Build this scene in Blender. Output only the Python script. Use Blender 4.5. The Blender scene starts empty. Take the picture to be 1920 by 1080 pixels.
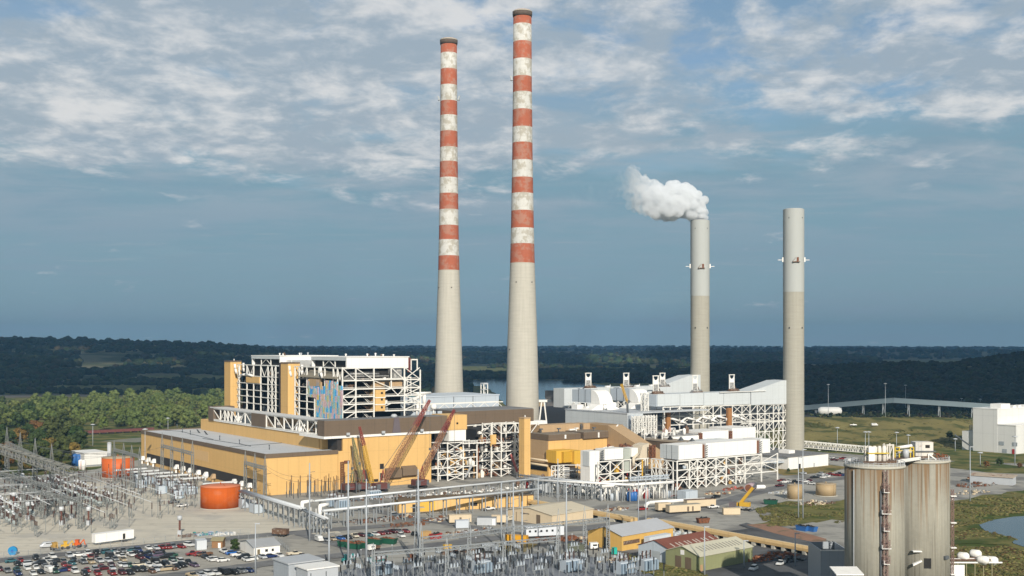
import bpy, math, random
import numpy as np
from mathutils import Vector, Matrix
random.seed(7); RNG = np.random.default_rng(7)
PI = math.pi; R = math.radians
scene = bpy.context.scene
COL = scene.collection
# ---------------------------------------------------------------- survey frame
# World: metres, camera above the origin looking along +Y.  The plant's own grid
# (a to the right and back, b to the left and back) is turned 35.6 degrees.
F, EYE, HOR = 2105.0, 75.0, 650.0
VX, VY = .8129, .5824
UX, UY = -.5824, .8129
OX, OY = -123.8, 564.0
TH = math.atan2(VY, VX)
def G(px, py, z=0.0):
    "ground point (world x, y) surveyed from the photograph, at height z"
    t = (EYE - z) * F / (py - HOR)
    return ((px - 960) / F * t, t)
def W(a, b):
    return (OX + a * VX + b * UX, OY + a * VY + b * UY)
def AB(x, y):
    x -= OX; y -= OY
    return (x * VX + y * VY, x * UX + y * UY)
def GA(px, py, z=0.0):
    return AB(*G(px, py, z))
def onb(px, py, b):
    rx = (px - 960) / F
    t = (b + OX * UX + OY * UY) / (rx * UX + UY)
    return AB(rx * t, t)[0], EYE - (py - HOR) / F * t
def ona(px, py, a):
    rx = (px - 960) / F
    t = (a + OX * VX + OY * VY) / (rx * VX + VY)
    return AB(rx * t, t)[1], EYE - (py - HOR) / F * t
# ---------------------------------------------------------------- mesh builder
class MB:
    def __init__(s): s.v = []; s.f = []; s.sm = []
    def add(s, vs, fs, smooth=False):
        n = len(s.v); s.v += [tuple(p) for p in vs]
        s.f += [tuple(i + n for i in f) for f in fs]; s.sm += [smooth] * len(fs)
        return s
    def box(s, x0, x1, y0, y1, z0, z1):
        if x0 > x1: x0, x1 = x1, x0
        if y0 > y1: y0, y1 = y1, y0
        if z0 > z1: z0, z1 = z1, z0
        return s.add([(x0,y0,z0),(x1,y0,z0),(x1,y1,z0),(x0,y1,z0),(x0,y0,z1),(x1,y0,z1),(x1,y1,z1),(x0,y1,z1)],
              [(0,3,2,1),(4,5,6,7),(0,1,5,4),(1,2,6,5),(2,3,7,6),(3,0,4,7)])
    def hexa(s, p):          # eight corners: bottom ring then top ring
        return s.add(p, [(0,3,2,1),(4,5,6,7),(0,1,5,4),(1,2,6,5),(2,3,7,6),(3,0,4,7)])
    def bar(s, p, q, w, d=None):
        p = Vector(p); q = Vector(q); a = q - p
        if a.length < 1e-5: return s
        a.normalize(); up = Vector((0,0,1)) if abs(a.z) < .95 else Vector((1,0,0))
        x = a.cross(up).normalized() * (w / 2); y = x.cross(a).normalized() * ((d or w) / 2)
        return s.hexa([p-x-y, p+x-y, p+x+y, p-x+y, q-x-y, q+x-y, q+x+y, q-x+y])
    def tube(s, p, q, r, n=8, r2=None, cap=True):
        p = Vector(p); q = Vector(q); a = (q - p)
        if a.length < 1e-5: return s
        a.normalize(); r2 = r if r2 is None else r2
        up = Vector((0,0,1)) if abs(a.z) < .95 else Vector((1,0,0))
        x = a.cross(up).normalized(); y = x.cross(a)
        c = [(math.cos(2*PI*k/n), math.sin(2*PI*k/n)) for k in range(n)]
        vs = [p + x*(r*ca) + y*(r*sa) for ca, sa in c] + [q + x*(r2*ca) + y*(r2*sa) for ca, sa in c]
        s.add(vs, [(k, (k+1) % n, n + (k+1) % n, n + k) for k in range(n)], True)
        if cap:
            m = len(s.v) - 2*n
            s.f += [tuple(m + k for k in reversed(range(n))), tuple(m + n + k for k in range(n))]; s.sm += [False]*2
        return s
    def pipe(s, pts, r, n=8):
        for p, q in zip(pts, pts[1:]): s.tube(p, q, r, n)
        for p in pts[1:-1]: s.ball(p, r, 6, 4)
        return s
    def lathe(s, prof, n=24, c=(0,0), caps=True, smooth=True):
        m = len(prof); vs = []
        for r, z in prof:
            vs += [(c[0] + r*math.cos(2*PI*k/n), c[1] + r*math.sin(2*PI*k/n), z) for k in range(n)]
        fs = [(i*n+k, i*n+(k+1) % n, (i+1)*n+(k+1) % n, (i+1)*n+k) for i in range(m-1) for k in range(n)]
        s.add(vs, fs, smooth)
        if caps:
            o = len(s.v) - m*n
            s.f += [tuple(o + k for k in reversed(range(n))), tuple(o + (m-1)*n + k for k in range(n))]; s.sm += [False]*2
        return s
    def ball(s, c, r, n=10, m=6, sq=(1,1,1)):
        vs = [(c[0], c[1], c[2] - r*sq[2])]
        for i in range(1, m):
            t = PI * i / m - PI/2
            vs += [(c[0] + r*sq[0]*math.cos(t)*math.cos(2*PI*k/n), c[1] + r*sq[1]*math.cos(t)*math.sin(2*PI*k/n), c[2] + r*sq[2]*math.sin(t)) for k in range(n)]
        vs.append((c[0], c[1], c[2] + r*sq[2])); L = len(vs) - 1
        fs = [(0, 1+(k+1) % n, 1+k) for k in range(n)]
        for i in range(m-2):
            fs += [(1+i*n+k, 1+i*n+(k+1) % n, 1+(i+1)*n+(k+1) % n, 1+(i+1)*n+k) for k in range(n)]
        fs += [(L, 1+(m-2)*n+k, 1+(m-2)*n+(k+1) % n) for k in range(n)]
        return s.add(vs, fs, True)
    def prism(s, pts, z0, z1):
        n = len(pts)
        ar = sum(pts[i][0]*pts[(i+1) % n][1] - pts[(i+1) % n][0]*pts[i][1] for i in range(n))
        if ar < 0: pts = pts[::-1]
        return s.add([(x,y,z0) for x,y in pts] + [(x,y,z1) for x,y in pts],
              [tuple(reversed(range(n))), tuple(range(n, 2*n))] + [(k, (k+1) % n, n+(k+1) % n, n+k) for k in range(n)])
    def extr(s, prof, axis, c0, c1):
        "profile of (h, z) points extruded along axis 'x' or 'y' from c0 to c1"
        n = len(prof)
        mk = (lambda h, z, c: (c, h, z)) if axis == 'x' else (lambda h, z, c: (h, c, z))
        s.add([mk(h,z,c0) for h,z in prof] + [mk(h,z,c1) for h,z in prof],
              [tuple(range(n)), tuple(reversed(range(n, 2*n)))] + [(k, n+k, n+(k+1) % n, (k+1) % n) for k in range(n)])
        return s
    def lattice(s, p, q, w, t, n, w2=None):
        "square lattice mast or boom from p to q: four chords and zig-zag lacing"
        p = Vector(p); q = Vector(q); a = (q-p).normalized(); w2 = w if w2 is None else w2
        up = Vector((0,0,1)) if abs(a.z) < .9 else Vector((1,0,0))
        x = a.cross(up).normalized(); y = x.cross(a).normalized()
        cs = [(-1,-1),(1,-1),(1,1),(-1,1)]
        pt = lambda k, i: p.lerp(q, i/n) + (x*cs[k][0] + y*cs[k][1]) * ((w + (w2-w)*i/n) / 2)
        for k in range(4):
            s.bar(pt(k,0), pt(k,n), t)
            for i in range(n):
                j = (k+1) % 4
                s.bar(pt(k,i), pt(j,i+1), t*.6) if i % 2 == 0 else s.bar(pt(j,i), pt(k,i+1), t*.6)
                s.bar(pt(k,i), pt(j,i), t*.6)
        return s
    def mesh(s, name, m):
        me = bpy.data.meshes.new(name); me.from_pydata(s.v, [], s.f); me.validate()
        if len(me.polygons) == len(s.sm): me.polygons.foreach_set('use_smooth', s.sm)
        if m: me.materials.append(m)
        return me
ORI = {}
def thing(name, label, cat, a, b, z=0, rot=None, group=None, frame='P'):
    "an Empty at a thing's base; its parts are given in plant (frame P) or world (frame W) or own (frame L) coordinates"
    o = bpy.data.objects.new(name, None); COL.objects.link(o); o.empty_display_size = .5
    if frame == 'P':
        x, y = W(a, b); o.location = (x, y, z); o.rotation_euler.z = TH; ORI[o.name] = (a, b, z)
    elif frame == 'W':
        o.location = (a, b, z); ORI[o.name] = (a, b, z)
    else:
        o.location = (a, b, z); o.rotation_euler.z = rot or 0; ORI[o.name] = (0, 0, 0)
    o['label'] = label; o['category'] = cat
    if group: o['group'] = group
    return o
def part(name, mb, m, parent, label=None):
    ox, oy, oz_ = ORI[parent.name]
    if ox or oy or oz_: mb.v = [(x-ox, y-oy, z-oz_) for x, y, z in mb.v]
    o = bpy.data.objects.new(name, mb.mesh(name, m)); COL.objects.link(o); o.parent = parent
    ORI[o.name] = (ox, oy, oz_)
    if label: o['label'] = label
    return o
def single(name, mb, m, label, cat, loc=(0,0,0), rot=0, group=None):
    o = bpy.data.objects.new(name, mb.mesh(name, m)); COL.objects.link(o)
    o.location = loc; o.rotation_euler.z = rot
    o['label'] = label; o['category'] = cat
    if group: o['group'] = group
    ORI[o.name] = (0,0,0)
    return o
def struct(name, mb, m, kind='structure'):
    o = bpy.data.objects.new(name, mb.mesh(name, m)); COL.objects.link(o); o['kind'] = kind
    return o
KIDS = {}
def kids(o):
    if o.name not in KIDS: KIDS[o.name] = [c for c in COL.objects if c.parent == o]
    return KIDS[o.name]
def dup(o, loc, rot=None, label=None, scale=None, parent=None, swap=None):
    "copy of a thing with copies of its parts and sub-parts; swap replaces one material by another"
    c = o.copy(); COL.objects.link(c)
    if parent is None:
        c.location = loc
        if rot is not None: c.rotation_euler.z = rot
        if scale is not None: c.scale = (scale,)*3 if not hasattr(scale, '__len__') else scale
        if label: c['label'] = label
    else: c.parent = parent
    if swap and o.type == 'MESH' and o.data.materials and o.data.materials[0] == swap[0]:
        c.material_slots[0].link = 'OBJECT'; c.material_slots[0].material = swap[1]
    for k in kids(o): dup(k, None, parent=c, swap=swap)
    return c
# ---------------------------------------------------------------- materials
MATS = {}
def lin(c): return tuple(((x/255+.055)/1.055)**2.4 if x > 10 else x/255/12.92 for x in c)
def mat(name, col, rough=.75, var=.14, scale=.25, metal=0, streak=0, rib=None, col2=None, thr=None, spec=.35, fine=1.0, tracks=0):
    """procedural paint: two octaves of stain noise; streak > 0 draws weather runs down the wall;
    rib = spacing of sheeting seams; col2/thr = patches of a second colour"""
    if name in MATS: return MATS[name]
    m = bpy.data.materials.new(name); m.use_nodes = True; MATS[name] = m
    nt = m.node_tree; N = nt.nodes; L = nt.links; bs = N['Principled BSDF']
    bs.inputs['Roughness'].default_value = rough; bs.inputs['Metallic'].default_value = metal
    bs.inputs['Specular IOR Level'].default_value = spec
    geo = N.new('ShaderNodeTexCoord'); pos = geo.outputs['Object']
    def noise(sc, det=3, vec=pos):
        n = N.new('ShaderNodeTexNoise'); n.inputs['Scale'].default_value = sc; n.inputs['Detail'].default_value = det
        L.new(vec, n.inputs['Vector']); return n.outputs['Fac']
    def mth(op, a, b):
        n = N.new('ShaderNodeMath'); n.operation = op
        for i, x in enumerate((a, b)):
            if isinstance(x, (int, float)): n.inputs[i].default_value = x
            else: L.new(x, n.inputs[i])
        return n.outputs[0]
    f = mth('MULTIPLY', mth('SUBTRACT', noise(scale), .5), 2*var)
    f = mth('ADD', f, mth('MULTIPLY', mth('SUBTRACT', noise(scale*9, 2), .5), 1.3*var*fine))
    if streak:
        mp = N.new('ShaderNodeMapping'); mp.inputs['Scale'].default_value = (1, 1, .03); L.new(pos, mp.inputs['Vector'])
        f = mth('ADD', f, mth('MULTIPLY', mth('SUBTRACT', noise(.8, 4, mp.outputs[0]), .5), 2*streak))
    if rib:
        sx = N.new('ShaderNodeSeparateXYZ'); L.new(pos, sx.inputs[0])
        w = mth('FRACT', mth('DIVIDE', mth('ADD', sx.outputs[0], sx.outputs[1]), rib), 0)
        f = mth('SUBTRACT', f, mth('MULTIPLY', mth('LESS_THAN', w, .07), .1))
        h = mth('FRACT', mth('DIVIDE', sx.outputs[2], rib*1.6), 0)
        f = mth('SUBTRACT', f, mth('MULTIPLY', mth('LESS_THAN', h, .035), .07))
    if tracks:   # wheel tracks and drag marks: long thin darker and paler streaks
        for ang, sc in ((.10, 1.0), (-.62, .8)):
            mp = N.new('ShaderNodeMapping'); mp.inputs['Rotation'].default_value = (0, 0, ang); mp.inputs['Scale'].default_value = (.018*sc, .55*sc, 1); L.new(pos, mp.inputs['Vector'])
            n = noise(1.0, 4, mp.outputs[0]); mr = N.new('ShaderNodeMapRange'); mr.inputs[1].default_value = .54; mr.inputs[2].default_value = .68; L.new(n, mr.inputs[0])
            f = mth('SUBTRACT', f, mth('MULTIPLY', mr.outputs[0], tracks))
        st_ = N.new('ShaderNodeMapRange'); st_.inputs[1].default_value = .60; st_.inputs[2].default_value = .70; L.new(noise(.16, 5), st_.inputs[0]); f = mth('SUBTRACT', f, mth('MULTIPLY', st_.outputs[0], tracks*1.2))
    f = mth('ADD', f, 1.0)
    base = N.new('ShaderNodeRGB'); base.outputs[0].default_value = (*col, 1); src = base.outputs[0]
    if col2:
        mx = N.new('ShaderNodeMix'); mx.data_type = 'RGBA'
        cr = N.new('ShaderNodeValToRGB'); t = .55 if thr is None else thr
        cr.color_ramp.elements[0].position = t; cr.color_ramp.elements[1].position = min(1, t+.1)
        L.new(noise(scale*1.7, 5), cr.inputs[0]); L.new(cr.outputs[0], mx.inputs['Factor'])
        L.new(src, mx.inputs[6]); mx.inputs[7].default_value = (*col2, 1); src = mx.outputs[2]
    vm = N.new('ShaderNodeVectorMath'); vm.operation = 'SCALE'; L.new(src, vm.inputs[0]); L.new(f, vm.inputs['Scale'])
    L.new(vm.outputs[0], bs.inputs['Base Color'])
    return m
TAN = mat('tan_sheeting', (.615,.39,.148), .6, .07, .08, streak=.07, rib=6)
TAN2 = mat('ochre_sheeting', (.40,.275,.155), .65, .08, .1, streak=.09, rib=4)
YEL = mat('yellow_sheeting', (.60,.36,.05), .6, .08, .1, streak=.06, rib=5)
BROWN = mat('brown_sheeting', (.135,.098,.066), .65, .1, .1, streak=.08, rib=7)
DBROWN = mat('dark_louvre', (.035,.03,.026), .8, .2, .5)
WHITE = mat('white_sheeting', (.74,.73,.70), .55, .05, .12, streak=.07, rib=5)
PALE = mat('pale_grey_sheeting', (.50,.53,.54), .5, .06, .1, streak=.06, rib=6)
BLUEG = mat('blue_grey_sheeting', (.42,.47,.52), .5, .06, .1, streak=.05, rib=8)
STEEL = mat('white_steel', (.70,.685,.64), .55, .1, .5, streak=.06, col2=(.42,.30,.20), thr=.72)
GSTEEL = mat('galvanised_steel', (.27,.29,.30), .5, .12, .8, metal=.2)
DSTEEL = mat('dark_steel', (.10,.11,.12), .6, .15, .8)
RUST = mat('rusty_steel', (.17,.065,.03), .85, .25, .8, col2=(.10,.05,.035))
RUST2 = mat('brown_machinery', (.12,.07,.045), .85, .3, .5, col2=(.24,.20,.16))
DARK = mat('dark_interior', (.022,.021,.020), .9, .3, .4)  # near-black; stands in for shade in deep interiors, also colours dark parts
MACH = mat('grey_machinery', (.20,.20,.20), .6, .3, .5, col2=(.38,.37,.34), thr=.5)
ROOF = mat('grey_roof_gravel', (.46,.47,.48), .9, .08, .06, col2=(.36,.37,.38), thr=.62)
DROOF = mat('dark_roof', (.16,.16,.16), .9, .15, .1)
CONC = mat('weathered_concrete', (.42,.40,.34), .9, .12, .15, streak=.1)
BLUE = mat('blue_paint', (.03,.12,.34), .45, .1, .6)
TEAL = mat('teal_paint', (.03,.22,.22), .5, .1, .6)
GREEN = mat('green_paint', (.012,.075,.045), .5, .15, .6)
RED = mat('red_paint', (.36,.03,.025), .5, .15, .6)
CRED = mat('crane_red', (.24,.055,.04), .6, .15, .6)
CYEL = mat('crane_yellow', (.52,.31,.03), .5, .12, .6)
ORANGE = mat('orange_tank_paint', (.43,.085,.010), .75, .07, .12, streak=.1, rib=2.4, col2=(.43,.11,.035), thr=.55, spec=.15)
TANK = mat('tan_tank_paint', (.34,.25,.14), .6, .07, .12, streak=.06)
GLASS = mat('dark_glass', (.015,.018,.02), .15, .2, 1)
INSUL = mat('brown_porcelain', (.06,.028,.02), .3, .2, 2)
PORC = mat('white_porcelain', (.50,.52,.54), .3, .08, 2)
PINK = mat('faded_pink_steel', (.55,.17,.15), .6, .1, 1)
WGREY = mat('light_grey_paint', (.40,.42,.44), .5, .1, .5)
CREAM = mat('cream_paint', (.55,.45,.31), .65, .08, .3, streak=.06)
BLKP = mat('black_rubber', (.02,.02,.02), .8, .2, 1)
# ---------------------------------------------------------------- camera, sun, sky
cam = bpy.data.cameras.new('camera'); co = bpy.data.objects.new('camera', cam); COL.objects.link(co)
co.location = (0, 0, EYE); co.rotation_euler = (R(90), 0, 0)
cam.sensor_width = 36; cam.lens = 36 * F / 1920; cam.shift_y = (HOR - 540) / 1920
cam.clip_start = 1; cam.clip_end = 60000
scene.camera = co
SUN_EL, SUN_AZ = R(27), math.atan2(.215, -.977)          # azimuth from +Y towards +X: behind the camera, to the right
sd = Vector((math.sin(SUN_AZ)*math.cos(SUN_EL), math.cos(SUN_AZ)*math.cos(SUN_EL), math.sin(SUN_EL)))
sl = bpy.data.lights.new('sun', 'SUN'); so = bpy.data.objects.new('sun', sl); COL.objects.link(so)
sl.energy = 5.0; sl.angle = R(.5); sl.color = (1, .925, .81)
so.rotation_euler = sd.to_track_quat('Z', 'Y').to_euler(); so.location = (200, -300, 300)
w = bpy.data.worlds.new('World'); scene.world = w; w.use_nodes = True
nt = w.node_tree; N = nt.nodes; L = nt.links; bg = N['Background']
sky = N.new('ShaderNodeTexSky'); sky.sky_type = 'NISHITA'; sky.sun_disc = False
sky.sun_elevation = SUN_EL; sky.sun_rotation = SUN_AZ; sky.air_density = 1.0; sky.dust_density = .6; sky.ozone_density = 2.0
def mth(op, a, b=0, c=0, clamp=False):
    n = N.new('ShaderNodeMath'); n.operation = op; n.use_clamp = clamp
    for i, x in enumerate((a, b, c)):
        if isinstance(x, (int, float)): n.inputs[i].default_value = x
        else: L.new(x, n.inputs[i])
    return n.outputs[0]
tc = N.new('ShaderNodeTexCoord'); sx = N.new('ShaderNodeSeparateXYZ'); L.new(tc.outputs['Generated'], sx.inputs[0])
dx, dy, dz = sx.outputs
def cloudvec(flat, zs, off):
    "direction projected onto a cloud layer overhead; flat = how far the layer recedes towards the horizon"
    d = mth('ADD', mth('MAXIMUM', dz, 0), flat)
    c = N.new('ShaderNodeCombineXYZ')
    L.new(mth('DIVIDE', dx, d), c.inputs[0]); L.new(mth('MULTIPLY', mth('DIVIDE', dy, d), zs), c.inputs[1]); c.inputs[2].default_value = off
    return c.outputs[0]
def cnoise(vec, sc, det, rough=.55, dist=0):
    n = N.new('ShaderNodeTexNoise'); n.inputs['Scale'].default_value = sc; n.inputs['Detail'].default_value = det
    n.inputs['Roughness'].default_value = rough; n.inputs['Distortion'].default_value = dist; L.new(vec, n.inputs['Vector']); return n.outputs['Fac']
def ramp(x, lo, hi, smooth=True):
    n = N.new('ShaderNodeMapRange'); n.interpolation_type = 'SMOOTHSTEP' if smooth else 'LINEAR'
    n.inputs[1].default_value = lo; n.inputs[2].default_value = hi; L.new(x, n.inputs[0]); return n.outputs[0]
def mixc(f, a, b):
    n = N.new('ShaderNodeMix'); n.data_type = 'RGBA'
    if isinstance(f, (int, float)): n.inputs['Factor'].default_value = f
    else: L.new(f, n.inputs['Factor'])
    for i, x in ((6, a), (7, b)):
        if isinstance(x, tuple): n.inputs[i].default_value = (*x, 1)
        else: L.new(x, n.inputs[i])
    return n.outputs[2]
hs = N.new('ShaderNodeVectorMath'); hs.operation = 'SCALE'; L.new(sky.outputs[0], hs.inputs[0]); hs.inputs['Scale'].default_value = .085
clear = hs.outputs[0]
# a thin veil of high cloud, slate blue towards the horizon
v1 = cloudvec(.10, 1.0, 3.1)
veil_n = cnoise(v1, 1.5, 6, .55, .3)
low = ramp(dz, .27, .10)
veil = mth('ADD', mth('MULTIPLY', ramp(veil_n, .30, .62), .40), mth('MULTIPLY', low, .97), clamp=True)
veil_col = mixc(ramp(dz, .0, .17), (.218,.325,.380), (.190,.320,.395))
veil_col = mixc(mth('MULTIPLY', ramp(veil_n, .42, .76), .42), veil_col, (.235,.305,.385))
c = mixc(veil, clear, veil_col)
# long pale streaks lower down
v2 = cloudvec(.05, 2.6, 9.4)
st = mth('MULTIPLY', ramp(cnoise(v2, 1.6, 9, .66, .4), .45, .76), ramp(dz, .02, .08))
c = mixc(mth('MULTIPLY', st, .24), c, (.275,.325,.390))
v2b = cloudvec(.045, 3.0, 31.4)
st2 = mth('MULTIPLY', ramp(cnoise(v2b, 1.7, 8, .62, .5), .58, .76), mth('MULTIPLY', ramp(dz, .03, .08), ramp(dz, .2, .12)))
c = mixc(mth('MULTIPLY', st2, .40), c, (.38,.40,.43))
# a soft grey sheet hanging below the cloud bank, thinning downwards
sh_n = cnoise(cloudvec(.09, 1.5, 52.7), 1.3, 7, .58, .3)
sheet_m = mth('MULTIPLY', ramp(mth('ADD', sh_n, mth('MULTIPLY', dx, -.12)), .36, .60), mth('MULTIPLY', ramp(dz, .05, .14), ramp(dz, .30, .20)))
c = mixc(mth('MULTIPLY', sheet_m, .78), c, mixc(ramp(dz, .07, .19), (.250,.335,.405), (.340,.395,.445)))
# mottled cloud bank over the upper sky: soft grey body, pale sunlit heads, blue gaps
v3 = cloudvec(.16, .9, 17.3)
big = cnoise(v3, 1.5, 3, .5, .2)
cov = mth('ADD', mth('ADD', ramp(dz, .105, .215, False), mth('MULTIPLY', dx, -.38)), mth('MULTIPLY', mth('SUBTRACT', big, .5), 1.3))
body_n = cnoise(v3, 4.6, 10, .60, .25)
thr = mth('SUBTRACT', .645, mth('MULTIPLY', cov, .34))
body = N.new('ShaderNodeMapRange'); body.interpolation_type = 'SMOOTHSTEP'; L.new(body_n, body.inputs[0]); L.new(thr, body.inputs[1]); L.new(mth('ADD', thr, .20), body.inputs[2])
h1 = cnoise(cloudvec(.16, .9, 17.36), 5.0, 10, .60, .25)
h2 = cnoise(v3, 13.0, 6, .6, .3)
hd = mth('ADD', mth('MULTIPLY', h1, .66), mth('MULTIPLY', h2, .34))
head = ramp(hd, .41, .64)
ccol = mixc(head, (.320,.385,.445), (.68,.675,.665))
c = mixc(mth('MULTIPLY', body.outputs[0], .88), c, ccol)
L.new(c, bg.inputs['Color']); bg.inputs['Strength'].default_value = 1.0
vs = scene.view_settings; vs.view_transform = 'Standard'; vs.look = 'None'; vs.exposure = 0.17; vs.gamma = 1; vs.use_curve_mapping = False
scene.cycles.max_bounces = 12; scene.cycles.diffuse_bounces = 3; scene.cycles.glossy_bounces = 2; scene.cycles.volume_bounces = 10
scene.cycles.transparent_max_bounces = 6
# ================================================================ TERRAIN
def interp(pts, x):
    xs, ys = zip(*pts); return float(np.interp(x, xs, ys))
def bump(t):
    t = max(0.0, 1 - abs(t)); return t*t*(3-2*t)
from mathutils import noise as mnoise
def nz(x, y, s, o=0): return mnoise.noise(Vector((x*s, y*s, o)))
RIDGES = [  # depth, front width, back width, crest line (photo column -> photo row)
  (11500, 1500, 1200, [(-600,648),(0,648.5),(250,649),(430,650.5),(620,651.5),(800,650.5),(960,651.5),(1150,650),(1290,650.5),(1500,651.5),(1700,652),(2500,652)]),
  (7600, 1500, 1800, [(-600,652),(0,653),(430,654),(560,656),(700,658),(870,656.5),(1000,657.5),(1150,658),(1290,656),(1400,657),(1560,656),(1750,658),(1920,660),(2500,660)]),
  (5300, 1100, 1300, [(-600,690),(420,668),(600,664),(760,667),(870,666),(1000,669),(1100,671),(1290,664),(1450,668),(1600,672),(1750,690),(2500,690)]),
  (4300, 1500, 1600, [(-700,632),(-300,636),(0,641.5),(60,640),(130,642),(200,644),(300,647),(400,651),(470,656),(560,668),(640,690),(700,720),(2500,760)]),
  (3000, 700, 700, [(-700,664),(0,674),(100,678),(160,690),(230,700),(330,705),(420,705),(520,720),(640,745),(2500,760)]),
  (2350, 800, 900, [(-700,800),(1080,742),(1200,722),(1330,694),(1400,690),(1467,686),(1513,693),(1600,690),(1697,685),(1780,687),(1847,675),(1913,668),(2050,658),(2300,650)]),
]
def hill(px, Y):
    h = -2.0
    X = (px-960)/F*Y
    for k, (d, wf, wb, pts) in enumerate(RIDGES):
        cz = EYE - (interp(pts, px) - HOR) * d / F
        if cz < 1: continue
        t = (Y-d)/(wf if Y < d else wb)
        b = bump(t)
        if b <= 0: continue
        n = 1 + .16*nz(X, Y, .0016, k) + .10*nz(X, Y, .005, k)
        h = max(h, cz*b*(n if abs(t) > .25 else 1 + (n-1)*abs(t)/.25) - 2*(1-b))
    return h
ys_ = [1250*(13200/1250)**(i/150) for i in range(151)]
pxs = [-750 + 14*i for i in range(230)]
vs_, fs_ = [], []
for Y in ys_:
    for p in pxs: vs_.append(((p-960)/F*Y, Y, hill(p, Y)))
n_ = len(pxs)
for j in range(len(ys_)-1):
    for i in range(n_-1): fs_.append((j*n_+i, j*n_+i+1, (j+1)*n_+i+1, (j+1)*n_+i))
HILLM = mat('hill_grass', (.125,.12,.07), .95, .3, .004, col2=(.05,.06,.028), thr=.50, spec=.1)
FIELD = mat('dry_field', (.13,.115,.065), .95, .18, .006, col2=(.06,.065,.03), thr=.55, spec=.1)
hm = MB().add(vs_, fs_, True); struct('hills', hm, HILLM)
GRASS = mat('rough_grass', (.14,.13,.045), .95, .3, .035, col2=(.055,.075,.018), thr=.47, spec=.1)
DRYG = mat('dry_grass', (.20,.155,.062), .95, .25, .05, col2=(.08,.085,.025), thr=.50, spec=.1)
GRAVEL = mat('pale_gravel', (.52,.48,.40), .95, .10, .03, col2=(.43,.405,.355), thr=.52, tracks=.16, spec=.15)
YARD = mat('dusty_concrete', (.31,.30,.27), .95, .16, .03, col2=(.185,.18,.168), thr=.50, tracks=.16, spec=.15)
ASPH = mat('worn_asphalt', (.165,.165,.165), .95, .14, .05, col2=(.12,.12,.124), thr=.55, tracks=.16, spec=.15)
DASPH = mat('dark_asphalt', (.105,.107,.11), .95, .2, .03, col2=(.065,.066,.07), thr=.5, tracks=.16, spec=.15)  # darker than the other asphalt, with still darker patches
BLGR = mat('blue_grey_gravel', (.185,.20,.225), .95, .15, .05, col2=(.13,.14,.155), thr=.5, spec=.15)
DIRT = mat('bare_dirt', (.30,.225,.145), .95, .2, .06, col2=(.20,.14,.09), thr=.5, spec=.1)
COALM = mat('coal', (.012,.012,.013), .9, .3, .05)
WATER = mat('river_water', (.035,.062,.075), .12, .1, .004, spec=.5)
def sheet(name, pts, z, m, jit=.6, world=False, step=9, kind='structure'):
    P = pts if world else [G(*p) for p in pts]
    out = []
    for i, p in enumerate(P):
        q = P[(i+1) % len(P)]; d = math.dist(p, q); k = max(1, int(d/step)) if jit else 1; k = min(k, 60)
        for j in range(k):
            t = j/k; x = p[0]+(q[0]-p[0])*t; y = p[1]+(q[1]-p[1])*t
            if j: x += random.uniform(-jit, jit); y += random.uniform(-jit, jit)*1.5
            out.append((x, y, z))
    m_ = MB(); a = sum(out[i][0]*out[(i+1) % len(out)][1]-out[(i+1) % len(out)][0]*out[i][1] for i in range(len(out)))
    if a < 0: out = out[::-1]
    m_.v = out; m_.f = [tuple(range(len(out)))]; m_.sm = [False]
    return struct(name, m_, m, kind)
gm = MB(); gm.v = [(13400*math.cos(2*PI*k/64), 13400*math.sin(2*PI*k/64), 0) for k in range(64)]; gm.f = [tuple(range(64))]; gm.sm = [False]
struct('ground', gm, GRASS)
sheet('yard', [(-500,1085),(-500,925),(60,893),(180,880),(262,862),(385,805),(700,760),(1000,772),(1500,846),(1820,866),(2100,876),(2100,925),(1780,940),(1590,935),(1440,965),(1590,990),(1750,1085),(1900,1300),(100,1300)], .03, YARD, 1.0)
sheet('gravel_yard', [(-500,1062),(-500,960),(-100,930),(150,905),(330,890),(480,935),(640,1000),(560,1012),(420,1010),(330,1016),(0,1048)], .07, GRAVEL, 1.2)
sheet('gravel_lot', [(420,1010),(640,1000),(860,990),(860,1012),(700,1030),(545,1046),(330,1076),(420,1200),(-300,1200),(-300,1078),(0,1056),(330,1023)], .10, mat('lot_gravel', (.33,.312,.272), .95, .14, .05, col2=(.255,.245,.222), thr=.5, tracks=.16, spec=.15), .8)
def strip(name, pts, wdt, z, m, jit=.25, step=7):
    "road strip along a centre line of photo-surveyed ground points"
    P = [Vector(G(*p)) if len(p) == 2 else Vector(p[:2]) for p in pts]
    Lf, Rt = [], []
    for i, p in enumerate(P):
        d = (P[min(i+1, len(P)-1)] - P[max(i-1, 0)]).normalized(); n = Vector((-d.y, d.x)) * wdt/2
        Lf.append(p+n); Rt.append(p-n)
    return sheet(name, [tuple(p) for p in Lf] + [tuple(p) for p in reversed(Rt)], z, m, jit, True, step)
strip('perimeter_road', [(-420,1108),(0,1051),(330,1019),(470,1006),(640,992),(760,984)], 9, .14, ASPH)
strip('plant_road', [(250,1090),(336,1078),(542,1052),(700,1035),(850,1019),(1000,1001),(1150,984),(1250,966),(1330,948),(1410,926),(1500,905),(1600,895)], 9, .18, ASPH)
strip('river_road', [(640,992),(560,1000),(700,1040)], 7, .16, ASPH)
strip('service_road', [(700,958),(830,980),(960,1000),(1100,1020),(1250,1046),(1330,1075)], 7, .12, ASPH)
sheet('dark_lot', [(1330,1000),(1420,990),(1545,1030),(1600,1060),(1660,1200),(1250,1200),(1230,1060),(1300,1046),(1400,1050),(1395,1020)], .22, DASPH, 1.0)
sheet('substation_gravel', [(430,1240),(560,1100),(650,1068),(760,1060),(905,1046),(1030,1037),(1110,1046),(1200,1062),(1270,1100),(1380,1240)], .22, BLGR, .6)
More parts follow.
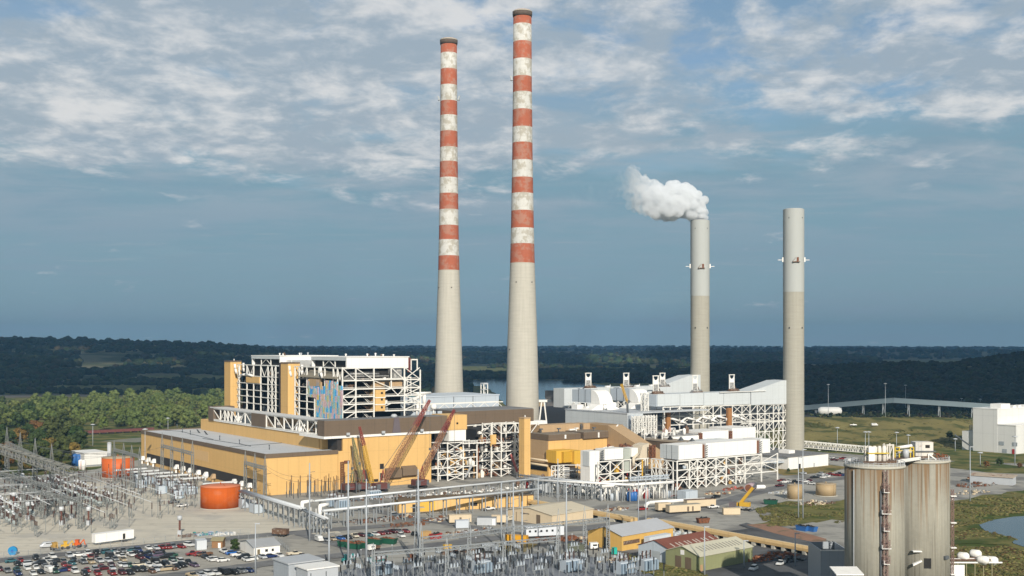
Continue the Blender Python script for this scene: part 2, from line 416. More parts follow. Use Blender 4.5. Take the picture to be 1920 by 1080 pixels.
sheet('dark_asphalt_strip', [(1385,985),(1400,981),(1560,1027),(1560,1041)], .26, DASPH, .6)
sheet('dirt_bank', [(1400,985),(1440,983),(1500,998),(1550,1012),(1545,1022),(1480,1008)], .30, mat('red_dirt', (.25,.14,.09), .95, .25, .1, col2=(.13,.10,.06)), 1.0)
sheet('weed_patch', [(1420,952),(1480,940),(1590,945),(1620,968),(1560,975),(1500,972),(1450,966)], .16, GRASS, 2.2, step=4)
sheet('verge_grass', [(1400,985),(1500,972),(1620,962),(1620,970),(1520,980),(1430,990)], .20, GRASS, 1.6, step=4)
sheet('dirt_track', [(1480,990),(1560,975),(1640,985),(1690,1030),(1640,1060),(1570,1020),(1500,1000)], .24, YARD, 1.0)
sheet('dry_grass', [(905,1026),(960,1016),(1010,1022),(985,1036),(900,1038)], .26, DRYG, 1.2, step=4)
sheet('shed_grass', [(1150,1040),(1225,1046),(1300,1062),(1330,1085),(1230,1085),(1180,1062)], .27, GRASS, 1.2, step=4)
sheet('grass_bank', [(1770,945),(1830,932),(1930,918),(2200,905),(2200,1120),(1700,1120),(1740,1060)], .14, GRASS, 2.0)
sheet('lawn', [(1740,872),(1810,862),(1960,880),(2100,890),(2100,896),(1850,886)], .12, GRASS, .8)
sheet('lawn', [(1440,880),(1560,872),(1590,876),(1560,886),(1470,892)], .12, DRYG, .8)
sheet('pond', [(1836,985),(1862,976),(1900,970),(2000,962),(2200,960),(2200,1030),(1960,1038),(1900,1020),(1895,1012),(1850,998)], .30, WATER, .8)
sheet('marsh_spit', [(1780,1000),(1830,994),(1880,1006),(1905,1012),(1890,1024),(1830,1020),(1770,1022)], .34, GRASS, 1.2)
sheet('river', [(700,722),(905,712),(1000,711),(1060,714),(1130,722),(1190,738),(1215,757),(1100,768),(950,762),(930,738),(905,724)], .35, WATER, 3, step=60)
sheet('river_bend', [(-500,744),(0,741),(100,739),(240,737.5),(420,736),(600,735),(600,738),(420,740),(240,742),(100,745),(-500,751)], .35, mat('mud_flat', (.12,.105,.085), .95, .15, .01), 2, step=60)
# rough grass bank behind the car park, with a dirt track along it
eb = MB(); ni, nj = 70, 22
for j in range(nj):
    for i in range(ni):
        px = 1440 + (1990-1440)*i/(ni-1); t = j/(nj-1); Y = 830 + 330*t
        edge = min(1, (px-1440)/70)*min(1, max(0, (1900-px)/110))
        z = 15*min(1, t/.40)**1.15*edge + (0 if t < .4 else -15*min(1,(t-.4)/.35))*edge
        X = (px-960)/F*Y; z += 1.3*nz(X, Y, .03)*min(1, t*4)*edge + (.5*nz(X, Y, .12))*edge - .5*(1-edge)
        eb.v.append((X, Y, z + .02))
for j in range(nj-1):
    for i in range(ni-1): eb.f.append((j*ni+i, j*ni+i+1, (j+1)*ni+i+1, (j+1)*ni+i)); eb.sm.append(True)
struct('grass_embankment', eb, mat('bank_grass', (.175,.15,.057), .95, .35, .03, col2=(.065,.072,.022), thr=.5, spec=.1))
# coal store across the back of the plant
cp = MB(); nu, nv = 36, 12
for j in range(nv):
    for i in range(nu):
        u, v_ = i/(nu-1), j/(nv-1)
        x, y = -70 + 400*u, 1010 + 190*v_
        cp.v.append((x, y, .05 + 15*min(1, 5*min(u,1-u))*min(1, 3.2*min(v_,1-v_)) + 1.5*nz(x, y, .03)*min(1, 6*min(u,1-u,v_,1-v_))))
for j in range(nv-1):
    for i in range(nu-1): cp.f.append((j*nu+i, j*nu+i+1, (j+1)*nu+i+1, (j+1)*nu+i)); cp.sm.append(True)
single('coal_pile', cp, COALM, 'long black coal pile behind the tallest striped chimney', 'coal pile')
# ---------------------------------------------------------------- distant woods: one mass of crowns
def ico():
    import bmesh
    bm = bmesh.new(); bmesh.ops.create_icosphere(bm, subdivisions=2, radius=1)
    v = np.array([p.co[:] for p in bm.verts], np.float32); f = np.array([[q.index for q in p.verts] for p in bm.faces], np.int32); bm.free(); return v, f
IV, IF_ = ico()
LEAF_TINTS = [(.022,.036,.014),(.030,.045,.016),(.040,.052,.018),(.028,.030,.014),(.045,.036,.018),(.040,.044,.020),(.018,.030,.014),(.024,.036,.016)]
def tintmat(name, rough=.9):
    m = bpy.data.materials.new(name); m.use_nodes = True; nt = m.node_tree; bs = nt.nodes['Principled BSDF']
    at = nt.nodes.new('ShaderNodeAttribute'); at.attribute_name = 'leaf_tint'
    tx = nt.nodes.new('ShaderNodeTexCoord'); no = nt.nodes.new('ShaderNodeTexNoise'); no.inputs['Scale'].default_value = .25; no.inputs['Detail'].default_value = 4
    nt.links.new(tx.outputs['Object'], no.inputs['Vector'])
    ma = nt.nodes.new('ShaderNodeMath'); ma.operation = 'MULTIPLY_ADD'; ma.inputs[1].default_value = 1.5; ma.inputs[2].default_value = .1; nt.links.new(no.outputs['Fac'], ma.inputs[0])
    vm = nt.nodes.new('ShaderNodeVectorMath'); vm.operation = 'SCALE'; nt.links.new(at.outputs['Color'], vm.inputs[0]); nt.links.new(ma.outputs[0], vm.inputs['Scale'])
    nt.links.new(vm.outputs[0], bs.inputs['Base Color']); bs.inputs['Roughness'].default_value = rough; bs.inputs['Specular IOR Level'].default_value = .1
    return m
WOODM = tintmat('woodland')
def woods(name, spots, tints=LEAF_TINTS):
    "spots: (x, y, z, radius, height)"
    n = len(spots); k = len(IV); S = np.array(spots, np.float32)
    V = np.repeat(IV[None], n, 0).copy()
    V *= (1 + RNG.uniform(-.32, .32, (n, k, 1))).astype(np.float32)
    V[:,:,0] *= S[:,3:4]; V[:,:,1] *= S[:,3:4]; V[:,:,2] *= S[:,4:5]*.62
    V += S[:,None,:3]; V[:,:,2] += S[:,4:5]*.45
    FA = (IF_[None] + (np.arange(n)*k)[:,None,None]).reshape(-1)
    me = bpy.data.meshes.new(name); nf = n*len(IF_)
    me.vertices.add(n*k); me.vertices.foreach_set('co', V.reshape(-1))
    me.loops.add(nf*3); me.loops.foreach_set('vertex_index', FA.astype(np.int32))
    me.polygons.add(nf); me.polygons.foreach_set('loop_start', np.arange(0, nf*3, 3, dtype=np.int32)); me.polygons.foreach_set('loop_total', np.full(nf, 3, np.int32))
    T = np.array(tints, np.float32)[RNG.integers(0, len(tints), n)] * RNG.uniform(.7, 1.35, (n,1)).astype(np.float32)
    cA = np.ones((n, k, 4), np.float32); cA[:,:,:3] = T[:,None,:]
    at = me.attributes.new('leaf_tint', 'FLOAT_COLOR', 'POINT'); at.data.foreach_set('color', cA.reshape(-1))
    me.update(); me.materials.append(WOODM)
    o = bpy.data.objects.new(name, me); COL.objects.link(o); o['kind'] = 'stuff'; return o
def scatter(n, px0, px1, y0, y1, r0, r1, ok=lambda px, Y, z: True, k=1.25):
    out = []; tries = 0
    while len(out) < n and tries < n*12:
        tries += 1
        px = random.uniform(px0, px1); Y = y0*(y1/y0)**random.random(); z = hill(px, Y)
        if not ok(px, Y, z): continue
        r = random.uniform(r0, r1); out.append(((px-960)/F*Y, Y, max(z, 0), r, r*random.uniform(.9, k*1.2)))
    return out
def fieldmask(px, Y, s=.0028):
    return nz((px-960)/F*Y, Y, s, 5.5) < .12
woods('right_ridge_woods', scatter(7000, 1060, 2250, 1480, 2500, 3.6, 7.6, lambda p, Y, z: z > .5 or Y > 2300 or (Y > 1520 and p > 1330)), [(t[0]*.6,t[1]*.6,t[2]*.6) for t in LEAF_TINTS])  # leaf colours darkened so the ridge reads as shaded
CLEAR = [(160,693,62,5),(300,709,62,9),(235,725,75,9),(380,714,55,12),(335,690,22,5),(60,735,60,6),(400,735,60,5),(890,688,30,7),(1180,676,60,3),(1225,690,6,14),(760,700,60,4)]
def cleared(p, Y, z):
    py = HOR-(z-EYE)*F/Y
    return any(((p-c[0])/c[2])**2+((py-c[1])/c[3])**2 < 1+.5*nz(p*.05, py*.2, 1, 2) for c in CLEAR)
woods('left_hill_woods', scatter(5600, -420, 640, 2450, 4450, 6, 12, lambda p, Y, z: z > -1.5 and (fieldmask(p, Y) or Y > 3700 or p < 150) and not cleared(p, Y, z)))
woods('valley_woods', scatter(2600, 560, 1420, 2560, 4300, 7, 12, lambda p, Y, z: (fieldmask(p, Y, .004) or Y < 2900) and not cleared(p, Y, z)))
woods('far_ridge_woods', scatter(7000, -450, 2300, 4300, 7700, 9, 17, lambda p, Y, z: z > 3), [(t[0]*1.3,t[1]*1.3,t[2]*1.3) for t in LEAF_TINTS])  # leaf colours lightened to paint in the pale of distance
woods('horizon_woods', scatter(4000, -500, 2300, 9800, 11600, 12, 22, lambda p, Y, z: z > 15, .5), [(t[0]*1.5,t[1]*1.5,t[2]*1.5) for t in LEAF_TINTS])  # lightened further, painting more distance into the leaves
woods('bottomland_woods', scatter(1500, -420, 930, 1720, 2560, 4.5, 8.5, lambda p, Y, z: z < 1.5 and nz((p-960)/F*Y, Y*2.2, .0045, 8.5) > (.02 if p < 640 else -.1) and not (p > 880 and Y > 1700)))

woods('ridge_foot_woods', scatter(1100, 1330, 2100, 1290, 1500, 3.2, 6.2) + scatter(700, 1330, 2000, 1165, 1290, 1.2, 2.6), [(t[0]*.6,t[1]*.6,t[2]*.6) for t in LEAF_TINTS])  # darkened like the ridge, shade put into the leaf colour
# ================================================================ POWERHOUSE, LEFT HALF (plant frame a, b, z)
def sub(name, m, par, fn, label=None):
    k = MB(); fn(k); return part(name, k, m, par, label)
def column(par, a, b, z0, z1, w=.9, m=STEEL):
    w *= .68; return part('column', MB().box(a-w/2, a+w/2, b-w/2, b+w/2, z0, z1), m, par)
def beam(par, p, q, w=.8, m=STEEL, name='beam', d=None):
    w *= .66; return part(name, MB().bar(p, q, w, d), m, par)
def xbrace(par, p, q, w=.5, m=STEEL, kind='x'):
    "brace in the vertical bay whose opposite corners are p (low) and q (high)"
    k = MB(); w *= .64
    if kind in 'x/': k.bar(p, q, w)
    if kind in 'x\\': k.bar((p[0],p[1],q[2]), (q[0],q[1],p[2]), w)
    if kind == 'v':
        c = ((p[0]+q[0])/2, (p[1]+q[1])/2, p[2]); k.bar((p[0],p[1],q[2]), c, w); k.bar(q, c, w)
    if kind == 'a':
        c = ((p[0]+q[0])/2, (p[1]+q[1])/2, q[2]); k.bar(p, c, w); k.bar((q[0],q[1],p[2]), c, w)
    return part('brace', k, m, par)
def clutter(par, a0, a1, b0, b1, z, n, mats, hmax=3.5, name='machinery'):
    for i in range(n):
        k = MB(); a = random.uniform(a0, a1); b = random.uniform(b0, b1); h = random.uniform(.8, hmax); t = random.random()
        if t < .4:
            s1, s2 = random.uniform(.8, 2.5), random.uniform(.8, 2.5); k.box(a, a+s1, b, b+s2, z, z+h); k.box(a+.2, a+s1*.6, b+.2, b+s2*.6, z+h, z+h*1.3)
        elif t < .7: k.lathe([(.2,z),(1.0,z+.1),(1.0,z+h),(.6,z+h+.5),(.1,z+h+.7)], 10, (a, b))
        else:
            L_ = random.uniform(3, 8); k.pipe([(a,b,z+h*.5),(a+L_*.3,b,z+h),(a+L_,b+.5,z+h),(a+L_,b+.5,z)], random.uniform(.25,.5), 6)
        part(name, k, random.choice(mats), par)
# ---- turbine hall
th = thing('turbine_hall', 'long tan turbine hall with a flat pale grey roof and white hoods along its foot', 'building', 0, 0)
sub('wall', TAN, th, lambda k: k.box(0, 40, 0, 199, 0, 18.9))
sub('fascia', BROWN, th, lambda k: (k.box(-.35, 40.3, -.35, .45, 18.9, 21), k.box(-.35, .45, .45, 199.3, 18.9, 21), k.box(.45, 40.3, 198.5, 199.3, 18.9, 21)))
rf = sub('roof', ROOF, th, lambda k: k.box(.45, 41, .45, 198.5, 19.6, 20.4))
sub('louvre_band', DBROWN, th, lambda k: (k.box(-.25, -.004, 12, 187, 2.2, 7.1), [k.box(-.32, -.25, 12, 187, z, z+.12) for z in (3.2,4.2,5.2,6.2)]))
sub('patched_panel', mat('faded_tan', (.60,.40,.19), .6, .05, .1), th, lambda k: k.box(-.06, -.003, ona(391,845,0)[0], ona(364,845,0)[0], 10.5, 16), 'faded rectangular patch on the long wall')
for px, py in ((271,859),(282,861),(292,865),(335,874),(347,878),(360,882),(376,885),(390,890),(404,893),(443,904),(458,906),(472,911)):
    b = ona(px, py, 0)[0]; tn = px == 404
    k = MB().hexa([(-3.0,b-1.5,2.4),(-.3,b-1.5,2.4),(-.3,b+1.5,2.4),(-3.0,b+1.5,2.4),(-1.6,b-1.0,4.9),(-.3,b-1.0,4.9),(-.3,b+1.0,4.9),(-1.6,b+1.0,4.9)])
    k.box(-2.2, -1.2, b-.4, b+.4, 0, 2.4); h = part('vent_hood', k, TAN2 if tn else WHITE, th, 'tan vent hood' if tn else None)
for px, py in ((300,800),(332,803),(342,811),(357,815),(412,825),(449,833),(505,843),(348,794)):
    a, b = GA(px, py, 20.4)
    if 1 < a < 39: sub('roof_vent', DSTEEL, rf, lambda k: (k.tube((a,b,20.4),(a,b,22.6),.25,6), k.ball((a,b,22.7),.45,6,4)))
for px, py in ((374,812),(388,815)):
    a, b = GA(px, py, 20.4); sub('roof_hatch', DSTEEL, rf, lambda k: k.hexa([(a,b-1.5,20.4),(a+.3,b-1.5,20.4),(a+.3,b+1.5,20.4),(a,b+1.5,20.4),(a-1.6,b-1.2,22.6),(a-1.4,b-1.2,22.8),(a-1.4,b+1.2,22.8),(a-1.6,b+1.2,22.6)]))
for p, q in (((340,809),(400,824)),((380,822),(470,836)),((420,839),(560,828)),((450,832),(470,837)),((300,806),(340,809))):
    a, b = GA(*p, 20.5); a2, b2 = GA(*q, 20.5); sub('roof_pipe', DSTEEL, rf, lambda k: k.tube((a,b,20.55),(a2,b2,20.55),.16,5))
sub('roof_joint', mat('roof_seam', (.30,.31,.33), .9, .1, .3), rf, lambda k: [k.box(.6, 40, b-.12, b+.12, 20.4, 20.44) for b in range(20, 199, 22)])
# ---- upper wall behind the hall roof and the steel gallery above it
gl = thing('deaerator_gallery', 'white steel truss gallery of curved pipes running above the turbine hall roof', 'building', 36, 7)
sub('wall', TAN, gl, lambda k: k.box(36.6, 60, 15, 191, 20.45, 27.3))
sub('corner_wall', TAN, gl, lambda k: (k.box(37.0, 46, 12.2, 14.9, 20.45, 27.3),))
sub('floor', WHITE, gl, lambda k: k.box(36.0, 60.5, 7.6, 172, 27.35, 28.0))
sub('roof', mat('gallery_roof', (.55,.55,.54), .7, .08, .1), gl, lambda k: k.box(35.6, 44, 7.8, 172, 35.6, 36.2))
gb = [ona(x, 770, 36)[0] for x in (398,413,421,427,434,446,459,472,499,515,532,548,561,576,592)]
for i, b in enumerate(gb):
    column(gl, 36.2, b, 28, 35.6, .95)
    if i < len(gb)-1 and i not in (7,):
        b2 = gb[i+1]; xbrace(gl, (36.2,b,28.2), (36.2,b2,35.4), .6, kind='\\/'[i % 2] if i % 3 else '\\')
for z in (28.4, 35.3): beam(gl, (36.2, 8, z), (36.2, 166, z), .8)
sub('end_panel', BROWN, gl, lambda k: k.box(35.7, 50, 166.2, 175, 27.4, 36.5))
b1, b0 = gb[7], gb[8]
sub('cladding_panel', BROWN, gl, lambda k: k.box(35.5, 43, b0+.5, b1-.5, 28.05, 35.55))
sub('back_panel', PALE, gl, lambda k: k.box(43.2, 43.5, gb[7]+5, gb[2], 28, 35.4))
sub('back_panel', TAN2, gl, lambda k: k.box(43.2, 43.5, 9, b0-3, 28, 35.4))
for base in [gb[5] + d for d in (-2, 1, 4, 7)] + [gb[12] + d for d in (-3, 0, 3, 6)]:
    pts = [(38 + 4*math.cos(t)*-1 + 3, base + 2*math.sin(t)*.2, 28.2 + 6*math.sin(t)) for t in [PI*i/8 for i in range(9)]]
    sub('curved_pipe', WHITE, gl, lambda k: k.pipe(pts, .55, 7))
for i in range(9):
    b = random.choice([random.uniform(10, 70), random.uniform(105, 160)])
    sub('vessel', random.choice([MACH, TAN2, DSTEEL]), gl, lambda k: k.tube((41,b,30),(41,b+random.uniform(5,12),30), random.uniform(.8,1.5), 10))
# ---- service block with the brown band
sb = thing('service_block', 'tall blank tan block topped by a projecting dark brown band', 'building', 40, 0)
sub('wall', TAN, sb, lambda k: k.box(43, 97.2, -.2, 30, 0, 27.0))
sub('stair_notch', DBROWN, sb, lambda k: k.box(40.4, 42.99, 1, 12, 20.5, 27.0))
sub('corner_wall', TAN, sb, lambda k: k.box(40.05, 42.99, -.15, .9, 0, 20.3))
sub('white_strip', WHITE, sb, lambda k: k.box(31.8, 107.5, -.9, 29, 27.05, 28.3))
sub('brown_band', BROWN, sb, lambda k: k.box(32.2, 107.4, -.5, 7.5, 28.35, 36.4))
sub('band_roof', DROOF, sb, lambda k: k.box(32.6, 107, -.1, 12, 36.0, 36.55))
tx_ = sub('tan_box', TAN, sb, lambda k: k.box(107.45, 120.1, -1.4, 16, 28.4, 36.7))
sub('window', GLASS, tx_, lambda k: k.box(113, 114.2, -1.46, -1.38, 31.5, 32.6))
sub('white_box', WHITE, sb, lambda k: k.box(108.2, 119.6, -1.0, 14, 22.2, 28.35))
for a0, a1, z0, z1 in ((48.8,58,3.7,9.7),(67.9,77.3,3.6,9.6),(77.9,87,4.2,10.2)):
    part('louvre_hood', MB().extr([(-.2,z1),(-2.6,z1-1.2),(-2.6,z0+.9),(-1.2,z0),(-.2,z0)], 'x', a0, a1), mat('hood_brown', (.16,.115,.075), .7, .1, .2, rib=1.6), sb)
for a0, a1, z0, z1 in ((65,67.4,9.4,12.2),(65.1,66.9,3.2,7.2),(60.5,64,2.8,4.2)): sub('opening', DARK, sb, lambda k: k.box(a0, a1, -.32, -.2, z0, z1))
sub('door_frame', CREAM, sb, lambda k: (k.box(64.5, 65.05, -.4, -.2, 3, 7.6), k.box(66.95, 67.5, -.4, -.2, 3, 7.6)))
sub('rusty_ladder', RUST, sb, lambda k: (k.box(41.3,41.7,-1,-.5,-0,14.6), k.box(43.1,43.5,-1,-.5,0,14.6), [k.box(41.7,43.1,-1,-.6,z,z+.35) for z in np.arange(.8,14.6,.9)], k.box(43.5,46.5,-1.2,-.5,14,15.2)))
sub('hoist_shaft', mat('purple_grey', (.12,.10,.11), .7, .1, .3), sb, lambda k: k.hexa([(72.5,-.95,28.4),(77.5,-.95,28.4),(77.5,-.55,28.4),(72.5,-.55,28.4),(73.6,-.95,36.8),(76.4,-.95,36.8),(76.4,-.55,36.8),(73.6,-.55,36.8)]))
sub('roof_fan', WGREY, sb, lambda k: k.lathe([(.3,36.55),(1.6,36.6),(1.8,37.6),(1,38.4),(.4,38.5)], 12, (75, 2)))
for a in (45,66,90): sub('floodlight', WGREY, sb, lambda k: (k.bar((a,-1,28.2),(a,-2.2,29.2),.25), k.box(a-.9,a+.9,-2.7,-1.9,28.6,29.9)))
# ---- boiler house
bh = thing('boiler_house', 'open white steel boiler house with five floors, white penthouses and patchwork tarpaulins', 'building', 62, 38)
Z = [33.3, 38.0, 42.4, 46.6, 51.0, 55.8, 63.0]
sub('base', DROOF, bh, lambda k: k.box(62.5, 112, 39, 208, 0, 28.8))
sub('shade_dark_casing', DARK, bh, lambda k: k.box(70, 105, 47, 202, 28.9, 62))  # near-black block and dark floors put shade into the interior's colour
for z in Z[:-1]: sub('floor', mat('floor_grating', (.07,.068,.065), .9, .2, .5), bh, lambda k: k.box(62.6, 112.4, 38.6, 208.4, z-.55, z-.2))
ra = [62.2, 70.6, 82.2, 93.5, 102.3, 113.0]
for a in ra: column(bh, a, 38, 0 if a != 93.5 else 51, 63.4 if a < 105 else 61.5, 1.0)
for z in Z[1:]: beam(bh, (62.7, 38, z), (102 if z > 60 else 112.6, 38, z if z < 60 else 63.0), 1.0)
for z in Z[:-1]: beam(bh, (62.7, 38.9, z+.9), (112.5, 38.9, z+.9), .3, name='handrail')
for (i, j, kd) in ((0,0,'/'),(0,1,'/'),(0,2,'v'),(0,3,'/'),(0,5,'\\'),(1,5,'\\'),(2,4,'\\'),(2,3,'/'),(3,3,'v'),(3,5,'\\'),(4,5,'x'),(4,4,'x'),(4,3,'x'),(4,2,'x'),(4,1,'/'),(2,1,'/')):
    xbrace(bh, (ra[i]+.4, 38, Z[j]+.3), (ra[i+1]-.4, 38, Z[j+1]-.3), .65, kind=kd)
for i, z in enumerate(Z[:5]):   # zig-zag stairs inside the open right face
    sub('stair', RUST2 if i % 2 else STEEL, bh, lambda k: (k.bar((76,40.5,z+4.2),(80.5,40.5,z+.2),.9,.3), k.bar((76,40.1,z+5.2),(80.5,40.1,z+1.2),.15)))
# tan rooms hung in the right face
tr = sub('tan_room', TAN, bh, lambda k: k.box(82.6, 88.8, 36.6, 45, 38.1, 50.2), 'tan stair enclosure with small dark windows')
for z in (39.6, 44.1, 47.8): sub('window', GLASS, tr, lambda k: k.box(86, 87.3, 36.52, 36.62, z, z+1.2))
for z in (41.6, 45.6): sub('band', STEEL, tr, lambda k: k.box(82.3, 89.1, 36.3, 45.2, z, z+.5))
sub('tan_room', TAN2, bh, lambda k: k.extr([(83,51.3),(101.8,51.3),(101.8,56),(83,56)], 'y', 39.5, 46))
sub('doorway', DARK, bh, lambda k: k.box(90, 93, 39.3, 39.5, 51.4, 54.4))
sub('platform', STEEL, bh, lambda k: k.box(82, 101, 36.8, 39, 55.9, 56.5))
# left face
lb = [ona(x, 700, 62)[0] for x in (449,463,475.6,489,502.5,510,517)]
lb2 = [ona(x, 700, 62)[0] for x in (553,561,575.5,590,598,609,625,633,642)]
for b in lb + lb2[:-1]: column(bh, 62, b, 30, 63.2, .95)
for z in Z[1:]:
    beam(bh, (62, lb[-1]-1.5, z), (62, lb[0]+3, z), .75)
    if z < 52: beam(bh, (62, lb2[3], z), (62, lb2[0], z), .75)
    if z > 60: beam(bh, (62, 38.6, z), (62, lb2[0]+1, z), .8)
for j in range(len(Z)-1):
    for (p, q) in ((lb[5],lb[4]),(lb[6],lb[5])): xbrace(bh, (62,p,Z[j]), (62,q,Z[j+1]), .45, kind='/\\'[j % 2])
    xbrace(bh, (62, lb2[1], Z[j]), (62, lb2[0], Z[j+1]), .45, kind='/\\'[j % 2])
    xbrace(bh, (62, lb[0], Z[j]), (62, lb[0]+3.5, Z[j+1]), .45, kind='x')
for (p, q) in ((lb[2],lb[1]),(lb[4],lb[3]),(lb2[2],lb2[1]),(lb2[7],lb2[6]),(lb2[8],lb2[7])): xbrace(bh, (62,p,56), (62,q,62.8), .5, kind='v')
sub('dark_screen', mat('dark_purple_screen', (.035,.028,.032), .8, .2, .3), bh, lambda k: k.box(62.4, 63, ona(531.5,700,62)[0]-1, ona(522,700,62)[0], 33, 65))
sub('tan_panel', TAN, bh, lambda k: k.box(61.3, 62.3, lb[3]+1, lb[1], 51.4, 55.4))
sub('round_duct', WHITE, bh, lambda k: k.pipe([(61,lb[2],56.2),(61,lb[1],56.8),(60.5,lb[1]+6,56.2),(61,lb[1]+9,55.2)], .7, 8))
# patchwork of coloured tarpaulins
tm = bpy.data.materials.new('patchwork_tarpaulin'); tm.use_nodes = True; nt = tm.node_tree; bs = nt.nodes['Principled BSDF']; bs.inputs['Roughness'].default_value = .6
tx = nt.nodes.new('ShaderNodeTexCoord'); mp = nt.nodes.new('ShaderNodeMapping'); mp.inputs['Scale'].default_value = (.40,.52,.29); nt.links.new(tx.outputs['Object'], mp.inputs[0])
vo = nt.nodes.new('ShaderNodeTexVoronoi'); vo.inputs['Scale'].default_value = 1.0; vo.inputs['Randomness'].default_value = .42; vo.distance = 'CHEBYCHEV'; nt.links.new(mp.outputs[0], vo.inputs['Vector'])
sp = nt.nodes.new('ShaderNodeSeparateColor'); nt.links.new(vo.outputs['Color'], sp.inputs[0])
cr = nt.nodes.new('ShaderNodeValToRGB'); cr.color_ramp.interpolation = 'CONSTANT'; nt.links.new(sp.outputs[0], cr.inputs[0])
cols = [(.06,.33,.62),(.52,.36,.39),(.54,.39,.38),(.58,.44,.14),(.16,.44,.60),(.30,.43,.36),(.54,.40,.34),(.28,.47,.50),(.46,.36,.44),(.05,.28,.58)]
while len(cr.color_ramp.elements) < len(cols): cr.color_ramp.elements.new(.5)
for i, c_ in enumerate(cols): cr.color_ramp.elements[i].position = i/len(cols); cr.color_ramp.elements[i].color = (*c_, 1)
wv = nt.nodes.new('ShaderNodeTexNoise'); wv.inputs['Scale'].default_value = 1.4; nt.links.new(tx.outputs['Object'], wv.inputs['Vector'])
vm = nt.nodes.new('ShaderNodeVectorMath'); vm.operation = 'SCALE'; nt.links.new(cr.outputs[0], vm.inputs[0])
ma = nt.nodes.new('ShaderNodeMath'); ma.operation = 'MULTIPLY_ADD'; ma.inputs[1].default_value = 1.3; ma.inputs[2].default_value = .4; nt.links.new(wv.outputs['Fac'], ma.inputs[0]); nt.links.new(ma.outputs[0], vm.inputs['Scale'])
nt.links.new(vm.outputs[0], bs.inputs['Base Color'])
def bb(x): return ona(x, 740, 61.5)[0]
def tarp(x0, x1, z0, z1, a=61.4):
    k = MB(); n = 10; b0, b1 = bb(x1), bb(x0); vs = []
    for i in range(n+1):
        for j in range(7): vs.append((a - .35*math.sin(i*1.9+j)*.5 - .2*(i % 2), b0+(b1-b0)*i/n, z0+(z1-z0)*j/6))
    m = len(vs); vs += [(x+.25,y,z) for x,y,z in vs]; f = []
    for i in range(n):
        for j in range(6): q = (i*7+j, i*7+j+1, (i+1)*7+j+1, (i+1)*7+j); f += [q, tuple(m+t for t in reversed(q))]
    k.add(vs, f, True); return part('tarpaulin', k, tm, bh)
tarp(577.5, 592, 45.2, 51.9); tarp(577, 581, 51.9, 55.8); tarp(592.5, 598, 34, 55.6); tarp(598.5, 609, 33.6, 52.2); tarp(609.3, 624.5, 33.4, 55.6); tarp(625, 633, 33.4, 55.2); tarp(633.3, 642, 33.4, 53.0)
sub('tan_panel', TAN2, bh, lambda k: k.box(61.2, 62.2, bb(602), bb(581), 51.9, 56.4))
sub('lean_to_roof', mat('olive_roof', (.21,.185,.14), .8, .08, .2), bh, lambda k: k.hexa([(60.6,bb(633),56.6),(66,bb(633),60.2),(66,bb(570),60.6),(60.6,bb(562),56.9),(60.6,bb(633),57.0),(66,bb(633),60.7),(66,bb(570),61.1),(60.6,bb(562),57.3)]))
for b in (lb2[0]+2, lb2[5], lb[1]+14): sub('exhaust_pipe', WHITE, bh, lambda k: k.pipe([(60.4,b,57),(59.6,b,60),(59.2,b,63.4)], .8, 8))
# penthouses on the roof
P2b = ona(650,690,68)[0]; P2e = ona(584,690,68)[0]; P1b = ona(525,690,68)[0]; P1e = ona(472,690,68)[0]
for (b0, b1) in ((P2b, P2e), (P1b, P1e)):
    z0, z1 = 62.4, 69.3
    ph = sub('penthouse', WHITE, bh, lambda k: (k.box(70.5, 108.5, b0, b1, z0, z1-.55), k.box(68, 70.5, b0, b0+1.2, z0, z1-.55), k.box(68, 70.5, b1-1, b1, z0, z1-.55)))
    sub('penthouse_roof', WHITE, ph, lambda k: k.box(67.6, 109, b0-.4, b1+.4, z1-.5, z1))
    sub('penthouse_fascia', PALE, ph, lambda k: k.box(67.7, 68.4, b0+.1, b1-.1, z1-2.3, z1-.55))
    sub('recess', DARK, ph, lambda k: k.box(69.9, 70.45, b0+1.3, b1-1.1, z0, z1-.6))
    sub('sill', PALE, ph, lambda k: k.box(67.6, 69.9, b0+1.3, b1-1.1, z0, z0+.7))
    w3 = (b1-b0)/3
    for t in (1, 2): column(bh, 68.4, b0+w3*t, z0, z1-2.3, .8)
    xbrace(bh, (68.4, b0+w3, z0+.8), (68.4, b0+2*w3, z1-2.4), .5, kind='a')
    for i in range(7):
        a, b = random.uniform(72, 106), random.uniform(b0+1, b1-2); h = random.uniform(.5, 1.7)
        sub('roof_vent', random.choice([WHITE, WHITE, WGREY, RUST2]), ph, lambda k: (k.tube((a,b,z1),(a,b,z1+h),.45,7), k.lathe([(.4,z1+h),(.85,z1+h+.1),(.3,z1+h+.6)], 8, (a,b))))
sub('penthouse_bridge', WHITE, bh, lambda k: k.box(72, 106, P2e+.5, P1b-.5, 62.4, 66.5))
sub('ladder_cage', CRED, bh, lambda k: k.lattice((109.6,P2b+1,60),(109.6,P2b+1,68.5),1.2,.18,7))
sub('hoist_frame', STEEL, bh, lambda k: (k.box(110.2,110.8,P2b,P2b+.6,61,67.6), k.box(114.4,115,P2b,P2b+.6,61,67.6), k.box(110.2,115,P2b,P2b+.6,67,67.7)))
sub('roof_duct', MACH, bh, lambda k: (k.box(64, 68, 41, 60, 62.2, 63.2), k.box(96,101.5,39.5,46,56.6,62), k.pipe([(64,39.5,57.2),(68,39,59.6),(86,39,59.4)], .6, 8), k.pipe([(65,40.4,57),(70,40,58.2),(93,40,58)], .5, 8)))
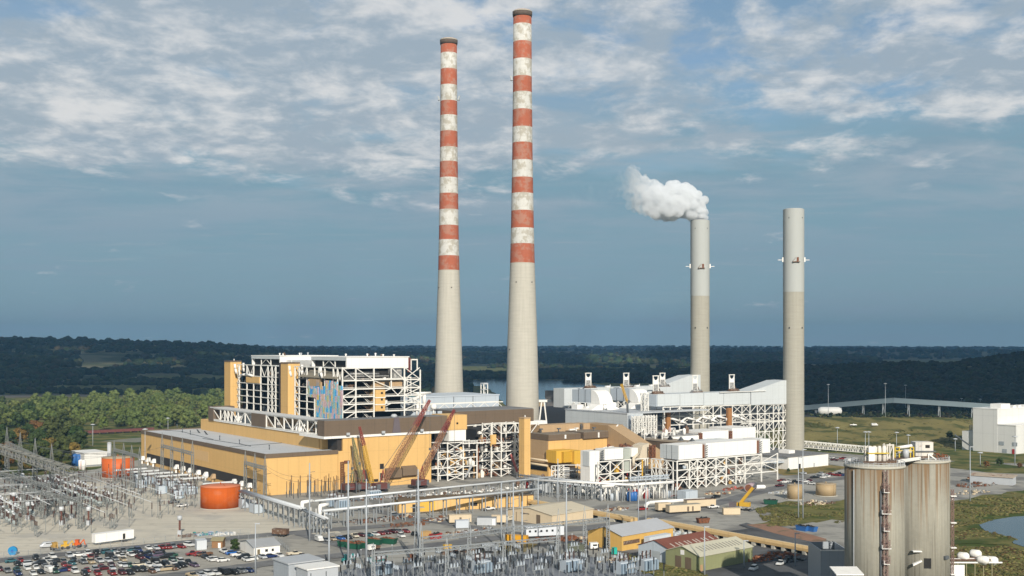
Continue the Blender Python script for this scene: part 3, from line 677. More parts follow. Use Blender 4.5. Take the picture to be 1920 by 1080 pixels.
for i, z in enumerate(Z[:-1]):
    clutter(bh, 64, 68, 66, 100, z-.2, 3, [MACH, RUST2, STEEL, MACH], 3)
    clutter(bh, 64, 68, 122, 200, z-.2, 7, [MACH, MACH, STEEL, RUST2, DSTEEL], 3)
    clutter(bh, 64, 110, 40, 44, z-.2, 4, [MACH, RUST2, DSTEEL, STEEL], 2.6)
# stair towers
for i, (x0, x1, nm) in enumerate(((425.5, 436.7, 'tan stair tower at the far end of the open boiler house'), (531.5, 545, 'tan stair tower standing between the two halves of the open boiler house'))):
    b1 = ona(x0, 700, 60)[0]; b0 = ona(x1, 700, 60)[0]
    st = thing('stair_tower', nm, 'tower', 60, b0, group='tan stair towers')
    sh = sub('shaft', TAN, st, lambda k: k.box(58.2, 66, b0, b1, 0, 64.6))
    sub('parapet', BROWN, sh, lambda k: k.box(58.0, 66.2, b0-.2, b1+.2, 64.65, 65.5))
    sub('roof_light', WHITE, sh, lambda k: (k.tube((62,b0+3,65.5),(62,b0+3,66.2),.3,6), k.ball((62,b0+3,66.4),.35,6,4)))
    sub('exhaust_pipe', WHITE, st, lambda k: k.pipe([(67.5,b0-.8,58),(67,b0-1.2,60.5),(67,b0-1.2,64)], .75, 8))
# ---- blue-grey precipitator block behind
pr = thing('precipitator_block', 'low blue grey sheeted block between the boiler house and the tallest chimney', 'building', 150, 83)
sub('wall', BLUEG, pr, lambda k: k.box(118, 201, 83, 126, 0, 42.6))
sub('roof', mat('pale_blue_roof', (.47,.52,.57), .5, .05, .1), pr, lambda k: k.box(117.6, 201.4, 82.6, 126.4, 42.65, 43.3))
for a in (137,165,180): sub('downpipe', DSTEEL, pr, lambda k: k.box(a, a+.35, 82.75, 82.98, 33, 42.6))
sub('parapet_pipe', TEAL, pr, lambda k: k.tube((128,82.6,44),(140,82.6,44),.6,8))
for i, x in enumerate((0,1,2,3)): sub('roof_frame', STEEL, pr, lambda k: (k.box(119+4*i,119.5+4*i,84,84.5,43.3,55.5), k.box(121.6+4*i,122.1+4*i,84,84.5,43.3,55.5), k.box(119+4*i,122.1+4*i,84,84.5,55.5,56)))
sub('duct', WHITE, pr, lambda k: (k.pipe([(120,68,36),(128,68,43),(134,68,46),(134,68,38)],1.1,8), k.tube((126,67,46.2),(138,67,46.2),.8,8)))
dt = thing('steel_bridge', 'white lattice duct bridge between boiler house and blue grey block', 'bridge', 112, 60)
for z in (35.6, 39.6): beam(dt, (113.4, 60, z), (188, 60, z), .8); beam(dt, (113.4, 66, z), (188, 66, z), .6)
for i in range(15): xbrace(dt, (113.5+5*i, 60, 35.8), (118.5+5*i, 60, 39.4), .5, kind='\\/'[i % 2])
sub('deck', MACH, dt, lambda k: k.box(113.4, 188, 60.6, 65.5, 35.2, 35.5))
for a in (118, 140, 165, 187): column(dt, a, 63, 0, 35.1, 1)
for i in range(4): sub('vessel', WHITE, dt, lambda k: (k.ball((116+6*i, 57, 38), 2.0, 10, 6), k.tube((116+6*i,57,32),(116+6*i,57,38),.6,6)))
cb = thing('rooftop_cabin', 'small white steel lookout frame standing on the blue grey block', 'cabin', *GA(908, 738, 43.3), 43.3)
a, b = GA(908, 738, 43.3)
sub('legs', STEEL, cb, lambda k: [k.box(a+u-.25, a+u+.25, b+v-.25, b+v+.25, 43.3, 50.5) for u in (-1.6,1.6) for v in (-1.6,1.6)])
sub('cabin', WGREY, cb, lambda k: (k.box(a-1.9, a+1.9, b-1.9, b+1.9, 46, 46.4), k.box(a-1.9,a+1.9,b-1.9,b+1.9,49.6,50.6)))
# ---- second brown band and the open steel bay beneath it
sb2 = thing('second_unit_gallery', 'long dark brown gallery box carried on open white steel in front of the tallest chimney', 'building', 133, 31)
sub('brown_band', BROWN, sb2, lambda k: k.box(133.2, 191, 30.8, 46, 28.6, 36.3))
sub('roof', DROOF, sb2, lambda k: k.box(133.6, 190.6, 31.2, 60, 36.35, 36.8))
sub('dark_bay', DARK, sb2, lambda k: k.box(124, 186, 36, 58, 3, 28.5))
sub('brown_backing', BROWN, sb2, lambda k: k.box(135, 147, 33.5, 34.5, 14, 28.5))
sub('glazed_bay', GLASS, sb2, lambda k: k.box(148, 158, 32.5, 33, 17.5, 28.5))
ca = [onb(x, 800, 28)[0] for x in (872,893.5,911,929,940,965,975)]
for a in ca: column(sb2, a, 29, 0, 28.4, .9)
for z in (28.0, 22.6, 17): beam(sb2, (ca[0], 29, z), (ca[-1], 29, z), .8)
for z0, z1 in ((17,22.6),(22.6,28)): xbrace(sb2, (ca[0],29,z0), (ca[1],29,z1), .55)
for z0, z1 in ((17,22.6),(22.6,28)): xbrace(sb2, (ca[3],29,z0), (ca[4],29,z1), .5, kind='\\')
fr = thing('steel_frame_bay', 'open white braced steel frame full of rusty pipes right of the blank tan block', 'frame', 98, 0)
fa = [101.7, 108.0, 118.4, 127.7]; fz = [0, 3.4, 7.4, 12.4, 16.3, 21.2]
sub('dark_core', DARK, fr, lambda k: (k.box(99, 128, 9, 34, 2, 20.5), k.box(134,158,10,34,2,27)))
for a in fa:
    for b in (0, 8): column(fr, a, b, 0, 21.6 if a < 128 else 18.9, .85)
for z in fz[1:]:
    beam(fr, (fa[0] if z != 7.4 else 97.5, 0, z), (fa[-1], 0, z if z < 20 else 18.6 + 2.6), .75); beam(fr, (fa[0], 8, z), (fa[-1], 8, z), .6)
    for a in fa: beam(fr, (a, .4, z), (a, 7.6, z), .5)
for j in range(5): xbrace(fr, (fa[1]+.4,0,fz[j]+.2), (fa[2]-.4,0,fz[j+1]-.2), .6)
for j in (1,2,3): xbrace(fr, (fa[0]+.4,0,fz[j]+.2), (fa[1]-.4,0,fz[j+1]-.2), .4, kind='av\\'[j-1])
ga_ = [137.6, 144.6, 154.4, 160]; gz = [0, 4.4, 9.3, 14.6, 19.4, 25, 30.3]
for a in ga_:
    for b in (0, 9): column(fr, a, b, 0, 30.8, .85)
for z in gz[1:]:
    beam(fr, (ga_[0] if z < 20 else ga_[1], 0, z), (ga_[-1], 0, z), .75); beam(fr, (ga_[0], 9, z), (ga_[-1], 9, z), .6)
    for a in ga_: beam(fr, (a, .4, z), (a, 8.6, z), .5)
for (i, j, kd) in ((0,0,'\\'),(0,1,'\\'),(0,2,'\\'),(0,4,'\\'),(0,5,'\\'),(1,0,'x'),(1,1,'\\'),(1,2,'/'),(1,3,'/'),(1,5,'v'),(2,1,'/'),(2,2,'x'),(2,3,'v'),(2,4,'x'),(2,5,'v'),(2,0,'\\')):
    xbrace(fr, (ga_[i]+.4,0,gz[j]+.2), (ga_[i+1]-.4,0,gz[j+1]-.2), .5, kind=kd)
for j in range(6): xbrace(fr, (ga_[0]+.4,9,gz[j]+.2), (ga_[1]-.4,9,gz[j+1]-.2), .45, kind='x')
for z in gz[1:5]: beam(fr, (127.7, 4, z), (137.6, 4, z), .6, RUST if z < 8 else STEEL)
column(fr, 131.2, 4, 0, 18, .8, RUST); column(fr, 127.7, 3, 0, 14, .7, mat('tan_steel', (.42,.26,.11), .7, .15, .4))
sub('tan_panel', TAN, fr, lambda k: (k.box(137.2, 140.2, -1.4, -.6, 19, 24.6), k.box(136.4,137.0,-1.4,-.6,18,24.6)))
for z in fz[1:5]: clutter(fr, 99, 124, 1.5, 6, z, 9, [MACH, RUST2, RUST, TAN, STEEL, TAN, DSTEEL], 3.2)
for z in gz[0:6]: clutter(fr, 130, 157, 1.5, 7, z, 10, [MACH, RUST2, RUST, STEEL, TAN2, DSTEEL, STEEL], 3.6)
clutter(fr, 112, 118, 1, 5, 8, 5, [TAN], 3.6); clutter(fr, 119, 127, 1, 5, 7.6, 6, [STEEL, STEEL], 4.6)
sub('stair', WGREY, fr, lambda k: (k.bar((118.5,-1.8,1.5),(123,-1.8,8),1.6,.3), k.bar((118.5,-2.4,2.6),(123,-2.4,9),.2)))
sub('pink_boom', PINK, fr, lambda k: k.lattice((150.5,-1.6,12.5),(155,-1.6,2.2),.7,.25,10))
sub('catwalk', STEEL, fr, lambda k: (k.box(117, 136, -1.7, -.5, 20.2, 20.7), [k.box(a, a+.15, -1.7, -1.55, 20.7, 22) for a in range(117, 137, 2)], k.box(117,136,-1.7,-1.55,21.9,22.1)))
tw = thing('stair_tower', 'pale tan stair tower standing at the right end of the open steel bay', 'tower', 146, -24, group='tan stair towers')
at_ = onb(983, 800, -24)[0]; tb1 = ona(973, 800, at_)[0]; ta1 = onb(994.5, 800, -24)[0]; zt = onb(983, 783, -24)[1]
sh = sub('shaft', TAN, tw, lambda k: k.box(at_, ta1, -24, tb1, 0, zt-.7)); sub('parapet', TAN2, sh, lambda k: k.box(at_-.2, ta1+.2, -24.2, tb1+.2, zt-.65, zt))
sub('roof_light', WHITE, sh, lambda k: (k.tube((at_+2,-22,zt),(at_+2,-22,zt+.7),.3,6), k.ball((at_+2,-22,zt+.9),.35,6,4)))
fp = thing('pipe_portal', 'white braced steel portal between the pale stair tower and the ochre building', 'frame', 164, 0)
for a in (165, 173): column(fp, a, 2, 0, 30, .8)
for z in (30, 17.5, 8): beam(fp, (161, 2, z), (173.5, 2, z), .7)
xbrace(fp, (161.5, 2, 17.8), (172.6, 2, 29.6), .6)
# ================================================================ SCRUBBERS, RIGHT HALF
def A_(px, b, y=850): return onb(px, y, b)[0]
def B_(px, a, y=850): return ona(px, y, a)[0]
# ---- ochre building with brown hat
oc = thing('ochre_building', 'ochre sheeted building with a dark brown flat top beside the pale stair tower', 'building', 165, -16)
a0, a1, bt = A_(1028.5, -16), A_(1150, -16), 12
sub('wall', TAN, oc, lambda k: k.box(a0, a1, -16, bt, 0, 20.6))
sub('shaded_side_wall', TAN2, oc, lambda k: k.box(a0-.25, a0-.01, -15.7, bt, 7, 20.5))  # darker skin puts the shade of this side into its colour
sub('brown_top', BROWN, oc, lambda k: (k.box(a0-.3, A_(1088, -16), -16.4, bt+2, 20.65, 24.0), k.box(A_(1091.5,-16), a1+.2, -17.5, bt+2, 20.65, 24.4)))
sub('roof', mat('brown_roof', (.20,.165,.125), .85, .1, .1), oc, lambda k: (k.box(a0, A_(1088,-16)-.3, -16, bt+1.7, 24.0, 24.2), k.box(A_(1091.5,-16)+.3, a1, -17.2, bt+1.7, 24.4, 24.6)))
sub('opening', DARK, oc, lambda k: (k.box(a0-.3, a0-.26, -15, bt-4, 3, 6.2),))
for z in (6.6, 9.4): sub('side_pipe', CREAM, oc, lambda k: k.tube((a0-2.4,-18,z), (a0-2.4,bt,z), .6, 8))
for i in range(4): sub('roof_vent', random.choice([WHITE, DSTEEL]), oc, lambda k, a=a0+5+i*11: (k.tube((a,-2-3*i,24.2),(a,-2-3*i,26),.4,7), k.box(a-1,a+1,-3-3*i,-1.4-3*i,26,26.7)))
sub('wall_light', WHITE, oc, lambda k: (k.box(A_(1059,-16)-.6,A_(1059,-16)+.6,-16.7,-16.45,21.4,23.6), k.box(A_(1121,-17)-.5,A_(1121,-17)+.5,-17.9,-17.55,21,24)))
sub('pipe_post', WHITE, oc, lambda k: k.pipe([(a1-.4,-18.6,20),(a1-.4,-18.6,26.5),(a1+1.5,-18.6,28)], .4, 7))
# ---- yellow duct casing
yd = thing('yellow_duct', 'bright yellow rectangular duct casing on short white frames in front of the ochre building', 'duct', 160, -28)
sub('casing', YEL, yd, lambda k: k.box(A_(1043,-26), A_(1076,-26), -26, -16.6, 8.6, 15.6))
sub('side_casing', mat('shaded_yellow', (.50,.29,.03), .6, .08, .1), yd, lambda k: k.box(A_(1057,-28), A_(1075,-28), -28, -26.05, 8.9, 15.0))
sub('outlet', YEL, yd, lambda k: k.box(A_(1077,-30), A_(1092,-30), -30, -17.8, 8.0, 15.4))
sub('round_end', DARK, yd, lambda k: k.tube((A_(1062,-30),-30,5),(A_(1062,-30),-24,5),2.4,14))
for px in (1034, 1041, 1048, 1057, 1083, 1090):
    a = A_(px, -31); column(yd, a, -31, 0, 8.0, .6)
for z in (2.8, 5.4, 8): beam(yd, (A_(1034,-31),-31,z), (A_(1057,-31),-31,z), .6); beam(yd, (A_(1057,-31),-31,z), (A_(1090,-31),-31,z*.9), .6)
for z0, z1 in ((0.2,2.6),(3.0,5.2),(5.6,7.8)):
    xbrace(yd, (A_(1034,-31),-31,z0), (A_(1041,-31),-31,z1), .4, kind='\\'); xbrace(yd, (A_(1048,-31),-31,z0), (A_(1057,-31),-31,z1), .4, kind='x'); xbrace(yd, (A_(1083,-31),-31,z0), (A_(1090,-31),-31,z1), .4, kind='\\')
for i in range(7): sub('pipe', random.choice([WGREY, WHITE, MACH]), yd, lambda k, i=i: k.tube((A_(1056,-31),-31,1+1.0*i*.9), (A_(1083,-31),-31,.6+.9*i*.9), .28, 6))
clutter(yd, A_(1030,-30), A_(1090,-30), -30, -22, 0, 14, [MACH, STEEL, WGREY, RUST2, BLUEG], 4)
# ---- tan conveyor gallery coming towards the camera
tc_ = thing('tan_gallery', 'tan sheeted conveyor gallery bending and sloping down behind the ochre building', 'conveyor', 172, 0)
sub('gallery', TAN2, tc_, lambda k: k.box(A_(1012,0), A_(1087,0), 0, 9, 16, 28.4))
sub('joint', DSTEEL, tc_, lambda k: k.lattice((A_(1090.5,1),1,16),(A_(1090.5,1),1,28),1.6,.3,7))
sub('gallery', TAN2, tc_, lambda k: k.box(A_(1094,0), A_(1106,0), 0, 9, 14, 28.2))
aa = A_(1106, 0)+.05; be = B_(1140, aa)
sub('gallery', mat('tan_gallery_shade', (.33,.22,.115), .65, .08, .1, rib=3), tc_, lambda k: k.box(aa, aa+12, be, 9, 14, 27.8))  # darker tan carries the shade of this face in its colour
bs_ = B_(1200, aa-2, 850)
sub('sloping_gallery', TAN2, tc_, lambda k: k.extr([(be-.02,27.8),(be-.02,16),(bs_,5),(bs_-6,5),(bs_-6,14)], 'x', aa, aa+11))
for i, z in enumerate((18.4, 21.2, 24.4)): sub('ledge', WHITE, tc_, lambda k: (k.box(A_(1066,0), A_(1077,0), -1.4, -.05, z, z+1), k.box(A_(1067,0),A_(1076,0),-.8,-.02,z-1.4,z)))
sub('transfer_box', TAN, tc_, lambda k: k.box(A_(1176,-18), A_(1193,-18), -18, -8, 10, 21))
for px in (1020, 1050, 1080, 1100): column(tc_, A_(px, 1), 4, 0, 13.9, 1.0, TAN2)
# ---- grey hall behind it
gh = thing('grey_hall', 'large pale grey flat-roofed hall behind the tan conveyor gallery', 'building', 230, -12)
b1, b0 = B_(1060, 230), B_(1176, 230)
sub('wall', PALE, gh, lambda k: k.box(230, 243, b0, b1, 0, 33.6)); sub('roof', WGREY, gh, lambda k: k.box(229.7, 300, b0-.3, b1+.3, 33.65, 34.3))
sub('end_wall', BLUEG, gh, lambda k: k.box(230.2, 240, b0-3, b0-.05, 10, 33))
sub('white_annex', WHITE, gh, lambda k: k.box(240.5, A_(1226,b0-3), b0-4, b0+20, 14, 32.2))
sub('annex_joint', DSTEEL, gh, lambda k: k.box(A_(1208,b0-4), A_(1208,b0-4)+.5, b0-4.3, b0-4.02, 15, 32))
sub('rooftop_unit', WHITE, gh, lambda k: (k.box(232, 238, b1-10, b1-4, 34.3, 37.2), k.box(234,236,b1-17,b1-13,34.3,36.2)))
sub('plinth', WHITE, gh, lambda k: k.box(196, 216, 50, 58, 0, 27))
# ---- elbows and hoppers
for i, (da, lb_) in enumerate(((0, 'left of the two white quarter-round duct elbows above the grey hall'), (32, 'right of the two white quarter-round duct elbows above the grey hall'))):
    aL = 240+da; bk = B_(1108+72*i, aL, 740); r = 9.0
    el = thing('duct_elbow', lb_, 'duct', aL, bk, group='white duct elbows')
    prof = [(bk, 46.8)] + [(bk - r*math.sin(t), 37.8 + r*math.cos(t)) for t in [PI/2*j/10 for j in range(1, 11)]] + [(bk, 37.8)]
    part('elbow', MB().extr(prof, 'x', aL, aL+11), WHITE, el)
    sub('duct', BLUEG, el, lambda k: k.box(aL+.3, aL+10.5, bk+.05, bk+20, 38.5, 46.6))
    sub('duct_flange', DSTEEL, el, lambda k: [k.box(aL+.1, aL+10.7, bk+d, bk+d+.3, 38.4, 46.75) for d in (6, 13)])
    part('hopper', MB().hexa([(aL-8,bk-10,34.3),(aL+16,bk-10,34.3),(aL+16,bk+1,34.3),(aL-8,bk+1,34.3),(aL,bk-8.6,37.7),(aL+11,bk-8.6,37.7),(aL+11,bk,37.7),(aL,bk,37.7)]), WHITE, el)
    for d in (-12, -6, 0): column(el, aL-3, bk+d+14, 34.3, 38.3, .8); xbrace(el, (aL-3, bk+d+14, 34.5), (aL-3, bk+d+20, 38.2), .5)
    sub('baffle', DARK, el, lambda k: k.box(aL-2, aL-1.5, bk+2, bk+10, 34.4, 38.2))
    sub('chute', WHITE, el, lambda k: (k.pipe([(aL+4,bk-9,37),(aL+2,bk-12,35),(aL+9,bk-14,34)],1.2,8), k.box(aL+12,aL+18,bk-4,bk+2,34.3,38.4)))
# ---- rear duct to the smoking chimney
d2 = thing('rear_flue_duct', 'long pale grey flue duct rising to the smoking grey chimney', 'duct', 256, 76)
aL, aR = A_(1058, 76, 735), A_(1253, 76, 735)
sub('duct', PALE, d2, lambda k: k.box(aL, aR+12, 76, 88, 33, 46.2))
sub('ramp', PALE, d2, lambda k: k.extr([(aR-8,38),(aR-8,46.15),(A_(1293,76,715),53.4),(A_(1313,76,715),53.8),(A_(1313,76,715),38)], 'y', 75.7, 88.3))
sub('window', DARK, d2, lambda k: k.box(A_(1081,76,736), A_(1083,76,736), 75.9, 75.98, 40.5, 42.2))
sub('yellow_panel', mat('yellowed_panel', (.48,.45,.20), .6, .08, .1), d2, lambda k: k.box(A_(1145,75,740), A_(1156,75,740), 75.5, 75.95, 36.5, 45.5))
for a in (aL+10, aL+40, aL+70, aR, aR+30): column(d2, a, 80, 0, 32.9, 1.2)
for i in range(6): sub('roof_vent', random.choice([WHITE, DSTEEL]), d2, lambda k, a=aL+40+i*14: (k.box(a,a+3,78,80,46.2,47.2), k.tube((a+4,79,46.2),(a+4,79,48),.25,6)))
# ---- hoist frames on the ducts
def hoist(px, py, b, z0, lab):
    a, z1 = onb(px, py, b); t = thing('hoist_frame', lab, 'frame', a, b, z0, group='white hoist portals on the ducts')
    w = 4.5; h = z1-z0
    for s in (-1, 1): sub('leg', STEEL, t, lambda k: k.box(a+s*w/2-.26, a+s*w/2+.26, b-.26, b+.26, z0, z1-.5))
    sub('crossbeam', STEEL, t, lambda k: (k.box(a-w/2-.5, a+w/2+.5, b-.3, b+.3, z1-.48, z1)))
    k = MB(); n = 12; rr = w/2-.4; zc = z1-.5; base = z1-h*.40
    arc = [(a + rr*math.cos(PI+PI*i/n), zc-.6 + rr*1.05*math.sin(PI+PI*i/n)) for i in range(n+1)]
    for i in range(n):
        p, q = arc[i], arc[i+1]; k.hexa([(p[0],b-.2,base-1),(q[0],b-.2,base-1),(q[0],b+.2,base-1),(p[0],b+.2,base-1),(p[0],b-.2,p[1]),(q[0],b-.2,q[1]),(q[0],b+.2,q[1]),(p[0],b+.2,p[1])])
    part('yoke', k, WHITE, t)
    sub('counterweight', MACH, t, lambda k: k.box(a-w/2+.6, a+w/2-.6, b-.15, b+.4, z0+1, base-1.2))
    sub('strut', RUST2, t, lambda k: (k.bar((a+w/2,b+.5,z0+h*.45),(a+w/2+3,b+.5,z0),.45), k.box(a-w/2-1,a+w/2+4,b-1.6,b+1.6,z0-.02,z0+.5)))
    sub('motor', random.choice([MACH, RUST2]), t, lambda k: k.tube((a-w/2-1.6,b-1,z0+1),(a+w/2+3,b-1,z0+1),.7,8))
hoist(1103, 699, 60, 46.8, 'white hoist portal above the left white duct elbow')
hoist(1174, 699, 56, 46.8, 'white hoist portal above the right white duct elbow')
hoist(1242, 699, 52, 46.8, 'white hoist portal, the further and taller of the close pair')
hoist(1229.5, 704, 3, 44.6, 'white hoist portal at the left end of the front flue duct')
hoist(1303, 703, 6, 44.6, 'white hoist portal in front of the smoking grey chimney')
hoist(1372, 702, 6, 44.6, 'white hoist portal on the front duct beneath its rising end')
# ---- front flue duct on lattice legs
fd = thing('front_flue_duct', 'long pale grey flue duct on a tall white lattice rising to the right-hand grey chimney', 'duct', 263, -4)
a0 = A_(1233, -4, 750); ar = A_(1408, -4, 740); ae = A_(1481, -4, 740)
seams = [a0] + [A_(x, -4, 750) for x in (1275, 1319, 1357, 1407)] + [ae]
for i, (p, q) in enumerate(zip(seams, seams[1:])):
    if i < 4: sub('duct', PALE, fd, lambda k: k.box(p+(.18 if i else 0), q-.18, -4, 10, 37 - .6*i*.6, 44.6))
sub('ramp', PALE, fd, lambda k: k.extr([(ar+.1,35.2),(ar+.1,44.6),(A_(1466,-4,720),51.4),(A_(1481,-4,720),51.6),(ae,35)], 'y', -4.2, 10))
sub('end_cap', BLUEG, fd, lambda k: k.box(a0-.5, a0-.02, -3.5, 9.5, 36.8, 44.2))
sub('walkway', STEEL, fd, lambda k: k.box(A_(1350,-5,735), A_(1436,-5,735), -5.2, -4.25, 44.4, 44.8))
sub('end_tower', STEEL, fd, lambda k: (k.lattice((A_(1213,-4,760),-2,20),(A_(1213,-4,760),-2,46),3.2,.5,8), k.lattice((A_(1222,-4,760),2,20),(A_(1222,-4,760),2,44),2.6,.45,8)))
fx = [A_(x, -4, 780) for x in (1244,1257.5,1275,1300,1319,1338,1352.5,1374,1392,1407,1421,1435,1451,1461,1469)]
lev = [36.4, 29.8, 24.6]
for i, a in enumerate(fx):
    lo = 22 if i < 9 else 0
    for b in (-3.5, 9): column(fd, a, b, lo if b < 0 else 0, 36.5 - (.9 if i > 3 else 0), .8)
for b in (-3.5, 9):
    for z in lev: beam(fd, (fx[0], b, z-(0 if z < 36 else .1)), (fx[-1]+3, b, z - (1.6 if z > 36 else 1.0)), .8)
for i in range(len(fx)-1):
    for j in range(2):
        if i in (3,) and j == 1: continue
        xbrace(fd, (fx[i],-3.5,lev[j+1]), (fx[i+1],-3.5,lev[j]-.8), .5, kind='x' if i in (4,7,8,10,12) else '\\/'[(i+j) % 2])
lv2 = [23, 16.5, 9.4, 3.2]
for i in range(8, len(fx)-1):
    for j in range(3): xbrace(fd, (fx[i],-3.5,lv2[j+1]), (fx[i+1],-3.5,lv2[j]), .5, kind='x' if (i+j) % 2 else '/\\'[i % 2])
for z in lv2: beam(fd, (fx[8],-3.5,z), (fx[-1]+4,-3.5,z), .7)
for i in range(8, len(fx)-1, 2): xbrace(fd, (fx[i],9,3), (fx[i+1],9,23), .5); xbrace(fd, (fx[i],-3,9), (fx[i],8.6,23), .5)
sub('raking_leg', STEEL, fd, lambda k: k.bar((A_(1480,-4,760),-3.5,35.2),(A_(1487,-4,840),-3.5,0),.9))
for z in (30, 23, 9.6, 3.4): beam(fd, (fx[-1],-3.5,z), (A_(1482,-4,790),-3.5,z), .6)
for z0, z1 in ((23.4,34.6),(10,22.5),(3.6,9.2)): xbrace(fd, (fx[-1],-3.5,z0), (A_(1481.5,-4,790),-3.5,z1), .5, kind='x')
for px in (1251, 1366): sub('stair_shaft', mat('rust_panel', (.30,.14,.05), .8, .2, .3), fd, lambda k: k.box(A_(px-3.4,-5,790), A_(px+3.4,-5,790), -6.5, -4.6, 22, 34))
clutter(fd, fx[0], fx[9], -2, 8, 24.6, 22, [STEEL, WHITE, MACH, WHITE, RUST2], 4.5)
sub('deck', MACH, fd, lambda k: k.box(fx[0], fx[9], -3, 8.8, 24.1, 24.55))
for i in range(5): sub('pipe', WHITE, fd, lambda k, a=fx[0]+14*i: k.pipe([(a,-4.6,26),(a+6,-4.6,29),(a+14,-4.6,27),(a+20,-4.6,25)], .7, 8))
# ---- absorber casings: rear row of white boxes
rw = thing('rear_absorber_row', 'row of long white absorber casings directly under the front flue duct lattice', 'building', 232, -42)
for (x0, x1, z0, z1) in ((1233,1312,13,20.4),(1315,1366,12,22.4),(1372.5,1417,10.6,23.4)):
    sub('casing', WHITE, rw, lambda k: k.box(A_(x0,-36), A_(x1,-36), -36, -16, z0, z1))
for x in (1313.4, 1369.5): sub('expansion_joint', RUST, rw, lambda k: k.lattice((A_(x,-36.5),-36.5,11),(A_(x,-36.5),-36.5,22),1.4,.45,7))
ab_ = B_(1312, A_(1312,-52)+2)
sub('side_casing', PALE, rw, lambda k: (k.box(A_(1312,-52), A_(1312,-52)+14, -52, -36.1, 12.6, 17.8),))
sub('side_casing', PALE, rw, lambda k: k.box(A_(1345,-60), A_(1345,-60)+24, -60, -36.2, 12, 18.2))
sub('pipe_deck', MACH, rw, lambda k: k.box(A_(1200,-30), A_(1300,-30), -34, -10, 20.5, 21.1))
clutter(rw, A_(1205,-30), A_(1300,-30), -33, -14, 21.1, 26, [STEEL, WHITE, mat('pinkish_steel', (.52,.36,.31), .7, .15, .5), RUST2, WHITE], 3.6)
for px in (1190, 1198, 1206, 1216, 1226): sub('frame', STEEL, rw, lambda k: k.lattice((A_(px,-20),-20,14),(A_(px,-20),-20,33),2.4,.45,7))
# ---- brown-roofed fan house in front of them
fh = thing('fan_house', 'long low brown fan house with a tan roof between the two rows of white casings', 'building', 226, -78)
ab0 = 226; bb1, bb0 = B_(1196, ab0, 815), B_(1300, ab0, 830)
sub('wall', BROWN, fh, lambda k: k.box(ab0, ab0+10, bb0, bb1, 0, 19.5)); sub('roof', mat('tan_roof', (.32,.27,.21), .85, .08, .1), fh, lambda k: k.box(ab0-.4, ab0+10.4, bb0-.4, bb1+.4, 19.55, 20.6))
for i in range(7): sub('roof_vent', random.choice([DARK, DSTEEL, WHITE]), fh, lambda k, b=bb0+4+i*9: (k.box(ab0+3,ab0+5,b,b+2,20.6,21.8), k.ball((ab0+4,b+1,22),.9,8,5)))
sub('roof_portal', STEEL, fh, lambda k: (k.box(ab0-2,ab0-1.5,bb1-8,bb1-7.5,18,27), k.box(ab0+1,ab0+1.5,bb1-14,bb1-13.5,20.6,24), k.box(ab0+1,ab0+1.5,bb1-20,bb1-19.5,20.6,24), k.box(ab0+1,ab0+1.5,bb1-20,bb1-13.5,24,24.6)))
# ---- front row: white casings on a braced white lattice
fr2 = thing('front_absorber_row', 'row of large bright white casings raised on a three-tier white braced lattice', 'building', 184, -104)
x_ = [1273, 1317, 1323.5, 1419, 1425.5, 1444]
for i in (0, 2, 4): sub('casing', WHITE, fr2, lambda k: k.box(A_(x_[i],-104), A_(x_[i+1],-104), -104, -91, 15.75, 23.3 + (.15 if i else 0)))
sub('shaded_end', PALE, fr2, lambda k: k.box(A_(1273,-104)-.3, A_(1273,-104)-.01, -103.9, -90, 15.8, 23.2))  # grey skin paints shade on this end of the white casing
for b in (-99, -95): sub('seam', DSTEEL, fr2, lambda k: k.box(A_(1273,-104)-.38, A_(1273,-104)-.31, b, b+.2, 15.8, 23.2))
for i in (1, 3):
    a = (A_(x_[i],-104)+A_(x_[i+1],-104))/2
    sub('expansion_joint', RUST, fr2, lambda k: k.box(a-.9, a+.9, -103.4, -92, 15.9, 22.8))
    for z in np.arange(16.3, 23, 1.15): sub('joint_clip', DSTEEL, fr2, lambda k: k.bar((a+.9,-104.4,z),(a+2.4,-104.3,z+.25),.35))
fx2 = [A_(x,-104) for x in (1269,1292,1307,1323,1341.5,1361,1379,1396,1427,1457)]
lz = [0, 5.2, 10.4, 15.2]
for i, a in enumerate(fx2):
    for b in (-104.2, -92): column(fr2, a, b, 0, 15.3, .9 if b < -100 else .7)
for b in (-104.2, -92):
    for z in lz[1:]:
        beam(fr2, (fx2[0], b, z), (fx2[-1] if z < 14 else fx2[-2], b, z), .9 if z > 14 else .75)
for i in range(1, 5):
    for j in range(3): xbrace(fr2, (fx2[i],-104.2,lz[j]+.2), (fx2[i+1],-104.2,lz[j+1]-.2), .6)
for (i, j, kd) in ((0,0,'a'),(0,1,'/'),(5,0,'\\'),(5,1,'\\'),(6,1,'x'),(5,2,'\\'),(6,2,'\\'),(7,2,'/'),(8,2,'/'),(8,1,'\\'),(6,0,'v'),(7,1,'a')):
    xbrace(fr2, (fx2[i],-104.2,lz[j]+.2), (fx2[i+1],-104.2,lz[j+1]-.2), .55, kind=kd)
for i in range(0, 9):
    for j in range(3): xbrace(fr2, (fx2[i],-92,lz[j]+.2), (fx2[i+1],-92,lz[j+1]-.2), .45, kind='x' if (i+j) % 2 else '/')
for a in fx2[::2]:
    for z in lz[1:]: beam(fr2, (a,-103.8,z-.1), (a,-92.4,z-.1), .5)
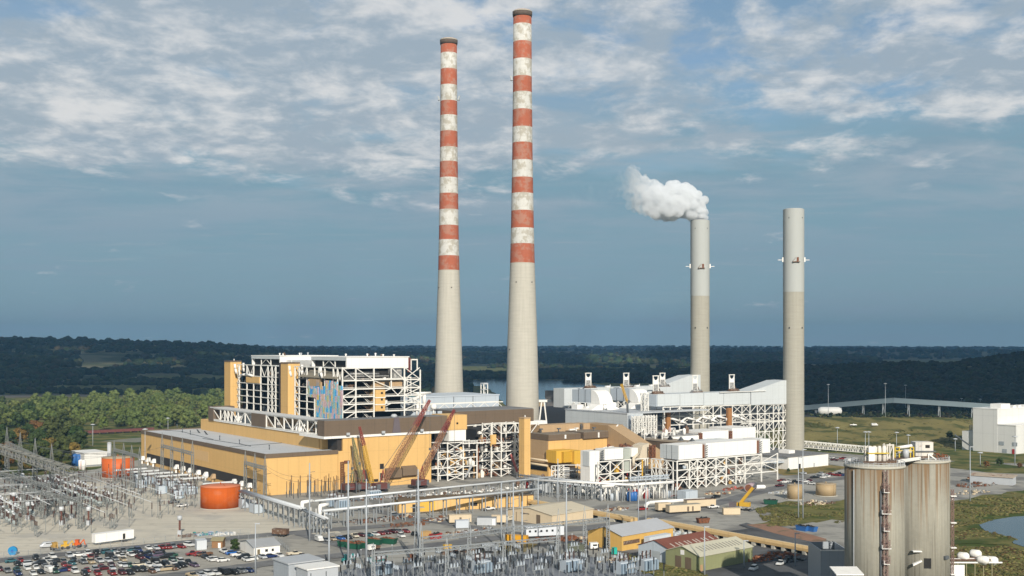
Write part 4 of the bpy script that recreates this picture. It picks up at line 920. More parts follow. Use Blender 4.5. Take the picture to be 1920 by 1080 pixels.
# left flank of the lattice
fl = [B_(x, 182.5, 885) for x in (1222,1230,1237,1250,1262,1269)]
for b in fl[:-1]: column(fr2, 182.5, b, 0, 15.3, .75)
for z in lz[1:]: beam(fr2, (182.5, fl[0], z), (182.5, fl[-1], z), .7)
for i in range(4):
    for j in (1, 2): xbrace(fr2, (182.5, fl[i+1], lz[j]), (182.5, fl[i], lz[j+1]), .5, kind='\\/'[(i+j) % 2])
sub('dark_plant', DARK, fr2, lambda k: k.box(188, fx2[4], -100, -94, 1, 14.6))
sub('pale_plant', PALE, fr2, lambda k: k.box(fx2[5], fx2[8], -97, -93.5, 10.9, 14.9))
for z in lz[:3]: clutter(fr2, 186, fx2[7], -103, -95, z, 18, [MACH, RUST2, STEEL, STEEL, BLUEG, RUST, TAN], 3.6)
for i in range(12): sub('pipe', STEEL, fr2, lambda k, a=random.uniform(186,250), z=random.uniform(2,14): k.pipe([(a,-102.5,z),(a+6,-102.5,z),(a+6,-102.5,max(.3,z-5))], .35, 6))
# ---- middle structure between yellow duct and the front row
md = thing('scrubber_duct', 'tall white casing and duct on braced white steel right of the yellow duct', 'duct', 175, -60)
aw = A_(1106, -60)
sub('tall_casing', WHITE, md, lambda k: k.box(aw, A_(1124,-60), -60, -52, 1, 18.2)); sub('shaded_side', PALE, md, lambda k: k.box(aw-.3, aw-.01, -59.7, B_(1094,aw), 10, 18))  # thin grey skin paints shade on the left of the tall casing
sub('casing', WHITE, md, lambda k: k.box(A_(1134,-62), A_(1170,-62), -62, -54, 13, 19)); sub('grey_column', mat('greenish_grey', (.36,.39,.35), .6, .08, .1), md, lambda k: k.box(A_(1170.5,-63), A_(1182,-63), -63, -55, 5, 18.8))
sub('casing', WHITE, md, lambda k: k.box(A_(1184,-64), A_(1196,-64), -64, -56, 14, 18.8))
sub('clip_strip', DSTEEL, md, lambda k: [k.bar((A_(1128,-61),-61,z),(A_(1132,-61),-61,z+.4),.5) for z in np.arange(13,18.5,1.2)])
sub('roof_deck', RUST2, md, lambda k: k.box(A_(1130,-50), A_(1215,-50), -53, -42, 16.5, 17.2))
clutter(md, A_(1130,-50), A_(1210,-50), -52, -44, 17.2, 16, [RUST2, MACH, mat('pinkish_steel', (0,0,0)), STEEL, RUST], 2.2)
mx = [A_(x,-64) for x in (1121,1144,1168,1182,1210,1214,1222)]
mz = [0, 5.8, 12.6]
for a in mx:
    for b in (-64, -55): column(md, a, b, 0, 12.8, .8)
for z in mz[1:]: beam(md, (mx[0],-64,z), (mx[-1],-64,z), .8); beam(md, (mx[0],-55,z), (mx[-1],-55,z), .6)
for i in (0, 1, 3):
    for j in (0, 1): xbrace(md, (mx[i],-64,mz[j]+.3), (mx[i+1],-64,mz[j+1]-.3), .6)
for i in (0, 2, 3):
    for j in (0, 1): xbrace(md, (mx[i],-55,mz[j]+.3), (mx[i+1],-55,mz[j+1]-.3), .45, kind='/')
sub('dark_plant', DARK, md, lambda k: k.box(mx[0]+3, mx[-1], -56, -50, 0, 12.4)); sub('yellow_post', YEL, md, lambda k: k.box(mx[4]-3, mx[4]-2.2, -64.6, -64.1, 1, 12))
for z in mz[:2]: clutter(md, mx[0], mx[-1]-3, -63, -57, z, 16, [MACH, STEEL, RUST2, YEL, WGREY, STEEL, RED], 4.2)
CRD = mat('cream_duct', (.55,.48,.37), .65, .12, .2, streak=.1)
sub('cream_duct', CRD, md, lambda k: k.hexa([(A_(1197,-62),-62,11),(A_(1213,-62),-62,11),(A_(1213,-62),-54,11),(A_(1197,-62),-54,11),(A_(1205,-62),-62,19.6),(A_(1217,-62),-62,20.6),(A_(1217,-62),-54,20.6),(A_(1205,-62),-54,19.6)]))
sub('round_pipe', CRD, md, lambda k: k.pipe([(A_(1188,-66),-66,9),(A_(1188,-66),-66,13.5),(A_(1198,-64),-64,15.5)], .8, 8))
sub('joint', RUST, md, lambda k: k.lattice((A_(1223,-66),-66,13),(A_(1223,-66),-66,20),2.2,.5,6))
# ---- right annex of the lattice and the white low shed
an = thing('low_white_shed', 'low flat-roofed white shed at the foot of the right-hand grey chimney', 'shed', *GA(1490, 882))
a0, b0 = GA(1478, 880)
p0 = G(1478,881); p1 = G(1553,873)
dv = Vector(p1)-Vector(p0); LL = dv.length
th2 = math.atan2(dv.y, dv.x)
wsh = thing('flat_roofed_shed', 'long white shed with a dark flat roof beside the parked cars', 'shed', p0[0], p0[1], 0, th2, frame='L')
part('wall', MB().box(0, LL, 0, 34, 0, 7.4), WHITE, wsh); part('roof', MB().box(-1, LL+.3, -.3, 34.3, 7.42, 8.0), DROOF, wsh)
part('door', MB().box(LL*.25, LL*.25+2, -.12, -.02, .1, 3), DARK, wsh); part('door', MB().box(LL*.62, LL*.62+1.4, -.12, -.02, .1, 2.6), WGREY, wsh)
part('roof_unit', MB().box(LL*.4, LL*.4+6, 12, 20, 8, 10), WHITE, wsh); part('canopy', MB().box(-9, -.2, 3, 12, 4.2, 4.8), BLUEG, wsh)
for i in (0,1): part('canopy_post', MB().box(-8.6, -8.2, 3.4+i*7, 3.8+i*7, 0, 4.2), GSTEEL, wsh)
bpy.data.objects.remove(an)
# ---- pipe bank in front of the white lattice
pb = thing('pipe_bank', 'dense bank of white vertical pipes and blue tanks below the white lattice', 'pipework', *GA(1195, 948))
P0 = GA(1128, 940); P1 = GA(1263, 935)
def along(t, d=0): return (P0[0]+(P1[0]-P0[0])*t + d*.12, P0[1]+(P1[1]-P0[1])*t + d)
sub('header_pipe', WHITE, pb, lambda k: k.tube((*along(0), 7.2), (*along(1), 8.2), .75, 10))
sub('header_pipe', WHITE, pb, lambda k: k.tube((*along(.1,6), 8.6), (*along(1,6), 9.2), .5, 10))
sub('rail_truss', BLUEG, pb, lambda k: k.lattice((*along(.45,4),9.9),(*along(1,4),10.6),1.5,.3,16))
for i in range(34):
    t = i/33
    if i % 4 == 3: continue
    x, y = along(t, random.uniform(-2, 3)); part('pipe', MB().tube((x,y,0),(x,y,random.uniform(5,7.2)),random.uniform(.22,.4),6), random.choice([WHITE, STEEL, STEEL, WGREY]), pb)
for i in range(12):
    t = i/11; x, y = along(t, 9); column(pb, x, y, 0, 9, .5)
    if i < 11: x2, y2 = along((i+1)/11, 9); xbrace(pb, (x,y,.3), (x2,y2,8.5), .35, kind='x/\\'[i % 3])
for j, t in enumerate((.33,.37,.41)): x, y = along(t, -3); sub('tank', BLUE, pb, lambda k: (k.lathe([(.5,0),(1.25,.2),(1.25,4),(.6,4.6)], 12, (x,y))))
for i in range(26):
    t = random.random(); x, y = along(t, random.uniform(-1, 12)); clutter(pb, x, x+1, y, y+1, 0, 1, [MACH, STEEL, WGREY, RED, BLUEG, WHITE], 4.5)
sub('blue_grey_cabinet', BLUEG, pb, lambda k: (k.box(*sorted((along(.97,0)[0]+1,along(.97,0)[0]+9)), along(.97,0)[1]-9, along(.97,0)[1]-3, 0, 4.4)))
pl = thing('pipe_rows', 'long rows of white and grey pipes and valves in front of the yellow duct', 'pipework', *GA(1060, 930))
Q0 = GA(985, 918); Q1 = GA(1130, 934)
for d, z, r in ((0,5.2,.5),(3,6,.55),(6,5,.4),(9,6.6,.45),(13,4.8,.5)):
    sub('pipe', random.choice([WHITE, WGREY, WHITE]), pl, lambda k: k.tube((Q0[0]+d*.3, Q0[1]+d, z), (Q1[0]+d*.3, Q1[1]+d, z), r, 8))
for i in range(20):
    t = i/19; a, b = Q0[0]+(Q1[0]-Q0[0])*t, Q0[1]+(Q1[1]-Q0[1])*t
    sub('trestle', GSTEEL, pl, lambda k: (k.box(a-.15,a+.15,b-.15,b+.15,0,7), k.box(a+4-.15,a+4+.15,b+13-.15,b+13+.15,0,7), k.bar((a,b,4.4),(a+4,b+13,4.4),.3)))
for i in range(44):
    t = random.random(); a, b = Q0[0]+(Q1[0]-Q0[0])*t+random.uniform(0,4), Q0[1]+(Q1[1]-Q0[1])*t+random.uniform(0,13)
    clutter(pl, a, a+.5, b, b+.5, 0, 1, [MACH, WGREY, WHITE, RUST2, DSTEEL, BLUEG, STEEL, RED], 4)
sub('grey_box', WGREY, pl, lambda k: k.box(*sorted((GA(1012,925)[0], GA(1012,925)[0]+7)), GA(1012,925)[1], GA(1012,925)[1]+5, 0, 7.5))
# ================================================================ CHIMNEYS
def chim_mat(name, bands, base, zs):
    m = bpy.data.materials.new(name); m.use_nodes = True; nt = m.node_tree; N = nt.nodes; L = nt.links; bs = N['Principled BSDF']
    bs.inputs['Roughness'].default_value = .85; bs.inputs['Specular IOR Level'].default_value = .2
    tx = N.new('ShaderNodeTexCoord'); sx = N.new('ShaderNodeSeparateXYZ'); L.new(tx.outputs['Object'], sx.inputs[0])
    def mt(op, a, b=0, c=0):
        n = N.new('ShaderNodeMath'); n.operation = op
        for i, x in enumerate((a, b, c)):
            if isinstance(x, (int, float)): n.inputs[i].default_value = x
            else: L.new(x, n.inputs[i])
        return n.outputs[0]
    def noise(sc, det, scale=(1,1,1), rough=.5):
        mp = N.new('ShaderNodeMapping'); mp.inputs['Scale'].default_value = scale; L.new(tx.outputs['Object'], mp.inputs[0])
        n = N.new('ShaderNodeTexNoise'); n.inputs['Scale'].default_value = sc; n.inputs['Detail'].default_value = det; n.inputs['Roughness'].default_value = rough; L.new(mp.outputs[0], n.inputs['Vector']); return n.outputs['Fac']
    def mix(f, a, b):
        n = N.new('ShaderNodeMix'); n.data_type = 'RGBA'; L.new(f, n.inputs['Factor'])
        for i, x in ((6,a),(7,b)):
            if isinstance(x, tuple): n.inputs[i].default_value = (*x,1)
            else: L.new(x, n.inputs[i])
        return n.outputs[2]
    z = mt('DIVIDE', sx.outputs[2], zs)
    wob = mt('ADD', z, 0)
    cr = N.new('ShaderNodeValToRGB'); cr.color_ramp.interpolation = 'CONSTANT'; L.new(wob, cr.inputs[0])
    els = [(0, base)] + bands
    while len(cr.color_ramp.elements) < len(els): cr.color_ramp.elements.new(.5)
    for i, (p, c) in enumerate(els): cr.color_ramp.elements[i].position = p; cr.color_ramp.elements[i].color = (*c, 1)
    c = cr.outputs[0]
    # blocky flaking: the paint comes off in lift-high patches
    rn = N.new('ShaderNodeMapRange'); rn.inputs[1].default_value = .49; rn.inputs[2].default_value = .57
    L.new(noise(.24, 5, (.8,.8,.7), .7), rn.inputs[0])
    up = mt('GREATER_THAN', z, bands[0][0]) if bands else mt('GREATER_THAN', z, 2)
    sg = N.new('ShaderNodeSeparateColor'); L.new(cr.outputs[0], sg.inputs[0])
    amt = mt('ADD', .28, mt('MULTIPLY', mt('GREATER_THAN', sg.outputs[1], .3), .55))
    c = mix(mt('MULTIPLY', mt('MULTIPLY', rn.outputs[0], up), amt), c, (.34,.315,.26))
    rings = mt('LESS_THAN', mt('FRACT', mt('DIVIDE', sx.outputs[2], 2.3)), .10)
    f = mt('SUBTRACT', 1.0, mt('MULTIPLY', rings, .07))
    f = mt('ADD', f, mt('MULTIPLY', mt('SUBTRACT', noise(.5, 4, (.25,.25,1.6)), .5), .22))
    f = mt('ADD', f, mt('MULTIPLY', mt('SUBTRACT', noise(.9, 4, (1,1,.03)), .5), .24))
    vm = N.new('ShaderNodeVectorMath'); vm.operation = 'SCALE'; L.new(c, vm.inputs[0]); L.new(f, vm.inputs['Scale'])
    L.new(vm.outputs[0], bs.inputs['Base Color']); return m
RB, WB, CB = (.335,.10,.055), (.51,.505,.475), (.42,.40,.345)
def striped(name, label, x, y, prof, H_, zb):
    "zb: band boundaries from the bottom, first band red"
    t = thing(name, label, 'chimney', x, y, 0, 0, 'striped chimneys', frame='L')
    bands = [(z/H_, RB if i % 2 == 0 else WB) for i, z in enumerate(zb)]
    part('shaft', MB().lathe(prof, 40), chim_mat('striped_chimney_concrete', bands, CB, H_), t)
    r = prof[-1][0]
    cp_ = part('cap', MB().lathe([(r+.25,H_-4.2),(r+.55,H_-2.6),(r+.55,H_-1.0),(r-1.0,H_-.1)], 40), mat('sooty_cap', (.10,.075,.06), .9, .25, .4), t)
    part('cap_rim', MB().lathe([(r+.6,H_-1.0),(r+.62,H_-.5),(r-.6,H_+.25),(r-1.6,H_+.3)], 40), CONC, cp_)
    return t
def zrow(py, Y): return EYE - (py-HOR)/F*Y
rT = lambda px, Y: px/2*Y/F
x1, Y1 = G(978, 650+75*F/770); Y1 = 770; x1 = (979.5-960)/F*770
b1 = [494,460.5,429.5,398,366,334,302,271,240,208,176.5,145,113,82,49]
pr1 = [(rT(64,770),0),(rT(62,770),zrow(765,770)),(rT(56,770),zrow(640,770)),(rT(47,770),zrow(510,770)),(rT(43,770),zrow(430,770)),(rT(38.5,770),zrow(300,770)),(rT(35.5,770),zrow(160,770)),(rT(34,770),zrow(21,770))]
c1 = striped('striped_chimney', 'tallest chimney, red and white banded upper half over bare concrete, right of its twin', x1, 770, pr1, pr1[-1][1], [zrow(y,770) for y in b1])
x2 = (841.5-960)/F*840
b2 = [507.5,481,452,423.5,394,365,335,306.5,277,249,219,190.5,161,133,103]
pr2 = [(rT(57,840),0),(rT(54,840),zrow(735,840)),(rT(47,840),zrow(620,840)),(rT(40,840),zrow(510,840)),(rT(37,840),zrow(440,840)),(rT(33.5,840),zrow(300,840)),(rT(31.5,840),zrow(180,840)),(rT(30.5,840),zrow(74,840))]
c2 = striped('striped_chimney', 'shorter-looking red and white banded chimney standing further back on the left', x2, 840, pr2, pr2[-1][1], [zrow(y,840) for y in b2])
def beacon(t, ang, z, r):
    k = MB(); c, s = math.cos(ang), math.sin(ang); p = lambda d, e, h: ((r+d)*c - e*s, (r+d)*s + e*c, z+h)
    k.hexa([p(-.4,-.9,-.3),p(1.8,-.9,-.3),p(1.8,.9,-.3),p(-.4,.9,-.3),p(-.4,-.9,0),p(1.8,-.9,0),p(1.8,.9,0),p(-.4,.9,0)])
    k.hexa([p(.2,-.7,0),p(1.2,-.7,0),p(1.2,.7,0),p(.2,.7,0),p(.9,-.7,2.6),p(2.2,-.7,2.8),p(2.2,.7,2.8),p(.9,.7,2.6)])
    k.bar(p(0,0,-2), p(1.5,0,-.3), .25)
    part('beacon_light', k, GSTEEL, t)
beacon(c2, 0, zrow(187,840), rT(32,840)); beacon(c2, PI, zrow(187,840), rT(32,840)); beacon(c1, PI, zrow(150,770), rT(35.5,770)); beacon(c1, PI/2, zrow(150,770), rT(35.5,770))
for t, Y, rows in ((c1, 770, ((530,-.5),(530,.8),(655,-1.0))), (c2, 840, ((540,.3),(655,-1.2),(540,-1.0)))):
    for py, d in rows:
        z = zrow(py, Y); r = np.interp(z, [p[1] for p in (pr1 if t is c1 else pr2)], [p[0] for p in (pr1 if t is c1 else pr2)])
        ang = -PI/2 + d; part('vent_hole', MB().lathe([(.1,-.3),(.45,-.2),(.45,.3),(.1,.4)], 8, (r*math.cos(ang), r*math.sin(ang))), DARK, t)
        o = kids_last = t and [c for c in COL.objects if c.parent == t][-1]; o.location.z = z
# plain grey chimneys
def grey(label, px, Y, top, change, wT, wB, hl):
    x = (px-960)/F*Y; H_ = zrow(top, Y); t = thing('grey_chimney', label, 'chimney', x, Y, 0, 0, 'plain grey chimneys', frame='L')
    zc = zrow(change, Y); r0, r1 = rT(wB, Y), rT(wT, Y)
    part('shaft', MB().lathe([(r0,0),(r0*.3+r1*.7,zc*.6),(r1+.05,zc)], 36, caps=False), chim_mat('bare_chimney_concrete', [], (.33,.315,.265), 200), t)
    part('liner', MB().lathe([(r1+.12,zc-.3),(r1+.1,H_-.5)], 36, caps=False).lathe([(r1+.1,H_-.5),(r1-.7,H_)], 36), mat('pale_chimney_paint', (.37,.385,.37), .75, .03, .05, streak=.05), t)
    part('mouth', MB().lathe([(r1-1.0,H_+.02),(.2,H_+.05)], 30), DARK, t)
    z = zrow(hl, Y)
    for s in (-1, 1):
        part('service_arm', MB().box(s*(r1-.2), s*(r1+3.9), -.35, .35, z, z+.38).box(s*(r1+.1), s*(r1+.9), -.7, .7, z-1.2, z+2.0), WHITE, t)
    ad = part('access_door', MB().box(.4, 1.8, -r1-.35, -r1+.4, z-1.2, z+1.6), RUST, t); part('landing', MB().box(-2.6, 2.4, -r1-1.2, -r1+.4, z-1.9, z-1.25).bar((-2.6,-r1-.6,z-1.2),(-.2,-r1-.6,z+1.6),.2), RUST2, ad)
    for dx in (-.62, .62):
        part('sampling_port', MB().box(dx*r1-.35, dx*r1+.35, -r1*.80, -r1*.70, H_-7.2, H_-6.2), DARK, t)
        part('sampling_port', MB().box(dx*r0*.98-.35, dx*r0*.98+.35, -r1*.84, -r1*.72, zrow(615,Y)-.5, zrow(615,Y)+.6), DARK, t)
    return t
c3 = grey('plain grey chimney furthest right, with no smoke', 1488, 789, 392, 547, 38.5, 39, 488)
c4 = grey('plain grey chimney with white steam pouring from its mouth', 1312.5, 857, 413, 554.5, 35, 36.5, 500)
# steam: a lumpy closed volume drifting to the left
def blob_mesh(name, blobs, vox, dec=1.0):
    mb = bpy.data.metaballs.new(name); mb.resolution = vox; mb.render_resolution = vox; mb.threshold = .12
    for (x, y, z, r) in blobs: e = mb.elements.new(); e.co = (x, y, z); e.radius = r*1.25
    ob = bpy.data.objects.new(name+'_field', mb); COL.objects.link(ob); bpy.context.view_layer.update()
    me = bpy.data.meshes.new_from_object(ob.evaluated_get(bpy.context.evaluated_depsgraph_get())); bpy.data.objects.remove(ob); bpy.data.metaballs.remove(mb); me.name = name; return me
rs = random.Random(4)
pl_pts = [(1310,411,16),(1308,399,19),(1302,387,24),(1291,379,30),(1277,377,33),(1262,378,35),(1246,377,37),(1230,378,36),(1214,378,34),(1202,368,31),(1193,352,28),(1187,338,25),(1180,328,20),(1160,345,21),(1135,358,22),(1105,368,24),(1075,378,20)]
blobs = []
for i in range(len(pl_pts)-1):
    for s in range(4):
        t = s/4; p = [pl_pts[i][j]*(1-t)+pl_pts[i+1][j]*t for j in range(3)]
        R_ = p[2]*857/F; cx, cz = (p[0]-960)/F*857, zrow(p[1], 857)
        blobs.append((cx, 857, cz, R_*.72))
        for q in range(11):
            th_, ph = rs.uniform(0, 2*PI), rs.uniform(-1, 1); d = R_*rs.uniform(.72,.95)
            blobs.append((cx+d*math.cos(th_)*math.sqrt(1-ph*ph), 857+d*math.sin(th_)*math.sqrt(1-ph*ph), cz+d*ph, R_*rs.uniform(.14,.36)))
blobs = [b for b in blobs if b[2]-b[3] > zrow(416,857) or b[0] < (1296-960)/F*857]
sme = blob_mesh('steam_plume', [(b[0]-143, b[1]-857, b[2]-171, b[3]) for b in blobs], 1.1)
sm = bpy.data.materials.new('steam'); sm.use_nodes = True; nt = sm.node_tree; nt.nodes.clear()
ou = nt.nodes.new('ShaderNodeOutputMaterial'); pv = nt.nodes.new('ShaderNodeVolumePrincipled'); pv.inputs['Color'].default_value = (.955,.97,.985,1); pv.inputs['Anisotropy'].default_value = .1
tx = nt.nodes.new('ShaderNodeTexCoord'); no = nt.nodes.new('ShaderNodeTexNoise'); no.inputs['Scale'].default_value = .15; no.inputs['Detail'].default_value = 6; no.inputs['Roughness'].default_value = .66; nt.links.new(tx.outputs['Object'], no.inputs['Vector'])
mr = nt.nodes.new('ShaderNodeMapRange'); mr.inputs[1].default_value = .38; mr.inputs[2].default_value = .60; mr.inputs[3].default_value = 0; mr.inputs[4].default_value = 1; nt.links.new(no.outputs['Fac'], mr.inputs[0])
sx = nt.nodes.new('ShaderNodeSeparateXYZ'); nt.links.new(tx.outputs['Object'], sx.inputs[0])
m2 = nt.nodes.new('ShaderNodeMapRange'); m2.inputs[1].default_value = -68; m2.inputs[2].default_value = -6; m2.inputs[3].default_value = .008; m2.inputs[4].default_value = .5; m2.interpolation_type = 'SMOOTHSTEP'; nt.links.new(sx.outputs[0], m2.inputs[0])
m3 = nt.nodes.new('ShaderNodeMapRange'); m3.inputs[1].default_value = -72; m3.inputs[2].default_value = -5; m3.inputs[3].default_value = .50; m3.inputs[4].default_value = .25; nt.links.new(sx.outputs[0], m3.inputs[0]); nt.links.new(m3.outputs[0], mr.inputs[1])
m4 = nt.nodes.new('ShaderNodeMath'); m4.operation = 'ADD'; m4.inputs[1].default_value = .17; nt.links.new(m3.outputs[0], m4.inputs[0]); nt.links.new(m4.outputs[0], mr.inputs[2])
mu = nt.nodes.new('ShaderNodeMath'); mu.operation = 'MULTIPLY'; nt.links.new(mr.outputs[0], mu.inputs[0]); nt.links.new(m2.outputs[0], mu.inputs[1]); nt.links.new(mu.outputs[0], pv.inputs['Density'])
nt.links.new(pv.outputs[0], ou.inputs['Volume'])
sme.materials.clear(); sme.materials.append(sm)
so_ = bpy.data.objects.new('steam_plume', sme); COL.objects.link(so_); so_.location = (143, 857, 171); so_['label'] = 'white billowing steam drifting left from the smoking grey chimney'; so_['category'] = 'steam'
scene.cycles.volume_step_rate = 2.0; scene.cycles.volume_max_steps = 128
# ================================================================ YARD: tanks, silos, cranes, bridges, sheds
def tank(name, label, px, py, wpx, tpy, m, group=None, dome=.8):
    x, y = G(px, py); r = wpx/2*y/F; y += r*.0; h = EYE - (tpy-HOR)/F*y
    t = thing(name, label, 'tank', x, y, 0, 0, group, frame='L')
    part('shell', MB().lathe([(r,.35),(r,h)], 40), m, t)
    rf_ = part('roof', MB().lathe([(r+.12,h+.01),(r+.12,h+.22),(r*.5,h+dome*.75),(.3,h+dome)], 40), mat(m.name+'_roof', tuple(min(1,c*1.0) for c in (.52,.17,.08)) if m == ORANGE else (.36,.28,.18), .7, .08, .2), t)
    part('base_ring', MB().lathe([(r+.9,0),(r+.9,.33)], 40), CONC, t)
    part('stair', MB().lathe([(.1,0),(.12,h)], 6, (r*.55, -r*.86)).bar((r*.55,-r*.86,h),(r*.2,-r*.2,h+dome+.1),.15), m, t)
    part('vent', MB().tube((0,0,h+dome-.1),(0,0,h+dome+.8),.3,8), m, rf_)
    return t, r, h
tank('storage_tank', 'bright orange cylindrical tank standing alone on the pale gravel', 413.5, 951, 73, 911, ORANGE, 'orange storage tanks')
tank('storage_tank', 'orange tank half hidden behind switchyard poles beside the white flat-roofed shed', 221, 894, 58, 857.5, mat('darker_orange', (.50,.105,.02), .6, .07, .12, streak=.07), 'orange storage tanks')
tank('storage_tank', 'narrow tan tank nearest the pair of tall lamp poles', 1490, 936, 28, 909, TANK, 'tan storage tanks', .3)
tank('storage_tank', 'wider tan tank partly behind the concrete silos', 1548.5, 929, 37, 907, TANK, 'tan storage tanks', .3)
# ---- concrete silos
def silo_mat():
    m = mat('silo_concrete', (.262,.25,.207), .9, .16, .12, streak=.38); nt = m.node_tree; N = nt.nodes; L = nt.links; bs = N['Principled BSDF']
    src = bs.inputs['Base Color'].links[0].from_socket
    tx = N.new('ShaderNodeTexCoord'); mp = N.new('ShaderNodeMapping'); mp.inputs['Scale'].default_value = (1,1,.02); L.new(tx.outputs['Object'], mp.inputs[0])
    no = N.new('ShaderNodeTexNoise'); no.inputs['Scale'].default_value = 1.1; no.inputs['Detail'].default_value = 5; L.new(mp.outputs[0], no.inputs['Vector'])
    sx = N.new('ShaderNodeSeparateXYZ'); L.new(tx.outputs['Object'], sx.inputs[0])
    z = N.new('ShaderNodeMapRange'); z.inputs[1].default_value = 18; z.inputs[2].default_value = 43; z.inputs[3].default_value = .24; z.inputs[4].default_value = -.04; L.new(sx.outputs[2], z.inputs[0])
    sb_ = N.new('ShaderNodeMath'); sb_.operation = 'SUBTRACT'; L.new(no.outputs['Fac'], sb_.inputs[0]); L.new(z.outputs[0], sb_.inputs[1])
    r = N.new('ShaderNodeMapRange'); r.inputs[1].default_value = .44; r.inputs[2].default_value = .58; r.inputs[4].default_value = .75; L.new(sb_.outputs[0], r.inputs[0])
    mx = N.new('ShaderNodeMix'); mx.data_type = 'RGBA'; L.new(r.outputs[0], mx.inputs['Factor']); L.new(src, mx.inputs[6]); mx.inputs[7].default_value = (.17,.088,.028,1)
    n2 = N.new('ShaderNodeTexNoise'); n2.inputs['Scale'].default_value = 2.4; n2.inputs['Detail'].default_value = 3; L.new(mp.outputs[0], n2.inputs['Vector'])
    r2 = N.new('ShaderNodeMapRange'); r2.inputs[1].default_value = .56; r2.inputs[2].default_value = .68; r2.inputs[4].default_value = .5; L.new(n2.outputs['Fac'], r2.inputs[0])
    m2 = N.new('ShaderNodeMix'); m2.data_type = 'RGBA'; L.new(r2.outputs[0], m2.inputs['Factor']); L.new(mx.outputs[2], m2.inputs[6]); m2.inputs[7].default_value = (.11,.095,.07,1)
    L.new(m2.outputs[2], bs.inputs['Base Color']); return m
SILO = silo_mat()
sx1, sy1, sx2, sy2, sr = 96.9, 300, 115.8, 318, 7.75
s1 = thing('concrete_silo', 'rust-streaked concrete silo with a ladder cage up its front, nearest the camera', 'silo', sx1, sy1, 0, 0, 'concrete silos', frame='L')
s2 = thing('concrete_silo', 'rust-streaked concrete silo with a dark doorway, behind and right of its twin', 'silo', sx2, sy2, 0, 0, 'concrete silos', frame='L')
for s, h in ((s1, 43.0), (s2, 42.6)):
    part('shell', MB().lathe([(sr,0),(sr,h)], 48), SILO, s); rf_ = part('roof', MB().lathe([(sr+.2,h+.01),(sr+.2,h+.5),(.2,h+.7)], 48), CONC, s)
    k = MB()
    for i in range(36):
        a = 2*PI*i/36; a2 = 2*PI*(i+1)/36; p = (sr*.98*math.cos(a), sr*.98*math.sin(a)); q = (sr*.98*math.cos(a2), sr*.98*math.sin(a2))
        k.bar((*p,h+.4),(*p,h+1.6),.09); k.bar((*p,h+1.55),(*q,h+1.55),.09); k.bar((*p,h+1.0),(*q,h+1.0),.07)
    part('railing', k, WGREY, rf_)
PKR = mat('pinkish_rust', (.22,.145,.125), .8, .2, .8)
def rim(ang, d=0): return ((sr+d)*math.cos(ang), (sr+d)*math.sin(ang))
la = -PI/2 + .02
lx, ly = rim(la, .5)
part('ladder_cage', MB().lattice((lx,ly,0),(lx,ly,43),.95,.13,36), PKR, s1)
for i, z in enumerate((39.5, 30.2, 23.5, 15.6, 6.5)[0:5]):
    zz = EYE - ({0:923,1:963,2:995,3:1028,4:1057}[i]-HOR)/F*292; wd = 1.2 if i in (1,3) else .75
    part('landing', MB().box(lx-wd, lx+wd, ly-1.1, ly+.3, zz, zz+.14).box(lx-wd, lx+wd, ly-1.1, ly-1.05, zz+.98, zz+1.03).box(lx-wd, lx-wd+.1, ly-1.3, ly, zz+.2, zz+1.05), WHITE, s1)
    part('landing_cage', MB().lattice((lx,ly-.4,zz+.3),(lx,ly-.4,zz+2.4),1.6,.12,3), PKR, s1)
px_, py_ = rim(la-.14, .35); part('downpipe', MB().tube((px_,py_,0),(px_,py_,37.5),.22,8), DSTEEL, s1)
px_, py_ = rim(la-1.05, .2); part('conduit', MB().tube((px_,py_,0),(px_,py_,42.5),.11,6), WGREY, s1)
px_, py_ = rim(-.35, .3)
for z in (33, 25.5, 18.5, 11): part('landing', MB().box(px_-.4, px_+1.2, py_-.9, py_+.5, z, z+.25).bar((px_+1.1,py_,z),(px_,py_,z-1.2),.15), WHITE, s2)
part('ladder', MB().lattice((px_+.3,py_,5),(px_+.3,py_,35),.6,.1,30), PKR, s2)
def face(t, ang, w_, z0, z1, m, nm, d=.12):
    a0, a1 = ang-w_/2/sr, ang+w_/2/sr; c = [rim(a0,-.2), rim(a1,-.2), rim(a1,d), rim(a0,d)]
    return part(nm, MB().prism(c, z0, z1), m, t)
zz = lambda py, Y=311: EYE - (py-HOR)/F*Y
face(s2, -PI/2-.12, 1.9, zz(1065), zz(1046), DARK, 'doorway'); face(s2, -PI/2+.62, 1.6, zz(1049), zz(1043), DSTEEL, 'hatch', .7)
x_c, y_c = rim(-PI/2-.35, .6); part('chute', MB().hexa([(x_c-2.2,y_c-.4,zz(1060)),(x_c+.2,y_c-.4,zz(1052)),(x_c+.2,y_c+.6,zz(1052)),(x_c-2.2,y_c+.6,zz(1060)),(x_c-2.2,y_c-.4,zz(1056)),(x_c+.2,y_c-.4,zz(1049)),(x_c+.2,y_c+.6,zz(1049)),(x_c-2.2,y_c+.6,zz(1056))]), WHITE, s2)
x_c, y_c = rim(-PI/2-.5, .6); part('landing', MB().box(x_c-1, x_c+1.4, y_c-.8, y_c+.8, zz(1034), zz(1032)), WHITE, s2)
